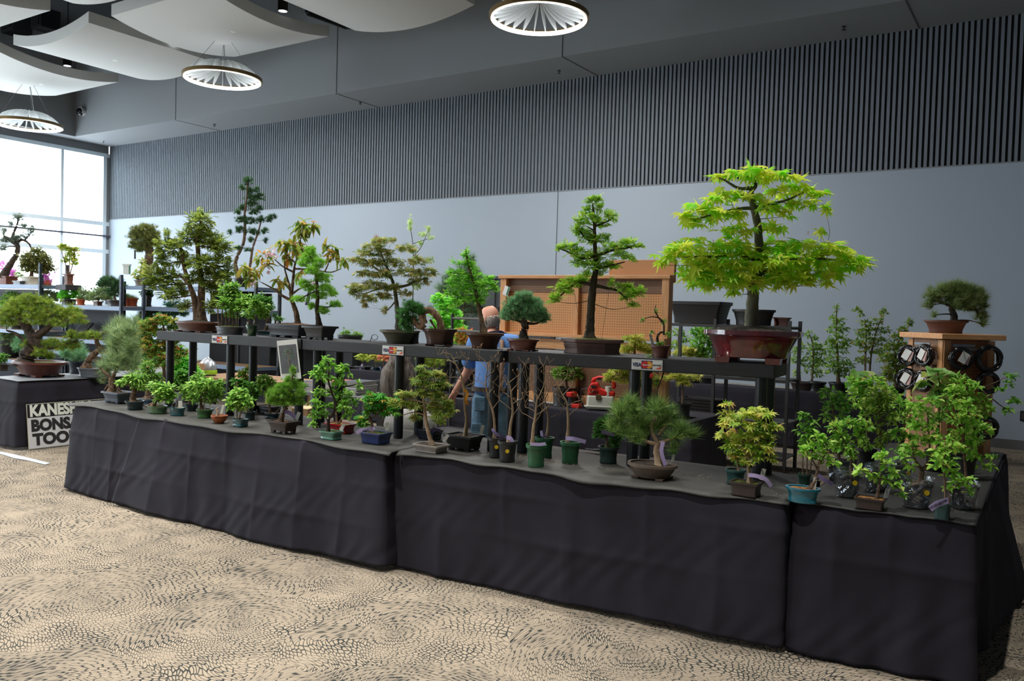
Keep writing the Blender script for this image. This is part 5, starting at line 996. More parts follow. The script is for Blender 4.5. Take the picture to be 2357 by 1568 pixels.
small('leafy seedling in a rounded square teal pot, in front of the small maples', 549, 982, ('soft', 44, 20, P_TEAL, dict(bot=.88, r=.8)), [(2, 1, [(546, 962), (545, 945), (548, 925)]), (2, 1, [(550, 962), (556, 945), (566, 930)])], [(550, 905, 20, 10), (540, 922, 18, 10), (564, 920, 18, 10), (545, 938, 20, 8), (572, 934, 12, 8), (530, 935, 6, 6)], 'oval', 13, nobj=44, tags=(('stake', 562, 962, 564, 952, STAKEG, 2),))
small('shrub in a small teal pot behind the rounded square teal pot', 570, 966, ('round', 30, 20, P_DKTEAL, dict(bot=.8)), [(3, 1, [(568, 946), (566, 925), (570, 905)])], [(575, 892, 16, 10), (560, 886, 12, 10), (582, 908, 12, 10), (545, 880, 12, 8)], nobj=20, lm=G_MID)
small('young maple with orange tips behind the left bench legs', 566, 935, ('round', 30, 18, P_NURB, dict(bot=.8)), [(2, 1, [(566, 916), (566, 890), (570, 862)])], [(560, 862, 14, 8), (576, 852, 12, 8), (566, 878, 14, 8), (578, 870, 8, 8)], 'oval', 9, G_MAPLEG, 1.4, 16, Y=4.78)
small('spruce leaning right out of a chocolate footed rectangular pot, lavender tag on its trunk', 646, 998, ('rect', 80, 34, P_DKBR, dict(bot=.76, rim=3, r=.66, foot=6)), [(6, 4, [(645, 966), (652, 950), (660, 935), (664, 915)]), (4, 1.5, [(664, 915), (668, 895), (672, 870), (676, 852)], 1)], [(674, 856, 6, 12), (668, 876, 16, 8), (684, 888, 20, 8), (654, 890, 20, 9), (640, 905, 24, 10), (668, 906, 24, 9), (692, 904, 12, 8), (650, 925, 26, 9), (682, 925, 20, 8), (628, 920, 16, 8)], 'tuft', 11, G_SPRUCE, 2., 0, SOIL, name='leaning_spruce', tags=(('ribbon', LAVD, [(656, 946, -6), (668, 950, -6), (680, 960, -6)], 9), ('stake', 680, 970, 689, 948, STAKEG, 4)))
small('leafy shrub with a forked pale trunk in a dark teal pot behind the spruce', 622, 962, ('oval', 38, 13, P_DKTEAL, dict(bot=.86)), [(4, 2, [(634, 955), (640, 945), (646, 938)], 1), (3, 1.5, [(622, 950), (620, 930), (616, 905)])], [(620, 884, 18, 10), (606, 874, 14, 9), (612, 900, 20, 10), (632, 892, 14, 8), (600, 890, 10, 8)], nobj=26, soil=SOIL)
small('black plastic tray with hidden contents behind the teal pots', 612, 953, ('rect', 62, 22, P_BLK, dict(bot=.92, r=.6)), [], [], lm=None, nobj=0, name='black_tray', soil=SOILD)
small('tall leafy quince with a bent trunk in a pale celadon pot', 758, 1012, ('soft', 63, 24, P_CEL, dict(bot=.86, rim=3, r=.7)), [(4, 2.5, [(755, 988), (757, 965), (770, 945), (772, 925), (764, 905)]), (3, 1.2, [(764, 905), (755, 870), (760, 845), (752, 830)], 1), (2.5, 1, [(770, 940), (785, 905), (792, 870), (788, 840)], 1), (2, .8, [(756, 968), (745, 958), (730, 955)], 1), (2, .8, [(764, 905), (740, 890), (722, 872)], 1), (2, .8, [(790, 890), (815, 885), (830, 880)], 1)],
  [(752, 830, 16, 8), (740, 846, 14, 8), (722, 862, 18, 8), (765, 846, 16, 8), (790, 846, 12, 10), (795, 860, 14, 8), (745, 870, 22, 9), (780, 880, 18, 9), (735, 905, 14, 10), (765, 905, 22, 10), (795, 910, 18, 12), (826, 886, 8, 10), (728, 930, 12, 10), (755, 935, 14, 8), (790, 935, 16, 10), (725, 955, 12, 10), (745, 952, 12, 8), (800, 955, 12, 8), (815, 925, 8, 8), (718, 975, 10, 6)], 'oval', 14, leafmat('leaves_quince', ((62, 116, 26), (98, 152, 38), (146, 184, 74))), .8, 90, MOSS, bark=BARKD, name='leafy_quince', tags=(('stake', 784, 990, 792, 975, STAKE, 4),), twr=.5, tw=3, moss=30)
small('scarlet glazed pot with yellow moss behind the celadon pot', 778, 997, ('soft', 80, 27, P_SCAR, dict(bot=.88, rim=3, r=.6)), [(3, 1.5, [(776, 968), (774, 950), (772, 930)]), (2, 1, [(780, 968), (795, 940), (800, 910)])], [(790, 930, 14, 9), (806, 946, 10, 8)], 'oval', 14, G_FRESH, .9, 10, MOSSY, name='scarlet_pot_tree', tags=(('stake', 806, 968, 806, 952, STAKEG, 3),), moss=40)
small('emerald lace-leaved maple in a cobalt blue rectangular pot', 861, 1022, ('rect', 78, 32, P_NAVY, dict(bot=.84, rim=2, r=.75)), [(4, 2.5, [(858, 992), (856, 975), (852, 960)]), (2.5, 1, [(853, 962), (840, 945), (838, 925)], 1), (2.5, 1, [(854, 962), (880, 945), (898, 930)], 1), (2, 1, [(852, 965), (835, 965), (822, 968)], 1)],
  [(848, 920, 14, 9), (876, 918, 22, 10), (862, 930, 22, 9), (892, 930, 16, 10), (850, 945, 14, 8), (880, 948, 22, 10), (905, 945, 12, 10), (828, 965, 16, 7), (836, 976, 14, 5), (912, 925, 10, 8), (850, 904, 6, 4)], 'maple', 17, leafmat('leaves_maple_emerald', ((34, 104, 24), (60, 144, 36), (120, 170, 54), (190, 130, 50))), 1.4, 70, MOSS, name='emerald_maple', tags=(('ribbon', LAV, [(820, 996, -22), (835, 988, -24), (856, 987, -16), (862, 984, -4)], 8, 'MAPLE', 14), ('stake', 891, 990, 891, 972, STAKE, 4)), moss=60)
small('pale barked maple with tan-green leaves in a low pale grey rectangular pot', 990, 1043, ('rect', 88, 26, P_STONE, dict(bot=.84, rim=3, r=.7)), [(6, 4, [(995, 1020), (988, 1000), (982, 975), (978, 950)]), (4, 2, [(978, 950), (975, 920), (972, 900), (978, 870)], 1), (2.5, 1, [(974, 925), (950, 920), (934, 922)], 1), (2.5, 1, [(978, 955), (955, 948), (926, 955)], 1), (2.5, 1, [(976, 925), (1000, 930), (1020, 935)], 1), (2, 1, [(975, 905), (990, 890), (1000, 880)], 1)],
  [(968, 848, 12, 6), (980, 862, 18, 8), (1005, 862, 16, 9), (960, 880, 16, 8), (992, 885, 24, 9), (1020, 885, 14, 10), (935, 908, 20, 8), (965, 905, 18, 8), (1005, 910, 24, 10), (928, 928, 18, 8), (955, 935, 18, 8), (1000, 935, 24, 10), (1030, 930, 14, 10), (1010, 955, 24, 8), (955, 962, 12, 7), (1036, 945, 12, 8), (905, 930, 12, 8)], 'maplefine', 17, G_MAPLEB, 1.3, 100, SOILD, bark=BARKP, name='pale_trunk_maple', twr=.5, tw=3, tags=(('stake', 1021, 1016, 1031, 1000, STAKE, 4),))
small('navy blue rectangular pot with a lavender ribbon and big white label behind the pale maple', 987, 1012, ('rect', 64, 26, clay('glaze_ink_blue', (22, 40, 62), .25, coat=.4), dict(bot=.86, rim=2, r=.7)), [(3, 1, [(996, 988), (1000, 960), (1010, 930)])], [(1012, 965, 14, 16), (1005, 945, 12, 10)], 'maplefine', 13, G_MAPLEY, .9, 10, SOILD, name='navy_pot_maple', tags=(('stake', 990, 986, 998, 958, STAKE, 7), ('ribbon', LAVD, [(990, 990, -14), (1002, 988, -14), (1014, 990, -14)], 7)))
def bare_tree(label, name, px, py, pot, pts, r0, top, spread, seed, tags=(), soil=SOILD, n=8, extra=()):
    rg = random.Random(seed); tr = [(r0 * .85, r0 * .22, pts)]; x1, y1 = pts[-1][:2]; x0, y0 = pts[0][:2]; N = []
    for k in range(n):
        t = .35 + .65 * k / (n - 1); i = min(int(t * (len(pts) - 1)), len(pts) - 2); u = t * (len(pts) - 1) - i
        sx, sy = pts[i][0] + (pts[i + 1][0] - pts[i][0]) * u, pts[i][1] + (pts[i + 1][1] - pts[i][1]) * u
        s = (-1 if k % 2 else 1) * rg.uniform(.4, 1.) * spread; hh = rg.uniform(.35, 1.) * (sy - top) * (.45 if t < .7 else .9); off = rg.uniform(-18, 18)
        a = (sx, sy, 0); b = (sx + s * .45, sy - hh * .2 - 4, off * .4); c = (sx + s * .75, sy - hh * .5, off * .8); e = (sx + s * rg.uniform(.7, 1.05), sy - hh, off)
        tr.append((1.1, .4, [a, b, c, e], 1))
        for q in (c, e):
            for _ in range(2 if q is e else 1):
                d = rg.choice((-1, 1)) * rg.uniform(4, 14); f = (q[0] + d, q[1] - rg.uniform(5, 20), q[2] + rg.uniform(-6, 6)); tr.append((.5, .35, [q, ((q[0] + f[0]) / 2, (q[1] + f[1]) / 2, (q[2] + f[2]) / 2), f], 1)); N.append(f)
    o = plant(name, label, px, py, Zt, pot, tr, [], soil=soil, bark=TWIG, tags=tags, dz=.8)
    B, mp, L, hs = root_info[o.name]; P = np.array([L(*p) for p in N]); rng = np.random.default_rng(seed)
    d = np.tile([0, 0, 1.], (len(P), 1)) + rng.normal(0, .3, (len(P), 3)); scatter_mesh('buds', 'long', frames(P, d, rng.normal(0, 1, d.shape), rng.uniform(4, 7, len(P)) * mp), leafmat('buds_brown', ((150, 114, 82), (178, 144, 108)), .1), o); return o
bare_tree('bare beech sapling with an orange ribbon in a large black rectangular pot', 'beech_sapling', 1066, 1038, ('rect', 98, 44, P_BLK, dict(bot=.78, rim=3, r=.75, foot=5)), [(1071, 1000), (1074, 965), (1070, 935), (1068, 900), (1062, 865), (1048, 835), (1038, 815)], 5, 815, 40, 11, (('ribbon', ORT, [(1068, 895, -6), (1076, 905, -6), (1072, 920, -8), (1077, 930, -6)], 6), ('stake', 1107, 998, 1112, 978, STAKE, 4)), extra=())
bare_tree('bare sapling in a black nursery pot with a yellow dot, behind its twin', 'bare_sapling', 1142, 1054, ('round', 42, 50, P_NURB, dict(bot=.78, rim=2.5)), [(1138, 1010), (1138, 975), (1134, 945), (1124, 915), (1118, 880), (1122, 845), (1116, 830)], 4, 795, 34, 12, (('ribbon', LAVD, [(1134, 985, -8), (1138, 994, -12), (1150, 1002, -14), (1162, 1006, -10)], 7),))
bare_tree('bare sapling in a black nursery pot with a yellow dot, in front of its twin', 'bare_sapling', 1167, 1064, ('round', 46, 52, P_NURB, dict(bot=.78, rim=2.5)), [(1171, 1012), (1175, 980), (1180, 950), (1178, 920), (1174, 890), (1168, 872)], 5, 820, 42, 13, (('ribbon', LAV, [(1166, 1006, -12), (1175, 1008, -16), (1180, 1018, -16)], 9),))
bare_tree('bare sapling in a mid green nursery pot, closest to the table edge', 'bare_sapling', 1234, 1076, ('round', 48, 56, P_NURG, dict(bot=.78, rim=2.5)), [(1225, 1020), (1228, 985), (1232, 960), (1234, 935), (1237, 912)], 5.5, 830, 46, 14, (('ribbon', LAV, [(1222, 1021, -22), (1240, 1022, -24), (1256, 1020, -22)], 7),))
bare_tree('bare sapling in a mid green nursery pot at the back, between the other two', 'bare_sapling', 1253, 1054, ('round', 45, 50, P_NURG, dict(bot=.78, rim=2.5)), [(1258, 1004), (1262, 975), (1260, 945), (1254, 915), (1258, 890)], 4.5, 825, 42, 15, (('ribbon', LAVD, [(1246, 990, -6), (1248, 1002, -16), (1260, 1005, -18)], 6),))
bare_tree('bare sapling in a mid green nursery pot with a long lavender ribbon to its side', 'bare_sapling', 1313, 1068, ('round', 47, 54, P_NURG, dict(bot=.78, rim=2.5)), [(1306, 1010), (1308, 980), (1307, 950), (1304, 925), (1290, 900), (1283, 880)], 5, 820, 48, 16, (('ribbon', LAV, [(1302, 1008, -10), (1320, 1009, -22), (1348, 1016, -18)], 9),))
for nm, x, y in (('bare_sapling', 1143, 1024), ('bare_sapling.001', 1153, 1030)):
    o_ = bpy.data.objects[nm]; B_, mp_, L_, hs_ = root_info[nm]
    rr_ = 21 * mp_ * .92; zz_ = 26 * mp_; vx = -_f * rr_
    MB().lathe([(.001, 0), (.012, 0), (.012, .002), (.001, .002)], 14).build('yellow_dot', mat('sticker_yellow', (226, 190, 30), .5), o_).matrix_local = Matrix.Translation(vx + np.array([0, 0, zz_])) @ Matrix(((*_r[:2], 0),)).to_4x4() if False else Matrix.Translation(Vector((vx[0], vx[1], zz_))) @ Matrix.Rotation(YAW, 4, 'Z') @ Matrix.Rotation(PI / 2, 4, 'X')
small('bushy juniper in a dark green nursery pot with a purple ribbon', 1402, 1067, ('round', 47, 42, P_NURD, dict(bot=.82, rim=2.5)), [(4, 2, [(1400, 1030), (1396, 1010), (1402, 990)])], [(1380, 978, 12, 10), (1395, 972, 16, 10), (1412, 980, 16, 12), (1376, 998, 10, 10), (1400, 998, 22, 12), (1420, 1005, 12, 12), (1412, 1022, 14, 8)], 'spray', 11, leafmat('sprays_juniper', ((34, 84, 26), (62, 122, 40), (100, 150, 60))), 1.8, 0, SOILD, name='juniper_shrub', tags=(('ribbon', LAVD, [(1384, 992, -14), (1398, 996, -16), (1414, 1000, -14)], 9),))
small('wide long needled pine in a grey-brown oval bowl with a hanging lavender ribbon', 1507, 1106, ('oval', 110, 46, P_UMBER, dict(bot=.7, belly=.08, rim=5, r=.8, foot=3)), [(10, 7, [(1518, 1062), (1512, 1040), (1514, 1018)]), (5, 2, [(1514, 1020), (1545, 1010), (1575, 1005), (1590, 990)], 1), (5, 2, [(1514, 1020), (1500, 985), (1510, 955), (1515, 935)], 1), (5, 2, [(1512, 1022), (1480, 1010), (1455, 975), (1445, 945)], 1), (4, 1.5, [(1515, 1000), (1535, 975), (1545, 955)], 1)],
  [(1448, 925, 20, 18), (1425, 948, 22, 18), (1462, 955, 26, 18), (1508, 938, 26, 18), (1480, 978, 32, 16), (1540, 952, 28, 16), (1520, 975, 32, 16), (1570, 985, 26, 14), (1590, 994, 18, 9), (1440, 985, 24, 14), (1470, 1005, 22, 10), (1550, 1025, 12, 12), (1555, 1000, 20, 10), (1410, 975, 14, 14)], 'tuftlong', 36, leafmat('needles_black_pine', ((46, 82, 34), (84, 120, 52), (140, 160, 84))), 1.6, 0, SOILD, bark=BARKP, up=.6, tw=3, name='bowl_pine', tags=(('ribbon', LAV, [(1526, 1015, -16), (1522, 1035, -18), (1526, 1055, -18), (1532, 1070, -18)], 9), ('stake', 1548, 1062, 1552, 1040, STAKE, 3)))
small('seedling in a dark teal nursery pot behind the golden maple', 1697, 1116, ('round', 45, 38, clay('nursery_teal', (34, 78, 76), .45), dict(bot=.82, rim=2.5)), [(3, 2, [(1700, 1080), (1698, 1060), (1700, 1040)])], [(1690, 1050, 14, 10), (1704, 1058, 12, 10)], 'maple', 16, G_MAPLEG, .9, 12, SOILD, name='teal_pot_maple')
small('golden tipped maple in a low dark brown pot below the lime tree', 1724, 1143, ('rect', 82, 40, P_DKBR, dict(bot=.86, rim=3, r=.75)), [(5, 3, [(1726, 1098), (1722, 1070), (1716, 1045)]), (3, 1.5, [(1717, 1048), (1705, 1010), (1690, 980), (1672, 945)], 1), (3, 1.5, [(1718, 1046), (1730, 1010), (1735, 980)], 1), (3, 1.2, [(1720, 1055), (1755, 1030), (1775, 1010)], 1)],
  [(1672, 932, 14, 8), (1665, 950, 12, 8), (1735, 942, 22, 7), (1720, 956, 26, 9), (1685, 962, 22, 8), (1762, 956, 14, 8), (1670, 976, 20, 8), (1705, 976, 28, 9), (1745, 978, 28, 9), (1775, 980, 20, 9), (1665, 1002, 18, 9), (1695, 1002, 26, 9), (1735, 1004, 30, 10), (1772, 1004, 22, 9), (1685, 1025, 22, 10), (1725, 1026, 28, 10), (1765, 1030, 22, 12), (1700, 1048, 22, 10), (1740, 1048, 22, 10), (1775, 1055, 12, 10), (1715, 1064, 16, 7)], 'maple', 25, G_MAPLEY, 1.15, 150, MOSS, bark=BARKP, name='golden_maple', twr=.5, tw=3, up=.7, droop=.35, tags=(('ribbon', LAV, [(1722, 1092, -14), (1740, 1094, -22), (1762, 1102, -24), (1775, 1118, -20)], 9), ('stake', 1753, 1104, 1759, 1078, STAKE, 5)), moss=40)
# ---- on the end-on table at the right
FILM = None
def film():
    m, t, p = nodes('shrink_film'); N = t.nodes; tr = N.new('ShaderNodeBsdfTransparent'); g = N.new('ShaderNodeBsdfGlossy'); g.inputs['Roughness'].default_value = .12; g.inputs['Color'].default_value = (.85, .9, .95, 1)
    nz = N.new('ShaderNodeTexNoise'); nz.inputs['Scale'].default_value = 18; nz.inputs['Detail'].default_value = 3; tc = N.new('ShaderNodeTexCoord'); t.links.new(tc.outputs['Object'], nz.inputs['Vector']); b = N.new('ShaderNodeBump'); b.inputs['Strength'].default_value = 1; b.inputs['Distance'].default_value = .02; t.links.new(nz.outputs[0], b.inputs['Height']); t.links.new(b.outputs[0], g.inputs['Normal'])
    mx = N.new('ShaderNodeMixShader'); mx.inputs[0].default_value = .28; t.links.new(tr.outputs[0], mx.inputs[1]); t.links.new(g.outputs[0], mx.inputs[2]); t.links.new(mx.outputs[0], N['Material Output'].inputs[0]); return m
FILM = film()
def wrapped(o, wpx, hpx, dot=True):
    B, mp, L, hs = root_info[o.name]; R = wpx * mp / 2; h = hpx * mp; rg = random.Random(len(o.name) + int(wpx)); rings = []
    for j in range(8):
        t = j / 7; r = R * (.80 + .24 * t) + .004; rings.append([((r + rg.uniform(-.003, .006)) * math.cos(2 * PI * k / 22), (r + rg.uniform(-.003, .006)) * math.sin(2 * PI * k / 22), .004 + h * 1.03 * t) for k in range(22)])
    MB().loft(rings, False, False).build('plastic_wrap', FILM, o, smooth=False)
    if dot:
        v = -_f * (R * .93 + .006) + _r * R * .2; MB().lathe([(.001, 0), (.013, 0), (.013, .002), (.001, .002)], 14).build('yellow_dot', mat('sticker_yellow', (226, 190, 30), .5), o).matrix_local = Matrix.Translation(Vector((v[0], v[1], h * .6))) @ Matrix.Rotation(YAW, 4, 'Z') @ Matrix.Rotation(PI / 2, 4, 'X')
def horn(label, px, py, pot, trunk, pads, nobj=90, ls=14, lm=G_HORN, cov=.8, wrap=None, name='hornbeam', **k):
    k.setdefault('soil', SOILD); k.setdefault('bark', BARK); o = plant(name, label, px, py, Zt - .001, pot, trunk, pads, k.pop('leaf', 'oval'), ls, lm, cov, nobj, group='young trees on the end-on table', twr=.5, tw=3, droop=.35, **k)
    if wrap: wrapped(o, *wrap)
    return o
horn('three thin stems in a small dark green pot behind the turquoise one', 1855, 1122, ('soft', 38, 34, clay('nursery_bottle_green', (30, 66, 50), .4), dict(bot=.8, r=1)), [(2, 1, [(1848, 1090), (1848, 1060), (1852, 1020)]), (2, 1, [(1858, 1090), (1858, 1050), (1864, 1000)]), (2, 1, [(1864, 1090), (1868, 1055), (1870, 1020)])], [(1850, 958, 14, 10), (1862, 975, 18, 10), (1850, 995, 20, 10), (1872, 995, 14, 10), (1858, 1015, 20, 10)], 30, 14, G_HORND)
horn('leaning hornbeam in a turquoise oval pot at the corner of the end-on table', 1857, 1160, ('oval', 72, 42, P_TURQ, dict(bot=.84, rim=4, r=.75)), [(5, 2.5, [(1862, 1122), (1876, 1105), (1882, 1080), (1888, 1055)]), (2.5, 1, [(1882, 1080), (1865, 1050), (1850, 1035)], 1), (2.5, 1, [(1884, 1070), (1900, 1045), (1915, 1035)], 1)], [(1848, 1035, 14, 9), (1870, 1028, 18, 9), (1888, 1045, 16, 9), (1905, 1060, 16, 8), (1922, 1068, 12, 6), (1860, 1050, 16, 7), (1880, 1008, 16, 10), (1900, 1020, 16, 10)], 50, 17, soil=SOILO, tags=(('stake', 1873, 1128, 1877, 1098, STAKE, 4), ('ribbon', LAVD, [(1882, 1092, -4), (1900, 1105, -10), (1916, 1112, -8)], 9)))
horn('hornbeam in a film-wrapped black pot with a yellow dot, left of the low dark tray', 1959, 1146, ('round', 56, 60, P_NURB, dict(bot=.8, rim=2)), [(4, 2.5, [(1961, 1090), (1960, 1055), (1955, 1030)]), (2.5, 1, [(1955, 1032), (1935, 1000), (1930, 970)], 1), (2.5, 1, [(1956, 1032), (1980, 1000), (1985, 960)], 1)], [(1925, 985, 22, 12), (1955, 975, 24, 12), (1985, 980, 22, 12), (1935, 1008, 24, 12), (1970, 1010, 26, 12), (1990, 1025, 16, 10), (1950, 1035, 22, 10), (1925, 1030, 14, 10), (1960, 1050, 14, 7)], 80, wrap=(56, 60))
horn('hornbeam in a film-wrapped pot at the back left of the end-on table', 1938, 1112, ('round', 50, 56, P_NURB, dict(bot=.8, rim=2)), [(4, 2, [(1932, 1060), (1928, 1020), (1922, 970), (1915, 930)])], [(1905, 905, 18, 12), (1930, 915, 20, 12), (1915, 935, 20, 12), (1945, 940, 18, 12), (1900, 960, 14, 10), (1935, 965, 18, 10)], 50, 16, G_HORND, wrap=(50, 56, False))
horn('slender hornbeam in a film-wrapped pot behind the low dark tray', 2028, 1134, ('round', 54, 58, P_NURB, dict(bot=.8, rim=2)), [(4, 2, [(2028, 1078), (2030, 1040), (2026, 990), (2024, 940), (2026, 900)])], [(2020, 900, 24, 12), (2040, 915, 20, 12), (2005, 925, 24, 12), (2035, 945, 26, 12), (2010, 955, 26, 12), (2050, 970, 20, 12), (2015, 985, 24, 10), (2035, 1005, 18, 10), (2025, 1025, 14, 8)], 80, 15, leafmat('leaves_hornbeam_olive', ((76, 112, 28), (116, 148, 42), (156, 176, 70))), wrap=(54, 58, False))
horn('low hornbeam spreading from a flat dark brown tray at the table front', 2013, 1174, ('rect', 78, 34, P_DKBR, dict(bot=.84, rim=3, r=.7)), [(4, 2.5, [(2018, 1140), (2024, 1115), (2028, 1090)]), (2.5, 1, [(2026, 1100), (2005, 1085), (1985, 1082)], 1), (2.5, 1, [(2026, 1100), (2050, 1105), (2070, 1125)], 1)], [(1978, 1082, 16, 7), (2000, 1090, 18, 8), (2020, 1100, 16, 8), (2045, 1070, 18, 12), (2030, 1050, 18, 10), (2048, 1110, 18, 8), (2068, 1120, 14, 9), (2075, 1138, 10, 6), (2055, 1088, 16, 8)], 70, 18, soil=SOILO, tags=(('stake', 2038, 1146, 2044, 1124, STAKEG, 5),))
horn('hornbeam in a film-wrapped pot in the middle of the end-on table', 2082, 1122, ('round', 54, 56, P_NURB, dict(bot=.8, rim=2)), [(4, 2, [(2080, 1066), (2076, 1030), (2082, 985), (2078, 940)])], [(2070, 930, 22, 12), (2095, 940, 20, 12), (2075, 960, 24, 12), (2100, 975, 20, 12), (2065, 1000, 22, 12), (2092, 1010, 22, 10), (2075, 1035, 18, 9)], 60, 16, wrap=(54, 56))
horn('hornbeam with forked trunk in the film-wrapped pot nearest the front', 2122, 1172, ('round', 66, 66, P_NURB, dict(bot=.78, rim=2)), [(7, 5, [(2120, 1104), (2122, 1085), (2128, 1075)]), (4, 1.5, [(2124, 1082), (2105, 1055), (2100, 1020)], 1), (4, 1.5, [(2128, 1078), (2140, 1050), (2138, 1000), (2135, 950)], 1)], [(2095, 1030, 18, 12), (2080, 1055, 16, 12), (2120, 1015, 22, 12), (2145, 1010, 22, 12), (2105, 985, 24, 12), (2140, 980, 24, 12), (2125, 950, 26, 12), (2110, 925, 22, 12), (2145, 925, 22, 12), (2120, 1045, 20, 10), (2150, 1048, 16, 10), (2096, 1072, 12, 8)], 110, 18, wrap=(66, 66), soil=SOIL)
horn('hornbeam in a dark green square pot with a lettered lavender ribbon at the table front', 2177, 1196, ('soft', 50, 42, clay('nursery_deep_teal', (30, 64, 62), .5), dict(bot=.84, r=1)), [(3, 2, [(2176, 1158), (2175, 1115), (2172, 1070), (2176, 1020)]), (2, 1, [(2186, 1158), (2186, 1135), (2188, 1120)]), (2, 1, [(2186, 1132), (2210, 1110), (2230, 1105)], 1)], [(2165, 1040, 20, 12), (2185, 1060, 22, 12), (2160, 1070, 20, 10), (2190, 1090, 22, 10), (2205, 1110, 20, 8), (2225, 1105, 16, 8), (2230, 1130, 12, 9), (2185, 1120, 14, 7), (2170, 1015, 18, 12), (2200, 1030, 18, 12)], 90, 18, tags=(('ribbon', LAV, [(2140, 1170, -26), (2158, 1158, -28), (2182, 1150, -22)], 14, 'HORNBEAM', 22),))
horn('hornbeam in a clear-wrapped pot at the outer edge of the end-on table', 2230, 1174, ('round', 62, 60, P_NURB, dict(bot=.78, rim=2)), [(4, 2, [(2226, 1112), (2222, 1070), (2218, 1020), (2220, 960)])], [(2215, 930, 26, 14), (2235, 955, 26, 14), (2205, 965, 26, 14), (2245, 985, 26, 14), (2215, 1000, 28, 14), (2250, 1015, 20, 12), (2225, 1030, 26, 12), (2240, 1050, 22, 10), (2270, 990, 16, 9)], 110, 18, wrap=(62, 60, False))
horn('thick stemmed hornbeam in a black nursery pot at the back right', 2232, 1104, ('round', 46, 56, P_NURB, dict(bot=.8, rim=2)), [(6, 3, [(2232, 1050), (2236, 1010), (2238, 960), (2228, 920), (2224, 885)])], [(2215, 885, 24, 14), (2240, 900, 26, 14), (2200, 905, 24, 14), (2260, 925, 22, 14), (2225, 915, 24, 12), (2270, 950, 18, 12), (2285, 1050, 10, 8), (2270, 1075, 22, 7)], 80, 17, G_HORN)
horn('long arching hornbeam in a black pot with its twigs reaching past the column', 2205, 1092, ('round', 46, 54, P_NURB, dict(bot=.8, rim=2)), [(4, 2, [(2204, 1040), (2206, 990), (2200, 930), (2204, 890)]), (2, .8, [(2204, 920), (2250, 895), (2290, 880), (2325, 862)], 1), (1.8, .7, [(2260, 898), (2300, 930), (2330, 950)], 1)], [(2190, 900, 22, 12), (2205, 870, 18, 10), (2180, 930, 22, 12), (2325, 866, 14, 7), (2318, 885, 12, 8), (2335, 922, 12, 8), (2320, 945, 16, 7), (2300, 896, 10, 5), (2170, 960, 20, 12)], 60, 14, G_HORND)
horn('tree with very large pointed leaves rising in front of the wire coils', 2160, 1086, ('round', 44, 52, P_NURB, dict(bot=.8, rim=2)), [(3.5, 2, [(2158, 1036), (2160, 980), (2162, 930), (2160, 880), (2158, 850)])], [(2150, 852, 18, 6), (2176, 862, 18, 8), (2140, 872, 22, 8), (2180, 885, 20, 8), (2150, 895, 22, 8), (2172, 905, 20, 8), (2120, 888, 14, 6), (2200, 868, 12, 6)], 40, 38, leafmat('leaves_linden', ((96, 140, 70), (132, 170, 96), (150, 150, 60))), 1.0, leaf='heart', name='large_leaf_tree')
horn('hornbeam with pinkish new growth and a lavender ribbon at the middle back', 2000, 1082, ('round', 46, 54, P_NURB, dict(bot=.8, rim=2)), [(3.5, 2, [(1998, 1030), (1996, 980), (1990, 930), (1992, 890)])], [(1985, 890, 24, 12), (2010, 880, 24, 12), (1970, 905, 22, 12), (2000, 910, 24, 12), (1975, 930, 24, 10), (2045, 895, 20, 10), (1960, 880, 16, 8), (2060, 915, 18, 10), (1995, 945, 20, 10)], 70, 18, G_HORN, tags=(('ribbon', LAV, [(1968, 972, -26), (1972, 985, -28), (1978, 998, -26)], 9),))
horn('tree with broad leaves and faded pink flowers at the back of the end-on table', 1985, 1068, ('round', 44, 50, P_NURB, dict(bot=.8, rim=2)), [(3, 1.5, [(1984, 1020), (1982, 960), (1986, 900), (1990, 865)])], [(1975, 870, 20, 8), (2000, 866, 20, 8), (2020, 880, 18, 8), (1985, 885, 22, 8), (2035, 920, 18, 10), (2010, 905, 16, 8)], 30, 32, leafmat('leaves_broad', ((58, 104, 34), (92, 140, 54), (140, 160, 80), (170, 130, 60))), 1.0, leaf='heart', name='broad_leaf_tree')
B_, mp_, L_, hs_ = root_info['broad_leaf_tree']; pc = np.array([L_(x + rng_.normal(0, 4), y + rng_.normal(0, 4), -16) for x, y in ((2008, 868), (2000, 902)) for _ in range(7)])
scatter_mesh('blossom', 'blossom', frames(pc, rng_.normal(0, 1, (14, 3)), rng_.normal(0, .5, (14, 3)) - _f * 2, rng_.uniform(9, 13, 14) * mp_), G_PINK, bpy.data.objects['broad_leaf_tree'])
plant('column_pine', 'spreading dark pine in a brown pot on top of the pegboard column', 2176, 770, 1.617, ('oval', 88, 31, clay('clay_rust', (86, 50, 38), .55), dict(bot=.74, rim=3, r=.8)), [(9, 5, [(2195, 742), (2196, 725), (2190, 708), (2196, 690)]), (5, 2, [(2196, 705), (2220, 690), (2245, 710), (2260, 735)], 1), (4, 1.5, [(2192, 705), (2165, 695), (2145, 690)], 1)],
  [(2200, 660, 26, 14), (2230, 668, 30, 14), (2170, 668, 28, 14), (2150, 685, 26, 14), (2195, 684, 34, 16), (2245, 684, 28, 16), (2265, 698, 16, 14), (2140, 700, 12, 10), (2230, 708, 22, 12), (2258, 725, 16, 12), (2215, 700, 26, 12), (2262, 742, 10, 8), (2150, 722, 8, 6)], 'tuftlong', 24, leafmat('needles_column_pine', ((52, 78, 36), (86, 110, 54), (140, 146, 88))), 1.6, 0, SOILD, Y=6.66, bark=BARKD, tw=3, up=.5, group='potted trees for sale')
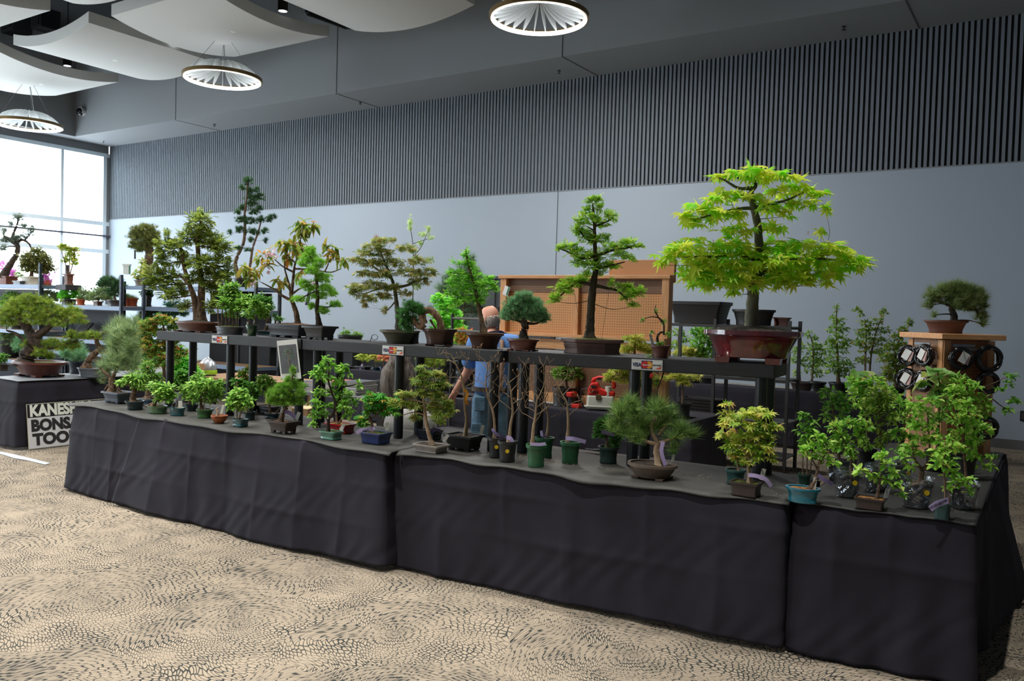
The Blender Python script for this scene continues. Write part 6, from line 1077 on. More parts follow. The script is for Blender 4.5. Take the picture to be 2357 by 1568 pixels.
# ---- left wing table
BGG = 'potted trees on the left wing'
def back(label, px, py, Z, Y, pot, trunk, pads, leaf, ls, lm, cov=1.4, name='potted_bonsai', group=BGG, **k): return plant(name, label, px, py, Z, pot, trunk, pads, leaf, ls, lm, cov, 0, k.pop('soil', SOILD), Y=Y, group=group, tw=3, **k)
o_ = plant('broad_pine', 'broad spreading pine with massive trunk in a wide red-brown oval pot, on the left wing', 66, 868, .772, ('lotus', 130, 40, P_RED, dict(bot=.7, rim=4, r=.7, foot=4)),
  [(20, 13, [(58, 842), (64, 815), (78, 795), (76, 775)]), (13, 6, [(76, 778), (62, 755), (50, 735), (45, 720)], 1), (10, 3, [(80, 775), (110, 755), (125, 730), (110, 715)], 1), (6, 2, [(72, 800), (40, 770), (15, 760)], 1), (6, 2, [(78, 800), (120, 800), (160, 790)], 1)],
  [(70, 690, 30, 12), (40, 702, 32, 14), (100, 700, 36, 14), (15, 722, 30, 16), (60, 720, 40, 16), (120, 720, 40, 16), (155, 718, 28, 14), (85, 738, 40, 12), (15, 742, 26, 10), (135, 742, 26, 10), (180, 735, 20, 12), (190, 772, 26, 8), (170, 790, 22, 12), (120, 790, 30, 10), (150, 800, 26, 8), (215, 772, 18, 8), (70, 795, 18, 12), (95, 812, 24, 10), (110, 820, 14, 8), (165, 770, 14, 10), (45, 705, 20, 10)], 'tuft', 12, leafmat('needles_broad_pine', ((60, 90, 22), (100, 134, 34), (146, 158, 56), (160, 130, 50))), 1.25, 0, MOSS, bark=BARKD, tw=4, group=BGG, dz=.8, moss=60)
back('blue-green pine in a black woven basket pot behind the broad pine', 173, 860, .772, None, ('round', 52, 30, clay('basket_black', (34, 44, 54), .6, bump=.8, bscale=30), dict(bot=.86)), [(4, 2, [(172, 835), (170, 820), (172, 808)])], [(160, 815, 22, 14), (185, 818, 20, 12), (172, 802, 24, 12)], 'tuftlong', 24, G_BLUE)
o_ = back('long needled pine with a snaking trunk in a slate six-sided tray', 205, 868, .772, None, ('hex', 72, 24, P_SLATE, dict(bot=.86, r=.7, rz=.6)), [(9, 4, [(198, 846), (205, 828), (220, 812), (232, 802), (224, 790), (224, 776), (238, 764)]), (4, 2, [(232, 802), (246, 808), (254, 818)], 1)], [(262, 770, 26, 20), (290, 775, 30, 22), (318, 772, 22, 20), (255, 795, 22, 16), (285, 805, 32, 20), (310, 805, 24, 20), (262, 828, 26, 16), (290, 835, 28, 18), (250, 850, 16, 12), (310, 745, 20, 14), (275, 745, 24, 14)], 'tuftlong', 30, G_GREYPINE, 1.3, soil=mat('gravel_tan', (176, 154, 126), .95, c2=(130, 110, 90), scale=60, bump=.6, bscale=80), name='snaking_pine')
back('small dark pot cut by the left frame edge', 6, 862, .772, 5.3, ('round', 28, 16, P_DKBR, dict(bot=.8)), [(2, 1, [(4, 848), (2, 835), (4, 825)])], [(6, 826, 12, 10)], 'oval', 7, G_MID)
back('colourful maple in red, orange and gold standing left of the bench end', 378, 905, .60, 5.6, ('round', 60, 45, P_NURB, dict(bot=.8)), [(4, 2, [(380, 862), (376, 820), (380, 780), (375, 745)])], [(345, 748, 24, 12), (375, 738, 26, 12), (400, 748, 16, 12), (330, 765, 20, 12), (365, 768, 28, 12), (395, 778, 24, 14), (350, 792, 26, 12), (385, 802, 26, 14), (350, 815, 22, 12), (385, 828, 28, 14), (415, 812, 20, 12), (360, 838, 20, 10), (330, 790, 14, 12)], 'maple', 14, G_AUTUMN, 1.4, name='autumn_maple')
ab = crate('plinth', 378, 905, 5.6, .5, .5, .60, MATS['plinth_black'], 'black plinth under the red and gold maple', 'plinth', zb=0.)
back('bright green feathery shrub seen between the left bench legs', 410, 880, .62, 6.0, ('round', 46, 40, P_NURB, dict(bot=.8)), [(3, 1.5, [(410, 840), (408, 820), (412, 800)])], [(405, 825, 18, 12), (430, 832, 18, 12), (415, 848, 26, 12), (440, 855, 22, 12), (400, 860, 20, 10), (425, 870, 26, 10), (395, 800, 10, 8)], 'spray', 13, leafmat('sprays_bright', ((60, 150, 30), (100, 190, 46), (140, 210, 90))), 1.5)
crate('plinth', 415, 905, 6.05, .7, .4, .60, MATS['plinth_black'], 'black plinth under the bright feathery shrub', 'plinth', zb=0.)
back('bare stubby tree on a pale block behind the left bench legs', 437, 846, sbz + .165, 6.75, ('oval', 44, 8, P_STONE, dict(bot=.9)), [(5, 3, [(434, 840), (436, 820), (430, 806)]), (2, 1, [(434, 815), (446, 806), (456, 802)], 1)], [], 'oval', 6, None, bark=BARKP)
# ---- shelves at the left
SHG = 'potted trees on the steel shelving'
Y1p, Y2p = Y1 + .25, Y2 + .25
back('dark pine with an S-shaped trunk in a brown pot at the left frame edge', 18, 652, za, Y1p, ('rect', 52, 20, P_TERRA if False else clay('clay_umber_red', (112, 62, 44), .6), dict(bot=.84, r=.7)), [(8, 4, [(6, 632), (24, 608), (38, 586), (40, 566), (28, 555), (10, 545)]), (4, 1.5, [(36, 562), (50, 552), (66, 560), (72, 572)], 1), (4, 1.5, [(26, 556), (32, 535), (40, 515), (42, 500)], 1)], [(42, 502, 14, 8), (24, 514, 12, 6), (56, 520, 12, 6), (8, 530, 12, 8), (74, 530, 12, 10), (50, 548, 16, 8), (12, 552, 18, 7), (36, 552, 14, 8), (4, 570, 14, 8), (64, 540, 14, 8)], 'tuftlong', 15, leafmat('needles_slate', ((50, 66, 62), (86, 104, 92), (130, 136, 110))), 1.0, group=SHG, bark=BARKD, name='twisted_pine')
back('rounded brown-green azalea in a white oval pot on the steel shelf', 70, 654, za, Y1p, ('oval', 50, 20, P_WHITE, dict(bot=.82, rim=2)), [(5, 3, [(72, 634), (74, 622), (78, 612)])], [(84, 586, 22, 12), (66, 598, 22, 12), (100, 600, 20, 12), (84, 608, 30, 12), (60, 616, 18, 10), (110, 616, 18, 9), (88, 622, 26, 9)], 'oval', 7, G_AZAL, 1.9, group=SHG, name='azalea_bonsai', soil=MOSS)
back('thin maple clump in a brown square pot between the shelf posts', 158, 656, zat(158, 656, Y1p), Y1p, ('rect', 26, 26, P_BROWN, dict(bot=.85, r=1)), [(1.8, .8, [(156, 632), (150, 605), (142, 580)]), (1.8, .8, [(158, 632), (160, 600), (158, 575)]), (1.8, .8, [(160, 632), (168, 605), (172, 575)])], [(148, 570, 12, 8), (158, 578, 12, 10), (170, 580, 14, 10), (164, 594, 14, 10), (150, 598, 8, 8), (172, 604, 10, 8), (140, 566, 8, 4)], 'maple', 9, G_MAPLEY, 1.2, group=SHG, name='maple_clump')
crate('shelf_box', 158, 657, Y1p + .0, .34, .3, .10, INK, 'black box under the square pot of the maple clump', zb=zat(158, 656, Y1p) - .1)
for i, (x, y, w) in enumerate(((12, 612, 16), (28, 628, 10), (104, 632, 12), (110, 648, 7))):
    c = ony(x, y, Y1 + .55 if i < 2 else Y1 + .5)
    rgz = np.random.default_rng(i); n = 160; mp = depth(c) / FPX; g = rgz.normal(0, .5, (n, 3)); P = c + g * np.array([w, w, w]) * mp
    az = empty('azalea_in_bloom', (c[0], c[1], za), ('magenta azalea in bloom behind the S-shaped pine', 'magenta azalea in bloom between the twisted trunk and the shelf post', 'magenta azalea flowers showing right of the steel post', 'small magenta azalea below the shelf post')[i], 'flowering plant', 'magenta azaleas')
    scatter_mesh('blossom', 'blossom', frames(P - np.array([c[0], c[1], za]), g, rgz.normal(0, 1, (n, 3)), rgz.uniform(3, 5, n) * mp), G_MAG, az)
    MB().lathe([(.06, -.0), (.08, .1), (.07, .1), (.05, .08)], 14).build('pot', P_TERRA, az); MB().tube([(0, 0, .06), (0, 0, max(.1, c[2] - za))], .008, 6).build('trunk', BARK, az)
back('seedling with white flowers in a dark box beside the white oval pot', 46, 654, za, Y1 + .1, ('rect', 40, 9, P_SLATE, dict(bot=.9, r=.5)), [(1, .6, [(42, 646), (40, 638), (44, 630)])], [(42, 632, 8, 5), (50, 636, 6, 4)], 'oval', 6, leafmat('leaves_pale', ((130, 180, 90), (190, 220, 160))), 1.2, group=SHG)
for i, (x, y, w, h, pm, cx, cy, rx, ry, lm, lab, lf) in enumerate((
    (108, 702, 30, 14, P_BLK, 112, 680, 22, 14, G_GREYPINE, 'little pine with tan tips at the start of the shelf row', 'tuft'), (160, 702, 34, 14, P_BLK, 161, 674, 24, 14, leafmat('leaves_vivid', ((70, 160, 20), (110, 200, 40))), 'vivid green round shrub in a dark pot on the shelf row', 'oval'),
    (186, 700, 22, 14, P_TERRA, 196, 680, 16, 14, G_GREYPINE, 'little pine in a terracotta pot next to the vivid green shrub', 'tuft'), (225, 702, 28, 11, P_TRAY, 234, 676, 24, 16, G_GREYPINE, 'little grey-green pine in a flat mauve pot on the shelf row', 'tuft'),
    (266, 706, 36, 15, P_DKGREY, 254, 648, 28, 12, G_DARKPINE, 'two-tiered dark pine in a slate bowl by the steel post', 'tuft'), (300, 707, 36, 19, P_TERRA, 296, 684, 16, 6, G_GREYPINE, 'low plant in a bright terracotta pot right of the steel post', 'tuft'),
    (338, 706, 28, 26, P_NURB, 338, 674, 12, 8, G_MID, 'shrub in a black nursery pot under the upper steel shelf', 'oval'))):
    Yp = Y1 + .34 if x < 280 else Y2 + .2; Zp = zb if x < 280 else zc2
    pads = [(cx, cy, rx, ry), (cx - rx * .6, cy + ry * .5, rx * .6, ry * .6), (cx + rx * .6, cy + ry * .4, rx * .6, ry * .6)] + ([(262, 672, 18, 12)] if i == 4 else [])
    back(lab, x, y, Zp, Yp, ('rect' if i in (3, 6) else 'round', w, h, pm, dict(bot=.82)), [(3, 1.5, [(x, y - h + 2), (x + (cx - x) * .4, (y - h + cy) / 2 + 3), (cx, cy + ry * .4)])], pads, lf, 12 if lf == 'tuft' else 7, lm, 1.6, group=SHG, name='shelf_bonsai')
back('dense dome-crowned pine with a thick trunk in a grey round pot on the upper shelf', 335, 660, zc_, Y2p, ('round', 46, 20, P_SLATE, dict(bot=.7)), [(12, 8, [(338, 644), (340, 615), (344, 580), (342, 550)])], [(335, 528, 26, 12), (318, 540, 22, 12), (352, 542, 20, 12), (335, 552, 32, 12), (312, 565, 18, 10), (356, 560, 14, 10), (330, 572, 20, 8)], 'tuft', 11, leafmat('needles_dome', ((56, 76, 34), (90, 106, 48), (140, 134, 76))), 2.2, group=SHG, bark=BARK, name='dome_pine', tags=(('ribbon', INK, [(311, 576), (311, 586), (311, 596)], 4),))
back('pale leafy shrub on the upper steel shelf below the dome pine', 322, 658, zc_, Y2 + .1, ('round', 26, 14, P_STONE, dict(bot=.8)), [(2, 1, [(322, 645), (324, 625), (328, 605)])], [(318, 634, 14, 10), (330, 618, 8, 10), (328, 602, 8, 6), (334, 640, 12, 8)], 'oval', 9, leafmat('leaves_pale_yellow', ((120, 150, 50), (170, 190, 90), (190, 170, 120))), 1.2, group=SHG)
back('tall open pine with twin curving trunks in a black pot at the shelf end', 556, 672, zat(556, 672, Y2p), Y2p, ('round', 38, 32, P_BLK, dict(bot=.84)), [(5, 2, [(552, 645), (542, 612), (546, 590), (560, 560), (564, 525), (563, 495), (568, 455), (570, 420)]), (4, 1.5, [(562, 645), (574, 618), (582, 570), (594, 535), (602, 505)])],
  [(570, 418, 12, 9), (556, 432, 8, 6), (574, 440, 10, 7), (590, 436, 8, 6), (580, 455, 16, 8), (598, 452, 12, 8), (580, 470, 14, 7), (558, 478, 9, 7), (598, 480, 9, 7), (548, 488, 8, 6), (585, 488, 14, 7), (556, 506, 14, 8), (578, 508, 14, 9), (598, 505, 9, 8), (618, 505, 8, 7), (628, 499, 9, 7), (552, 528, 12, 8), (582, 534, 16, 8), (610, 533, 10, 7), (530, 534, 7, 6), (578, 552, 8, 6), (612, 553, 6, 6), (550, 572, 10, 6), (572, 574, 9, 5)], 'tuft', 10, G_DARKPINE, 1.3, group=SHG, bark=BARK, name='open_pine', twr=.35)
crate('shelf_box', 556, 690, Y2p, .4, .34, .2, INK, 'black box under the tall open pine', zb=zat(556, 672, Y2p) - .2)
for i, (x, y, w, h, cx, cy, rx, ry, lm, lab, lf) in enumerate(((20, 800, 50, 40, 25, 780, 30, 20, G_GREYPINE, 'grey pine in a dark pot low on the left shelf', 'tuft'), (90, 800, 30, 30, 55, 790, 22, 18, G_BLUE, 'blue-green pine half hidden by the broad pine trunk', 'tuft'), (40, 720, 40, 20, 30, 690, 24, 14, G_FRESH, 'white flowered shrub on the lower left shelf', 'oval'), (312, 780, 40, 24, 300, 752, 26, 14, G_DARKPINE, 'dark pine under the steel shelving, left of the gold maple', 'tuft'), (345, 760, 40, 20, 350, 725, 30, 14, G_DARKPINE, 'dark low pine under the upper steel shelving', 'tuft'), (400, 760, 40, 20, 405, 712, 24, 16, leafmat('needles_teal', ((40, 90, 70), (70, 130, 100))), 'teal-green young pine behind the conifer trunks', 'tuft'))):
    back(lab, x, y, {0: zat(45, 830, Y1), 1: zat(45, 830, Y1), 2: zat(45, 760, Y1)}.get(i, zat(400, 830, Y2)), Y1p if i < 3 else Y2p, ('round', w, h, P_BLK, dict(bot=.85)), [(3, 1.5, [(x, y - h), ((x + cx) / 2, (y - h + cy) / 2), (cx, cy)])], [(cx, cy, rx, ry), (cx - rx * .7, cy + ry * .6, rx * .6, ry * .6), (cx + rx * .7, cy + ry * .5, rx * .6, ry * .6)], lf, 12 if lf == 'tuft' else 8, lm, 1.5, group=SHG, name='shelf_bonsai')
# ---- behind the middle bench
BMG = 'potted trees behind the benches'
yb_ = 9.4
for i, (x, lab) in enumerate(((836, 'yellow-green maple in a black tray on the far table'), (866, 'yellow-green maple in a teal pot on the far table'), (884, 'reddish maple with a pink tag beside the grey stump'))):
    back(lab, x, (852, 858, 852)[i], .752, yb_, ('rect' if i == 0 else 'round', (40, 22, 20)[i], 10, (P_BLK, P_DKTEAL, P_NAVY)[i], dict(bot=.86)), [(1.5, .8, [(x, 842), (x - 2, 830), (x + 2, 820)])], [(x - 6, 822, 10, 7), (x + 6, 826, 10, 7), (x, 815, 9, 6)], 'maple', 8, (G_MAPLEY, G_BEND, leafmat('leaves_pinkish', ((170, 120, 60), (200, 130, 110))))[i], 1.3, group=BMG, tags=(('ribbon', LAV, [(x - 2, 838, -6), (x - 5, 846, -8), (x - 8, 852, -8)], 4),) if i == 0 else ())
back('small shrubs at the wall seen over the bench between the larch and the bronze maple', 805, 800, 1.0, 10.5, ('round', 60, 30, P_NURB, dict(bot=.85)), [(2, 1, [(800, 775), (798, 768), (800, 762)]), (2, 1, [(815, 775), (820, 768), (822, 764)])], [(796, 772, 14, 10), (822, 774, 14, 8), (808, 780, 14, 6)], 'oval', 6, G_FRESH, .9, group=BMG)
crate('plinth', 805, 830, 10.5, .7, .6, 1.0, MATS['plinth_black'], 'tall black plinth at the back holding small shrubs', 'plinth', zb=0.)
pn = 8.8
back('tall blue-grey pine behind the dawn redwood', 1062, 860, .8, pn, ('round', 60, 60, P_NURB, dict(bot=.85)), [(5, 2, [(1062, 800), (1066, 720), (1076, 640), (1080, 600)])], [(1082, 600, 16, 14), (1070, 622, 24, 14), (1092, 630, 20, 14), (1040, 640, 22, 12), (1075, 650, 30, 14), (1105, 655, 16, 14), (1020, 668, 18, 12), (1055, 676, 30, 14), (1095, 684, 24, 14), (1030, 700, 24, 12), (1070, 708, 30, 14), (1105, 715, 20, 14), (1050, 735, 30, 14)], 'tuftlong', 22, leafmat('needles_blue_grey', ((56, 84, 62), (84, 112, 84), (130, 150, 120))), 1.4, group=BMG, name='tall_pine')
back('bright green bushy maple behind the cascade pine', 1025, 860, .8, 8.2, ('round', 60, 50, P_NURB, dict(bot=.85)), [(4, 2, [(1025, 815), (1022, 770), (1026, 720)])], [(1010, 690, 18, 12), (1040, 696, 18, 12), (1022, 712, 24, 14), (1045, 730, 20, 14), (1010, 735, 22, 14), (1030, 755, 28, 14), (1060, 760, 16, 12), (1008, 765, 20, 14), (1035, 782, 26, 12)], 'maple', 13, leafmat('leaves_bright_maple', ((70, 150, 24), (110, 190, 40), (150, 204, 80))), 1.5, group=BMG)
back('reddish new-leaved shrub left of the man', 1072, 830, .8, 7.9, ('round', 44, 36, P_NURB, dict(bot=.85)), [(2.5, 1, [(1072, 798), (1070, 785), (1072, 770)])], [(1062, 765, 14, 9), (1080, 772, 14, 9), (1070, 784, 18, 9), (1055, 780, 10, 8)], 'oval', 9, leafmat('leaves_red_tip', ((110, 150, 40), (180, 140, 60), (190, 90, 60))), 1.3, group=BMG)
back('yellow-green shrub in a black pot seen under the middle bench', 1000, 880, .62, 7.6, ('round', 50, 44, P_NURB, dict(bot=.85)), [(2.5, 1, [(1000, 842), (1000, 830), (1002, 820)])], [(985, 828, 18, 12), (1010, 826, 18, 12), (998, 838, 22, 8), (970, 826, 12, 12)], 'tuft', 10, leafmat('needles_yellow', ((110, 140, 40), (160, 170, 70))), 1.4, group=BMG)
tw_ = empty('black_table', (ony(1030, 880, 8.2)[0], 8.45, 0), 'black plant stand behind the man holding the tall pine and maples', 'table')
MB().box((0, 0, .775), (1.5, 1.5, .05)).build('tabletop', MATS['plinth_black'], tw_)
for sx in (-1, 1):
    for sy in (-1, 1): MB().box((sx * .7, sy * .68, .375), (.06, .06, .75)).build('leg', MATS['plinth_black'], tw_)
ls_ = crate('plinth', 1000, 900, 7.6, .5, .36, .62, MATS['plinth_black'], 'black plinth under the yellow-green shrub', 'plinth', zb=0.)
back('young elm in a ribbed black nursery pot on the work table beside the sprayer', 1300, 938, .756, 7.38, ('round', 60, 46, P_NURB, dict(bot=.9, rim=2)), [(4, 2, [(1304, 895), (1303, 870), (1304, 840)])], [(1290, 855, 16, 8), (1318, 850, 16, 8), (1305, 842, 12, 8), (1280, 862, 10, 6), (1330, 864, 12, 6), (1302, 870, 18, 7)], 'spray', 12, G_FRESH, 1.2, group=BMG)
back('weeping yellow-green maple behind the red sprayer', 1455, 940, .756, 7.25, ('round', 56, 40, P_NURB, dict(bot=.88)), [(5, 2, [(1455, 902), (1452, 860), (1460, 815), (1462, 780)])], [(1460, 782, 24, 10), (1475, 800, 30, 9), (1440, 805, 20, 9), (1500, 806, 26, 8), (1420, 850, 22, 10), (1450, 848, 24, 12), (1480, 855, 24, 14), (1405, 868, 14, 10), (1440, 872, 20, 12), (1475, 880, 20, 10), (1500, 880, 16, 12)], 'maplefine', 16, G_BEND, 1.3, group=BMG, name='weeping_maple')
back('slender maple in a black nursery pot on the right end of the work table', 1571, 946, .756, 7.36, ('round', 38, 36, P_NURB, dict(bot=.85)), [(3, 1.2, [(1572, 912), (1571, 890), (1573, 868)])], [(1560, 866, 20, 7), (1590, 868, 24, 7), (1540, 870, 14, 6), (1575, 880, 16, 7)], 'maplefine', 14, G_BEND, 1.2, group=BMG)
cp = empty('cordless_tool', onz(1315, 938, .756), 'small black and red cordless tool standing on the work table', 'tool')
MB().box((0, 0, .055), (.055, .07, .11), taper=.8).build('body', SBLK, cp, bevel=.008); MB().box((0, 0, .13), (.06, .12, .05)).build('head', SRED, cp, bevel=.01); MB().box((.06, 0, .02), (.09, .07, .04)).build('battery', SRED, cp, bevel=.006)
pl2 = empty('secateurs', onz(1366, 1040, .775), 'black handled secateurs lying at the mat edge beside the juniper', 'secateurs')
for s in (-1, 1): MB().tube([(0, 0, .012), (.05, .02 * s, .016), (.11, .03 * s, .012)], .009, 6).build('handle', SBLK, pl2, smooth=True)
MB().box((-.03, 0, .012), (.06, .014, .006)).build('blade', STEEL, pl2)
# ---- trees along the grey wall
WG = 'young trees along the grey wall'
def wall_tree(label, px, py, pot, trunk, pads, lm, ls=9, cov=.7, Y=11.55, leaf='oval', Z=.752, **k): return plant('nursery_tree', label, px, py, Z, pot, trunk, pads, leaf, ls, lm, cov, 0, SOILD, Y=Y, group=WG, tw=3, twr=.4, **k)
G_W = leafmat('leaves_wall_green', ((76, 122, 36), (116, 156, 54), (166, 186, 92))); G_WR = leafmat('leaves_wall_redtip', ((80, 124, 38), (118, 152, 54), (160, 164, 74), (170, 108, 62)))
wall_tree('slim tree in a shallow oval pot first right of the bench', 1850, 902, ('oval', 60, 22, P_DKBR, dict(bot=.75)), [(2, 1, [(1842, 882), (1840, 840), (1838, 800)])], [(1836, 808, 14, 10), (1845, 800, 8, 10), (1832, 830, 12, 10), (1848, 835, 10, 8), (1834, 860, 8, 8)], G_W)
wall_tree('shaggy young tree second from the bench along the wall', 1880, 905, ('round', 40, 24, P_NURB, dict(bot=.85)), [(2.5, 1, [(1868, 884), (1872, 830), (1870, 790), (1862, 768)])], [(1862, 770, 8, 8), (1876, 780, 8, 6), (1872, 800, 20, 10), (1888, 810, 18, 10), (1868, 822, 18, 12), (1890, 835, 18, 12), (1868, 850, 18, 12), (1882, 862, 14, 8)], G_W)
wall_tree('tallest slim tree on the wall table with a pointed tip', 1930, 900, ('round', 44, 26, P_NURB, dict(bot=.85)), [(4, 1, [(1930, 878), (1928, 820), (1925, 760), (1926, 700)])], [(1924, 712, 6, 10), (1916, 732, 10, 5), (1930, 742, 14, 6), (1940, 735, 8, 4), (1922, 760, 20, 9), (1942, 758, 12, 8), (1930, 782, 22, 10), (1910, 790, 14, 8), (1950, 790, 14, 8), (1928, 806, 26, 10), (1922, 828, 24, 10), (1948, 845, 18, 12), (1915, 850, 22, 12), (1945, 860, 20, 10)], G_W)
wall_tree('red-tipped twin stemmed tree in the middle of the wall table', 1996, 900, ('round', 44, 24, P_NURB, dict(bot=.85)), [(3, 1, [(1992, 880), (1992, 820), (1994, 770), (1990, 735)]), (3, 1, [(2000, 880), (2005, 820), (2015, 770), (2030, 730)])], [(1972, 715, 10, 6), (1982, 725, 8, 6), (2034, 722, 9, 10), (1995, 745, 16, 8), (2020, 740, 14, 9), (1985, 765, 16, 9), (2010, 765, 20, 10), (2035, 760, 14, 8), (1995, 785, 22, 10), (2025, 788, 20, 10), (1975, 790, 12, 8), (2000, 806, 24, 10), (2030, 810, 16, 8), (1985, 830, 18, 8)], G_WR)
wall_tree('spreading red-tipped tree with long side shoots near the pegboard column', 2060, 905, ('round', 44, 26, P_NURB, dict(bot=.85)), [(4, 1.5, [(2062, 884), (2062, 840), (2058, 800)]), (2, .8, [(2058, 805), (2075, 775), (2095, 745)], 1)], [(2094, 742, 8, 8), (2078, 760, 12, 7), (2064, 778, 14, 8), (2050, 800, 18, 9), (2075, 800, 20, 10), (2040, 825, 18, 10), (2068, 825, 26, 12), (2088, 815, 14, 12), (2055, 850, 24, 12), (2082, 850, 18, 14), (2065, 872, 22, 10), (2040, 868, 14, 10)], G_WR, 9, 1.2)
wall_tree('slim green tree behind the rack beside the pegboard', 1560, 905, ('round', 40, 24, P_NURB, dict(bot=.85)), [(2, 1, [(1562, 884), (1560, 820), (1562, 760)])], [(1560, 765, 14, 10), (1575, 780, 14, 10), (1552, 795, 12, 10), (1568, 805, 14, 10), (1560, 825, 12, 8)], G_W)
wall_tree('full leafy green tree behind the rack, left of the oxblood pot', 1620, 905, ('round', 50, 28, P_NURB, dict(bot=.85)), [(3, 1.5, [(1620, 880), (1618, 830), (1622, 770)]), (2, 1, [(1632, 880), (1640, 830), (1640, 790)])], [(1605, 765, 18, 10), (1630, 764, 18, 10), (1615, 785, 24, 12), (1642, 790, 14, 12), (1605, 805, 18, 12), (1630, 812, 20, 12), (1618, 832, 24, 8), (1645, 818, 8, 10)], leafmat('leaves_wall_bright', ((66, 126, 28), (106, 166, 44), (160, 190, 84))), 10, 1.2)
wall_tree('low yellow-green maple behind the right bench', 1590, 905, ('round', 46, 34, P_NURB, dict(bot=.85)), [(3, 1, [(1588, 872), (1586, 845), (1588, 820)])], [(1570, 812, 20, 8), (1600, 816, 20, 8), (1585, 806, 18, 7), (1615, 820, 12, 6)], G_BEND, 12, 1.4, 11.45, 'maplefine', Z=.752)
for o in list(bpy.data.objects):
    pass
wst = MB().add([tuple(onz(x, y, .004)) for x, y in ((0, 1040), (30, 1046), (60, 1053), (116, 1067), (104, 1070), (62, 1060), (32, 1055), (0, 1045))], [tuple(range(8))]).build('white_strip', mat('strip_white', (186, 196, 204), .5)); wst.modifiers.new('t', 'SOLIDIFY').thickness = .003  # flat pale strip in place of a streak of sunlight on the carpet
tag(wst, 'thin white strip standing in for sunlight on the carpet in front of the lettered sign', 'strip')
wl3 = ony(862, 790, 4.6); lp = tag(MB().tube([(.03 * math.cos(q * PI / 8), 0, .035 + .02 * math.sin(q * PI / 8)) for q in range(17)], .003, 5).tube([(-.03, 0, .035), (-.045, 0, .002)], .003, 5).build('wire_loop', STEEL, loc=(wl3[0], 4.6, 1.43)), 'little wire loop standing on the middle bench left of the bronze maple pot', 'wire loop')
# crumbs of soil on the mats
rgc = np.random.default_rng(8); n = 420
cent = np.array([onz(x, y, .772) for x, y in ((1215, 1052), (1310, 1070), (1260, 1060), (900, 1020), (640, 1005), (480, 955), (1600, 1095), (1180, 1060), (1750, 1130), (2230, 1185), (1450, 1090))]); ci = rgc.integers(0, len(cent), n)
Pc = cent[ci] + np.stack([rgc.normal(0, .12, n), rgc.normal(0, .05, n), np.zeros(n)], 1); ok = (Pc[:, 1] > 4.3 - .02 * 0 + .07 * (Pc[:, 0] > -1.1)) & (Pc[:, 0] < -.35) & (Pc[:, 0] > -7.2)
Pc = Pc[ok]; n = len(Pc); Pc[:, 2] = .7735
cr_ = scatter_mesh('soil_crumbs', 'moss', frames(Pc, rgc.normal(0, 1, (n, 3)) * [1, 1, .1], np.tile([0, 0, 1.], (n, 1)), rgc.uniform(.006, .014, n)), leafmat('crumbs', ((110, 84, 60), (176, 146, 110), (206, 190, 160)), .05), None)
tag(cr_, 'scattered soil crumbs on the table mats', 'soil crumbs', kind='stuff')
# ------------------------------------------------------------------ the man between the tables
def skin(name, chains, m, parent, lev=2, root=0):
    """chains: list of lists of (x, y, z, r) that share joints by equal coordinates"""
    V, E, R, idx = [], [], [], {}
    for ch in chains:
        pr = None
        for x, y, z, r in ch:
            k = (round(x, 4), round(y, 4), round(z, 4))
            if k not in idx: idx[k] = len(V); V.append(k); R.append(r)
            i = idx[k]
            if pr is not None and pr != i: E.append((pr, i))
            pr = i
    me = bpy.data.meshes.new(name); me.from_pydata(V, E, []); o = bpy.data.objects.new(name, me); COL.objects.link(o); o.parent = parent
    sk = o.modifiers.new('skin', 'SKIN'); sk.use_smooth_shade = True; s = o.modifiers.new('sub', 'SUBSURF'); s.levels = s.render_levels = lev
    for i, r in enumerate(R): d = me.skin_vertices[0].data[i]; rx = r if isinstance(r, tuple) else (r, r); d.radius = rx
    me.skin_vertices[0].data[root].use_root = True; me.materials.append(m)
    return o
SKIN = mat('skin', (206, 148, 122), .55, var=.06, scale=20); HAIRM = mat('white_hair', (206, 200, 192), .8, var=.2, scale=60, bump=.6, bscale=90); SHIRT = mat('blue_shirt', (92, 134, 196), .85, var=.12, scale=9, bump=.5, bscale=14); JEAN = mat('jeans_denim', (92, 126, 152), .85, var=.3, scale=16, bump=.5, bscale=30); STRAP = mat('suspender_tan', (140, 106, 84), .7); BELT = mat('belt_brown', (56, 44, 38), .6); SHOE = mat('shoe_dark', (44, 40, 38), .6)
mb0 = atd(1132, 900, 7.55); man = empty('person', (mb0[0], mb0[1], 0), 'balding man in a blue shirt, suspenders and jeans, back turned, reaching to the left table', 'person', rz=YAW)
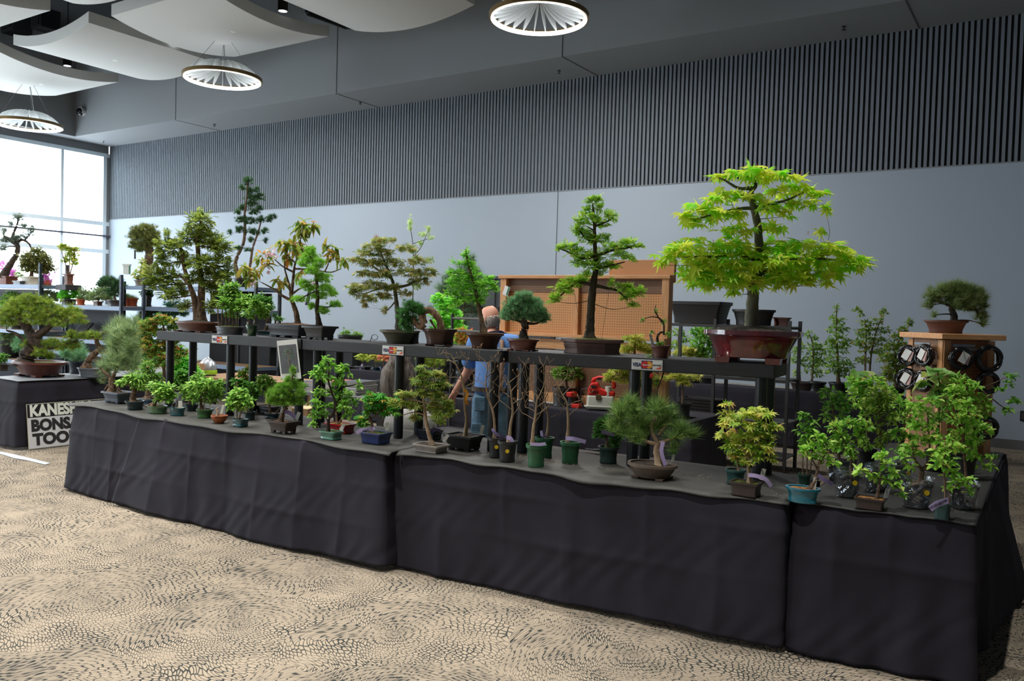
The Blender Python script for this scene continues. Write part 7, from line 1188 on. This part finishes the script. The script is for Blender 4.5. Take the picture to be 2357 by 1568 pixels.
# local axes: +x to the camera's right, +y away from the camera
hip, che, nk = (.01, 0, .98, (.13, .09)), (.015, .03, 1.27, (.145, .095)), (.0, .06, 1.47, .068)
Ls, Rs = (-.16, .07, 1.40, .07), (.175, .0, 1.41, .07)
hd0 = (-.025, .075, 1.535, .062)
Lel, Lw = (-.225, .20, 1.13, .046), (-.345, .30, .925, .031); Rel, Rw = (.215, .13, 1.14, .046), (.16, .36, 1.0, .031)
Lk, La = (-.09, .0, .53, .062), (-.10, -.02, .09, .045); Rk, Ra = (.10, .02, .53, .062), (.10, .03, .09, .045)
def hand(w, d, s):
    """palm and five bent fingers from the wrist w along direction d"""
    d = np.array(d) / np.linalg.norm(d); side = np.cross(d, [0, 0, 1]); side /= np.linalg.norm(side); dn = np.cross(side, d); w3 = np.array(w[:3]); out = []
    pm = tuple(w3 + d * .045) + ((.030, .018),); out.append([w, pm])
    for i, (o_, l) in enumerate(((-.027, .062), (-.009, .074), (.009, .07), (.026, .055))):
        k = w3 + d * .085 + side * o_ * s; out.append([pm, tuple(k) + (.0105,), tuple(k + d * l * .55 - dn * .012) + (.0088,), tuple(k + d * l * .85 - dn * .034) + (.0078,)])
    t0 = w3 + d * .035 - side * .03 * s; out.append([pm, tuple(t0) + (.012,), tuple(t0 + d * .03 - side * .018 * s - dn * .008) + (.01,), tuple(t0 + d * .055 - side * .018 * s - dn * .018) + (.0085,)])
    return out
body = skin('body', [[hip, (.012, .01, 1.12, (.125, .085)), che, nk, hd0], [che, Ls, Lel, Lw], [che, Rs, Rel, Rw], [hip, (-.085, 0, .9, .085), Lk, La, (-.1, .12, .04, .035)], [hip, (.09, 0, .9, .085), Rk, Ra, (.1, .16, .04, .035)]] + hand(Lw, (-.30, .35, -.75), 1) + hand(Rw, (-.2, .6, -.5), -1), SKIN, man)
# head: lathe-like form turned to the left and down, with brow, nose, ears
def headmesh():
    m = MB(); n, k = 28, 20; rings = []
    for j in range(k + 1):
        t = j / k; z = -.115 + .235 * t; a = math.sqrt(max(0.0006, 1 - ((z - .015) / .125) ** 2)); ring = []
        for i in range(n):
            q = 2 * PI * i / n; cx_, sy_ = math.cos(q), math.sin(q)      # +y is the face side
            r = a * (.078 + .0 * cx_); rx, ry = a * .076, a * (.098 if sy_ > 0 else .1)
            if z < -.02: rx *= 1 - .25 * min(1, (-.02 - z) / .09); ry *= (1 if sy_ > 0 else 1 - .35 * min(1, (-.02 - z) / .09))
            x, y = rx * cx_, ry * sy_
            if sy_ > .93: y += .024 * max(0, 1 - abs(z + .018) / .03) * (sy_ - .93) / .07        # nose
            if sy_ > .7 and -.075 < z < -.05: y += .006
            if sy_ > .6 and .0 < z < .022 and .2 < abs(cx_) < .65: y -= .010                           # eye sockets
            if sy_ > .5 and .025 < z < .045: y += .005
            ring.append((x, y, z))
        rings.append(ring)
    m.loft(rings)
    for s in (-1, 1): m.loft([[(s * (.07 + .012 * u), -.005 + .02 * v * math.cos(q) - .006, -.005 + .034 * v * math.sin(q)) for q in [2 * PI * e / 10 for e in range(10)]] for u, v in ((0, .8), (.6, 1), (1.2, .9), (1.2, .5))])
    return m
HM = Matrix.Translation((-.035, .10, 1.61)) @ Matrix.Rotation(.75, 4, 'Z') @ Matrix.Rotation(-.28, 4, 'X') @ Matrix.Diagonal((1, 1, .92, 1))
hdo = headmesh().build('head', SKIN, man, smooth=True); hdo.matrix_local = HM
for s in (-1, 1):
    e = MB().lathe([(.001, -.011), (.008, -.008), (.011, 0), (.008, .008), (.001, .011)], 10).build('eye', mat('eye_dark', (60, 50, 46), .3), hdo); e.location = (.03 * s, .083, .012)
MB().tube([(-.022, .088, -.06), (0, .097, -.058), (.022, .088, -.06)], .005, 6).build('mouth', mat('lip', (168, 100, 88), .6), hdo)
hm = MB(); rg = random.Random(9)
for i in range(1500):
    q = rg.uniform(PI * .92, PI * 2.08) if rg.random() < .72 else rg.choice((rg.uniform(-.25, .15), rg.uniform(PI - .15, PI + .25))); z = rg.uniform(-.08, .012 if math.sin(q) < -.3 else .03); a = math.sqrt(max(.05, 1 - ((z - .015) / .125) ** 2)); x, y = a * .079 * math.cos(q), a * (.102 if math.sin(q) < 0 else .098) * math.sin(q)
    d = Vector((math.cos(q), math.sin(q), -.3)).normalized(); t = Vector((-math.sin(q), math.cos(q), 0)) * .004; l = rg.uniform(.006, .015); p = Vector((x, y, z)); c = p + d * l * .5 + Vector((rg.uniform(-.01, .01), rg.uniform(-.01, .01), -l * .8))
    hm.add([p - t, p + t, c], [(0, 1, 2)])
hr = hm.build('hair', HAIRM, hdo, kind='stuff')
bm_ = MB()
for i in range(420):
    q = rg.uniform(.1, PI - .1); z = rg.uniform(-.115, -.055); a = math.sqrt(max(.05, 1 - ((z - .015) / .125) ** 2)); x, y = a * .066 * math.cos(q), a * .1 * math.sin(q) + .003; p = Vector((x, y, z)); t = Vector((.005, 0, 0)); bm_.add([p - t, p + t, p + Vector((rg.uniform(-.008, .008), .012, -.022))], [(0, 1, 2)])
bm_.build('beard', HAIRM, hdo, kind='stuff')
gl = MB()
for s in (-1, 1): gl.tube([(.032 * s + .02 * math.cos(q * PI / 6), .104, .012 + .016 * math.sin(q * PI / 6)) for q in range(13)], .0018, 5, cap=False).tube([(.052 * s, .104, .014), (.078 * s, 0, .016)], .0018, 5)
gl.build('glasses', STEEL, hdo)
def gr(p, k): r = p[3]; return p[:3] + ((r * k,) if not isinstance(r, tuple) else r,)
skin('shirt', [[(.012, 0, .87, (.186, .138)), (.012, 0, .97, (.18, .132)), (.012, .01, 1.1, (.18, .135)), (.015, .03, 1.27, (.192, .138)), (.01, .045, 1.38, (.14, .10)), (.0, .06, 1.455, .078), (-.01, .065, 1.495, .07)], [(.01, .045, 1.38, (.14, .10)), (-.165, .07, 1.40, .09), (-.20, .135, 1.27, .09), (-.222, .19, 1.15, .092)], [(.01, .045, 1.38, (.14, .10)), (.18, .0, 1.41, .09), (.2, .06, 1.28, .09), (.212, .12, 1.15, .09)]], SHIRT, man)
skin('jeans', [[(.012, 0, 1.0, (.18, .13)), (.012, 0, .93, (.186, .138)), (-.085, 0, .84, .108), (-.09, 0, .53, .088), (-.10, -.02, .12, .075), (-.10, -.02, .035, .078)], [(.012, 0, .93, (.186, .138)), (.09, 0, .84, .108), (.1, .02, .53, .088), (.10, .03, .12, .075), (.10, .03, .035, .078)]], JEAN, man)
for s in (-1, 1):
    sh = MB().loft([[(x * w_, y, z) for x, y in ringpts('oval', .048, .14, 18)] for w_, z in ((1, 0), (1.05, .03), (.95, .06), (.6, .095))]).build('shoe', SHOE, man, smooth=True); sh.location = (.1 * s, .06 if s < 0 else .1, 0)
MB().loft([[(.012 + .192 * k * math.cos(q), .142 * k * math.sin(q), z) for q in [2 * PI * e / 28 for e in range(28)]] for k, z in ((.99, .965), (1.01, .965), (1.01, 1.005), (.99, 1.005))]).build('belt', BELT, man)
def strap(P, w=.017):
    G = []
    for i, p in enumerate(P): p = np.array(p); G.append([p + [-w, 0, 0], p + [w, 0, 0]])
    o = MB().grid(G).build('suspender', STRAP, man, smooth=True); o.modifiers.new('t', 'SOLIDIFY').thickness = .004; return o
SP_ = [[(.085, -.155, .99), (.085, -.162, 1.12), (.085, -.155, 1.26), (.08, -.115, 1.38), (.075, -.04, 1.465), (.07, .06, 1.49)], [(.0, -.16, .99), (-.005, -.165, 1.1), (-.025, -.16, 1.24), (-.055, -.115, 1.38), (-.08, -.02, 1.465), (-.085, .08, 1.49)]]
for p_ in SP_: strap(p_)
for x, z in ((-.125, .62), (-.10, .86)):
    MB().box((x, -.088 if z < .7 else -.12, z), (.10, .022, .13)).build('cargo_pocket', JEAN, man, bevel=.012)
bpy.context.view_layer.update()
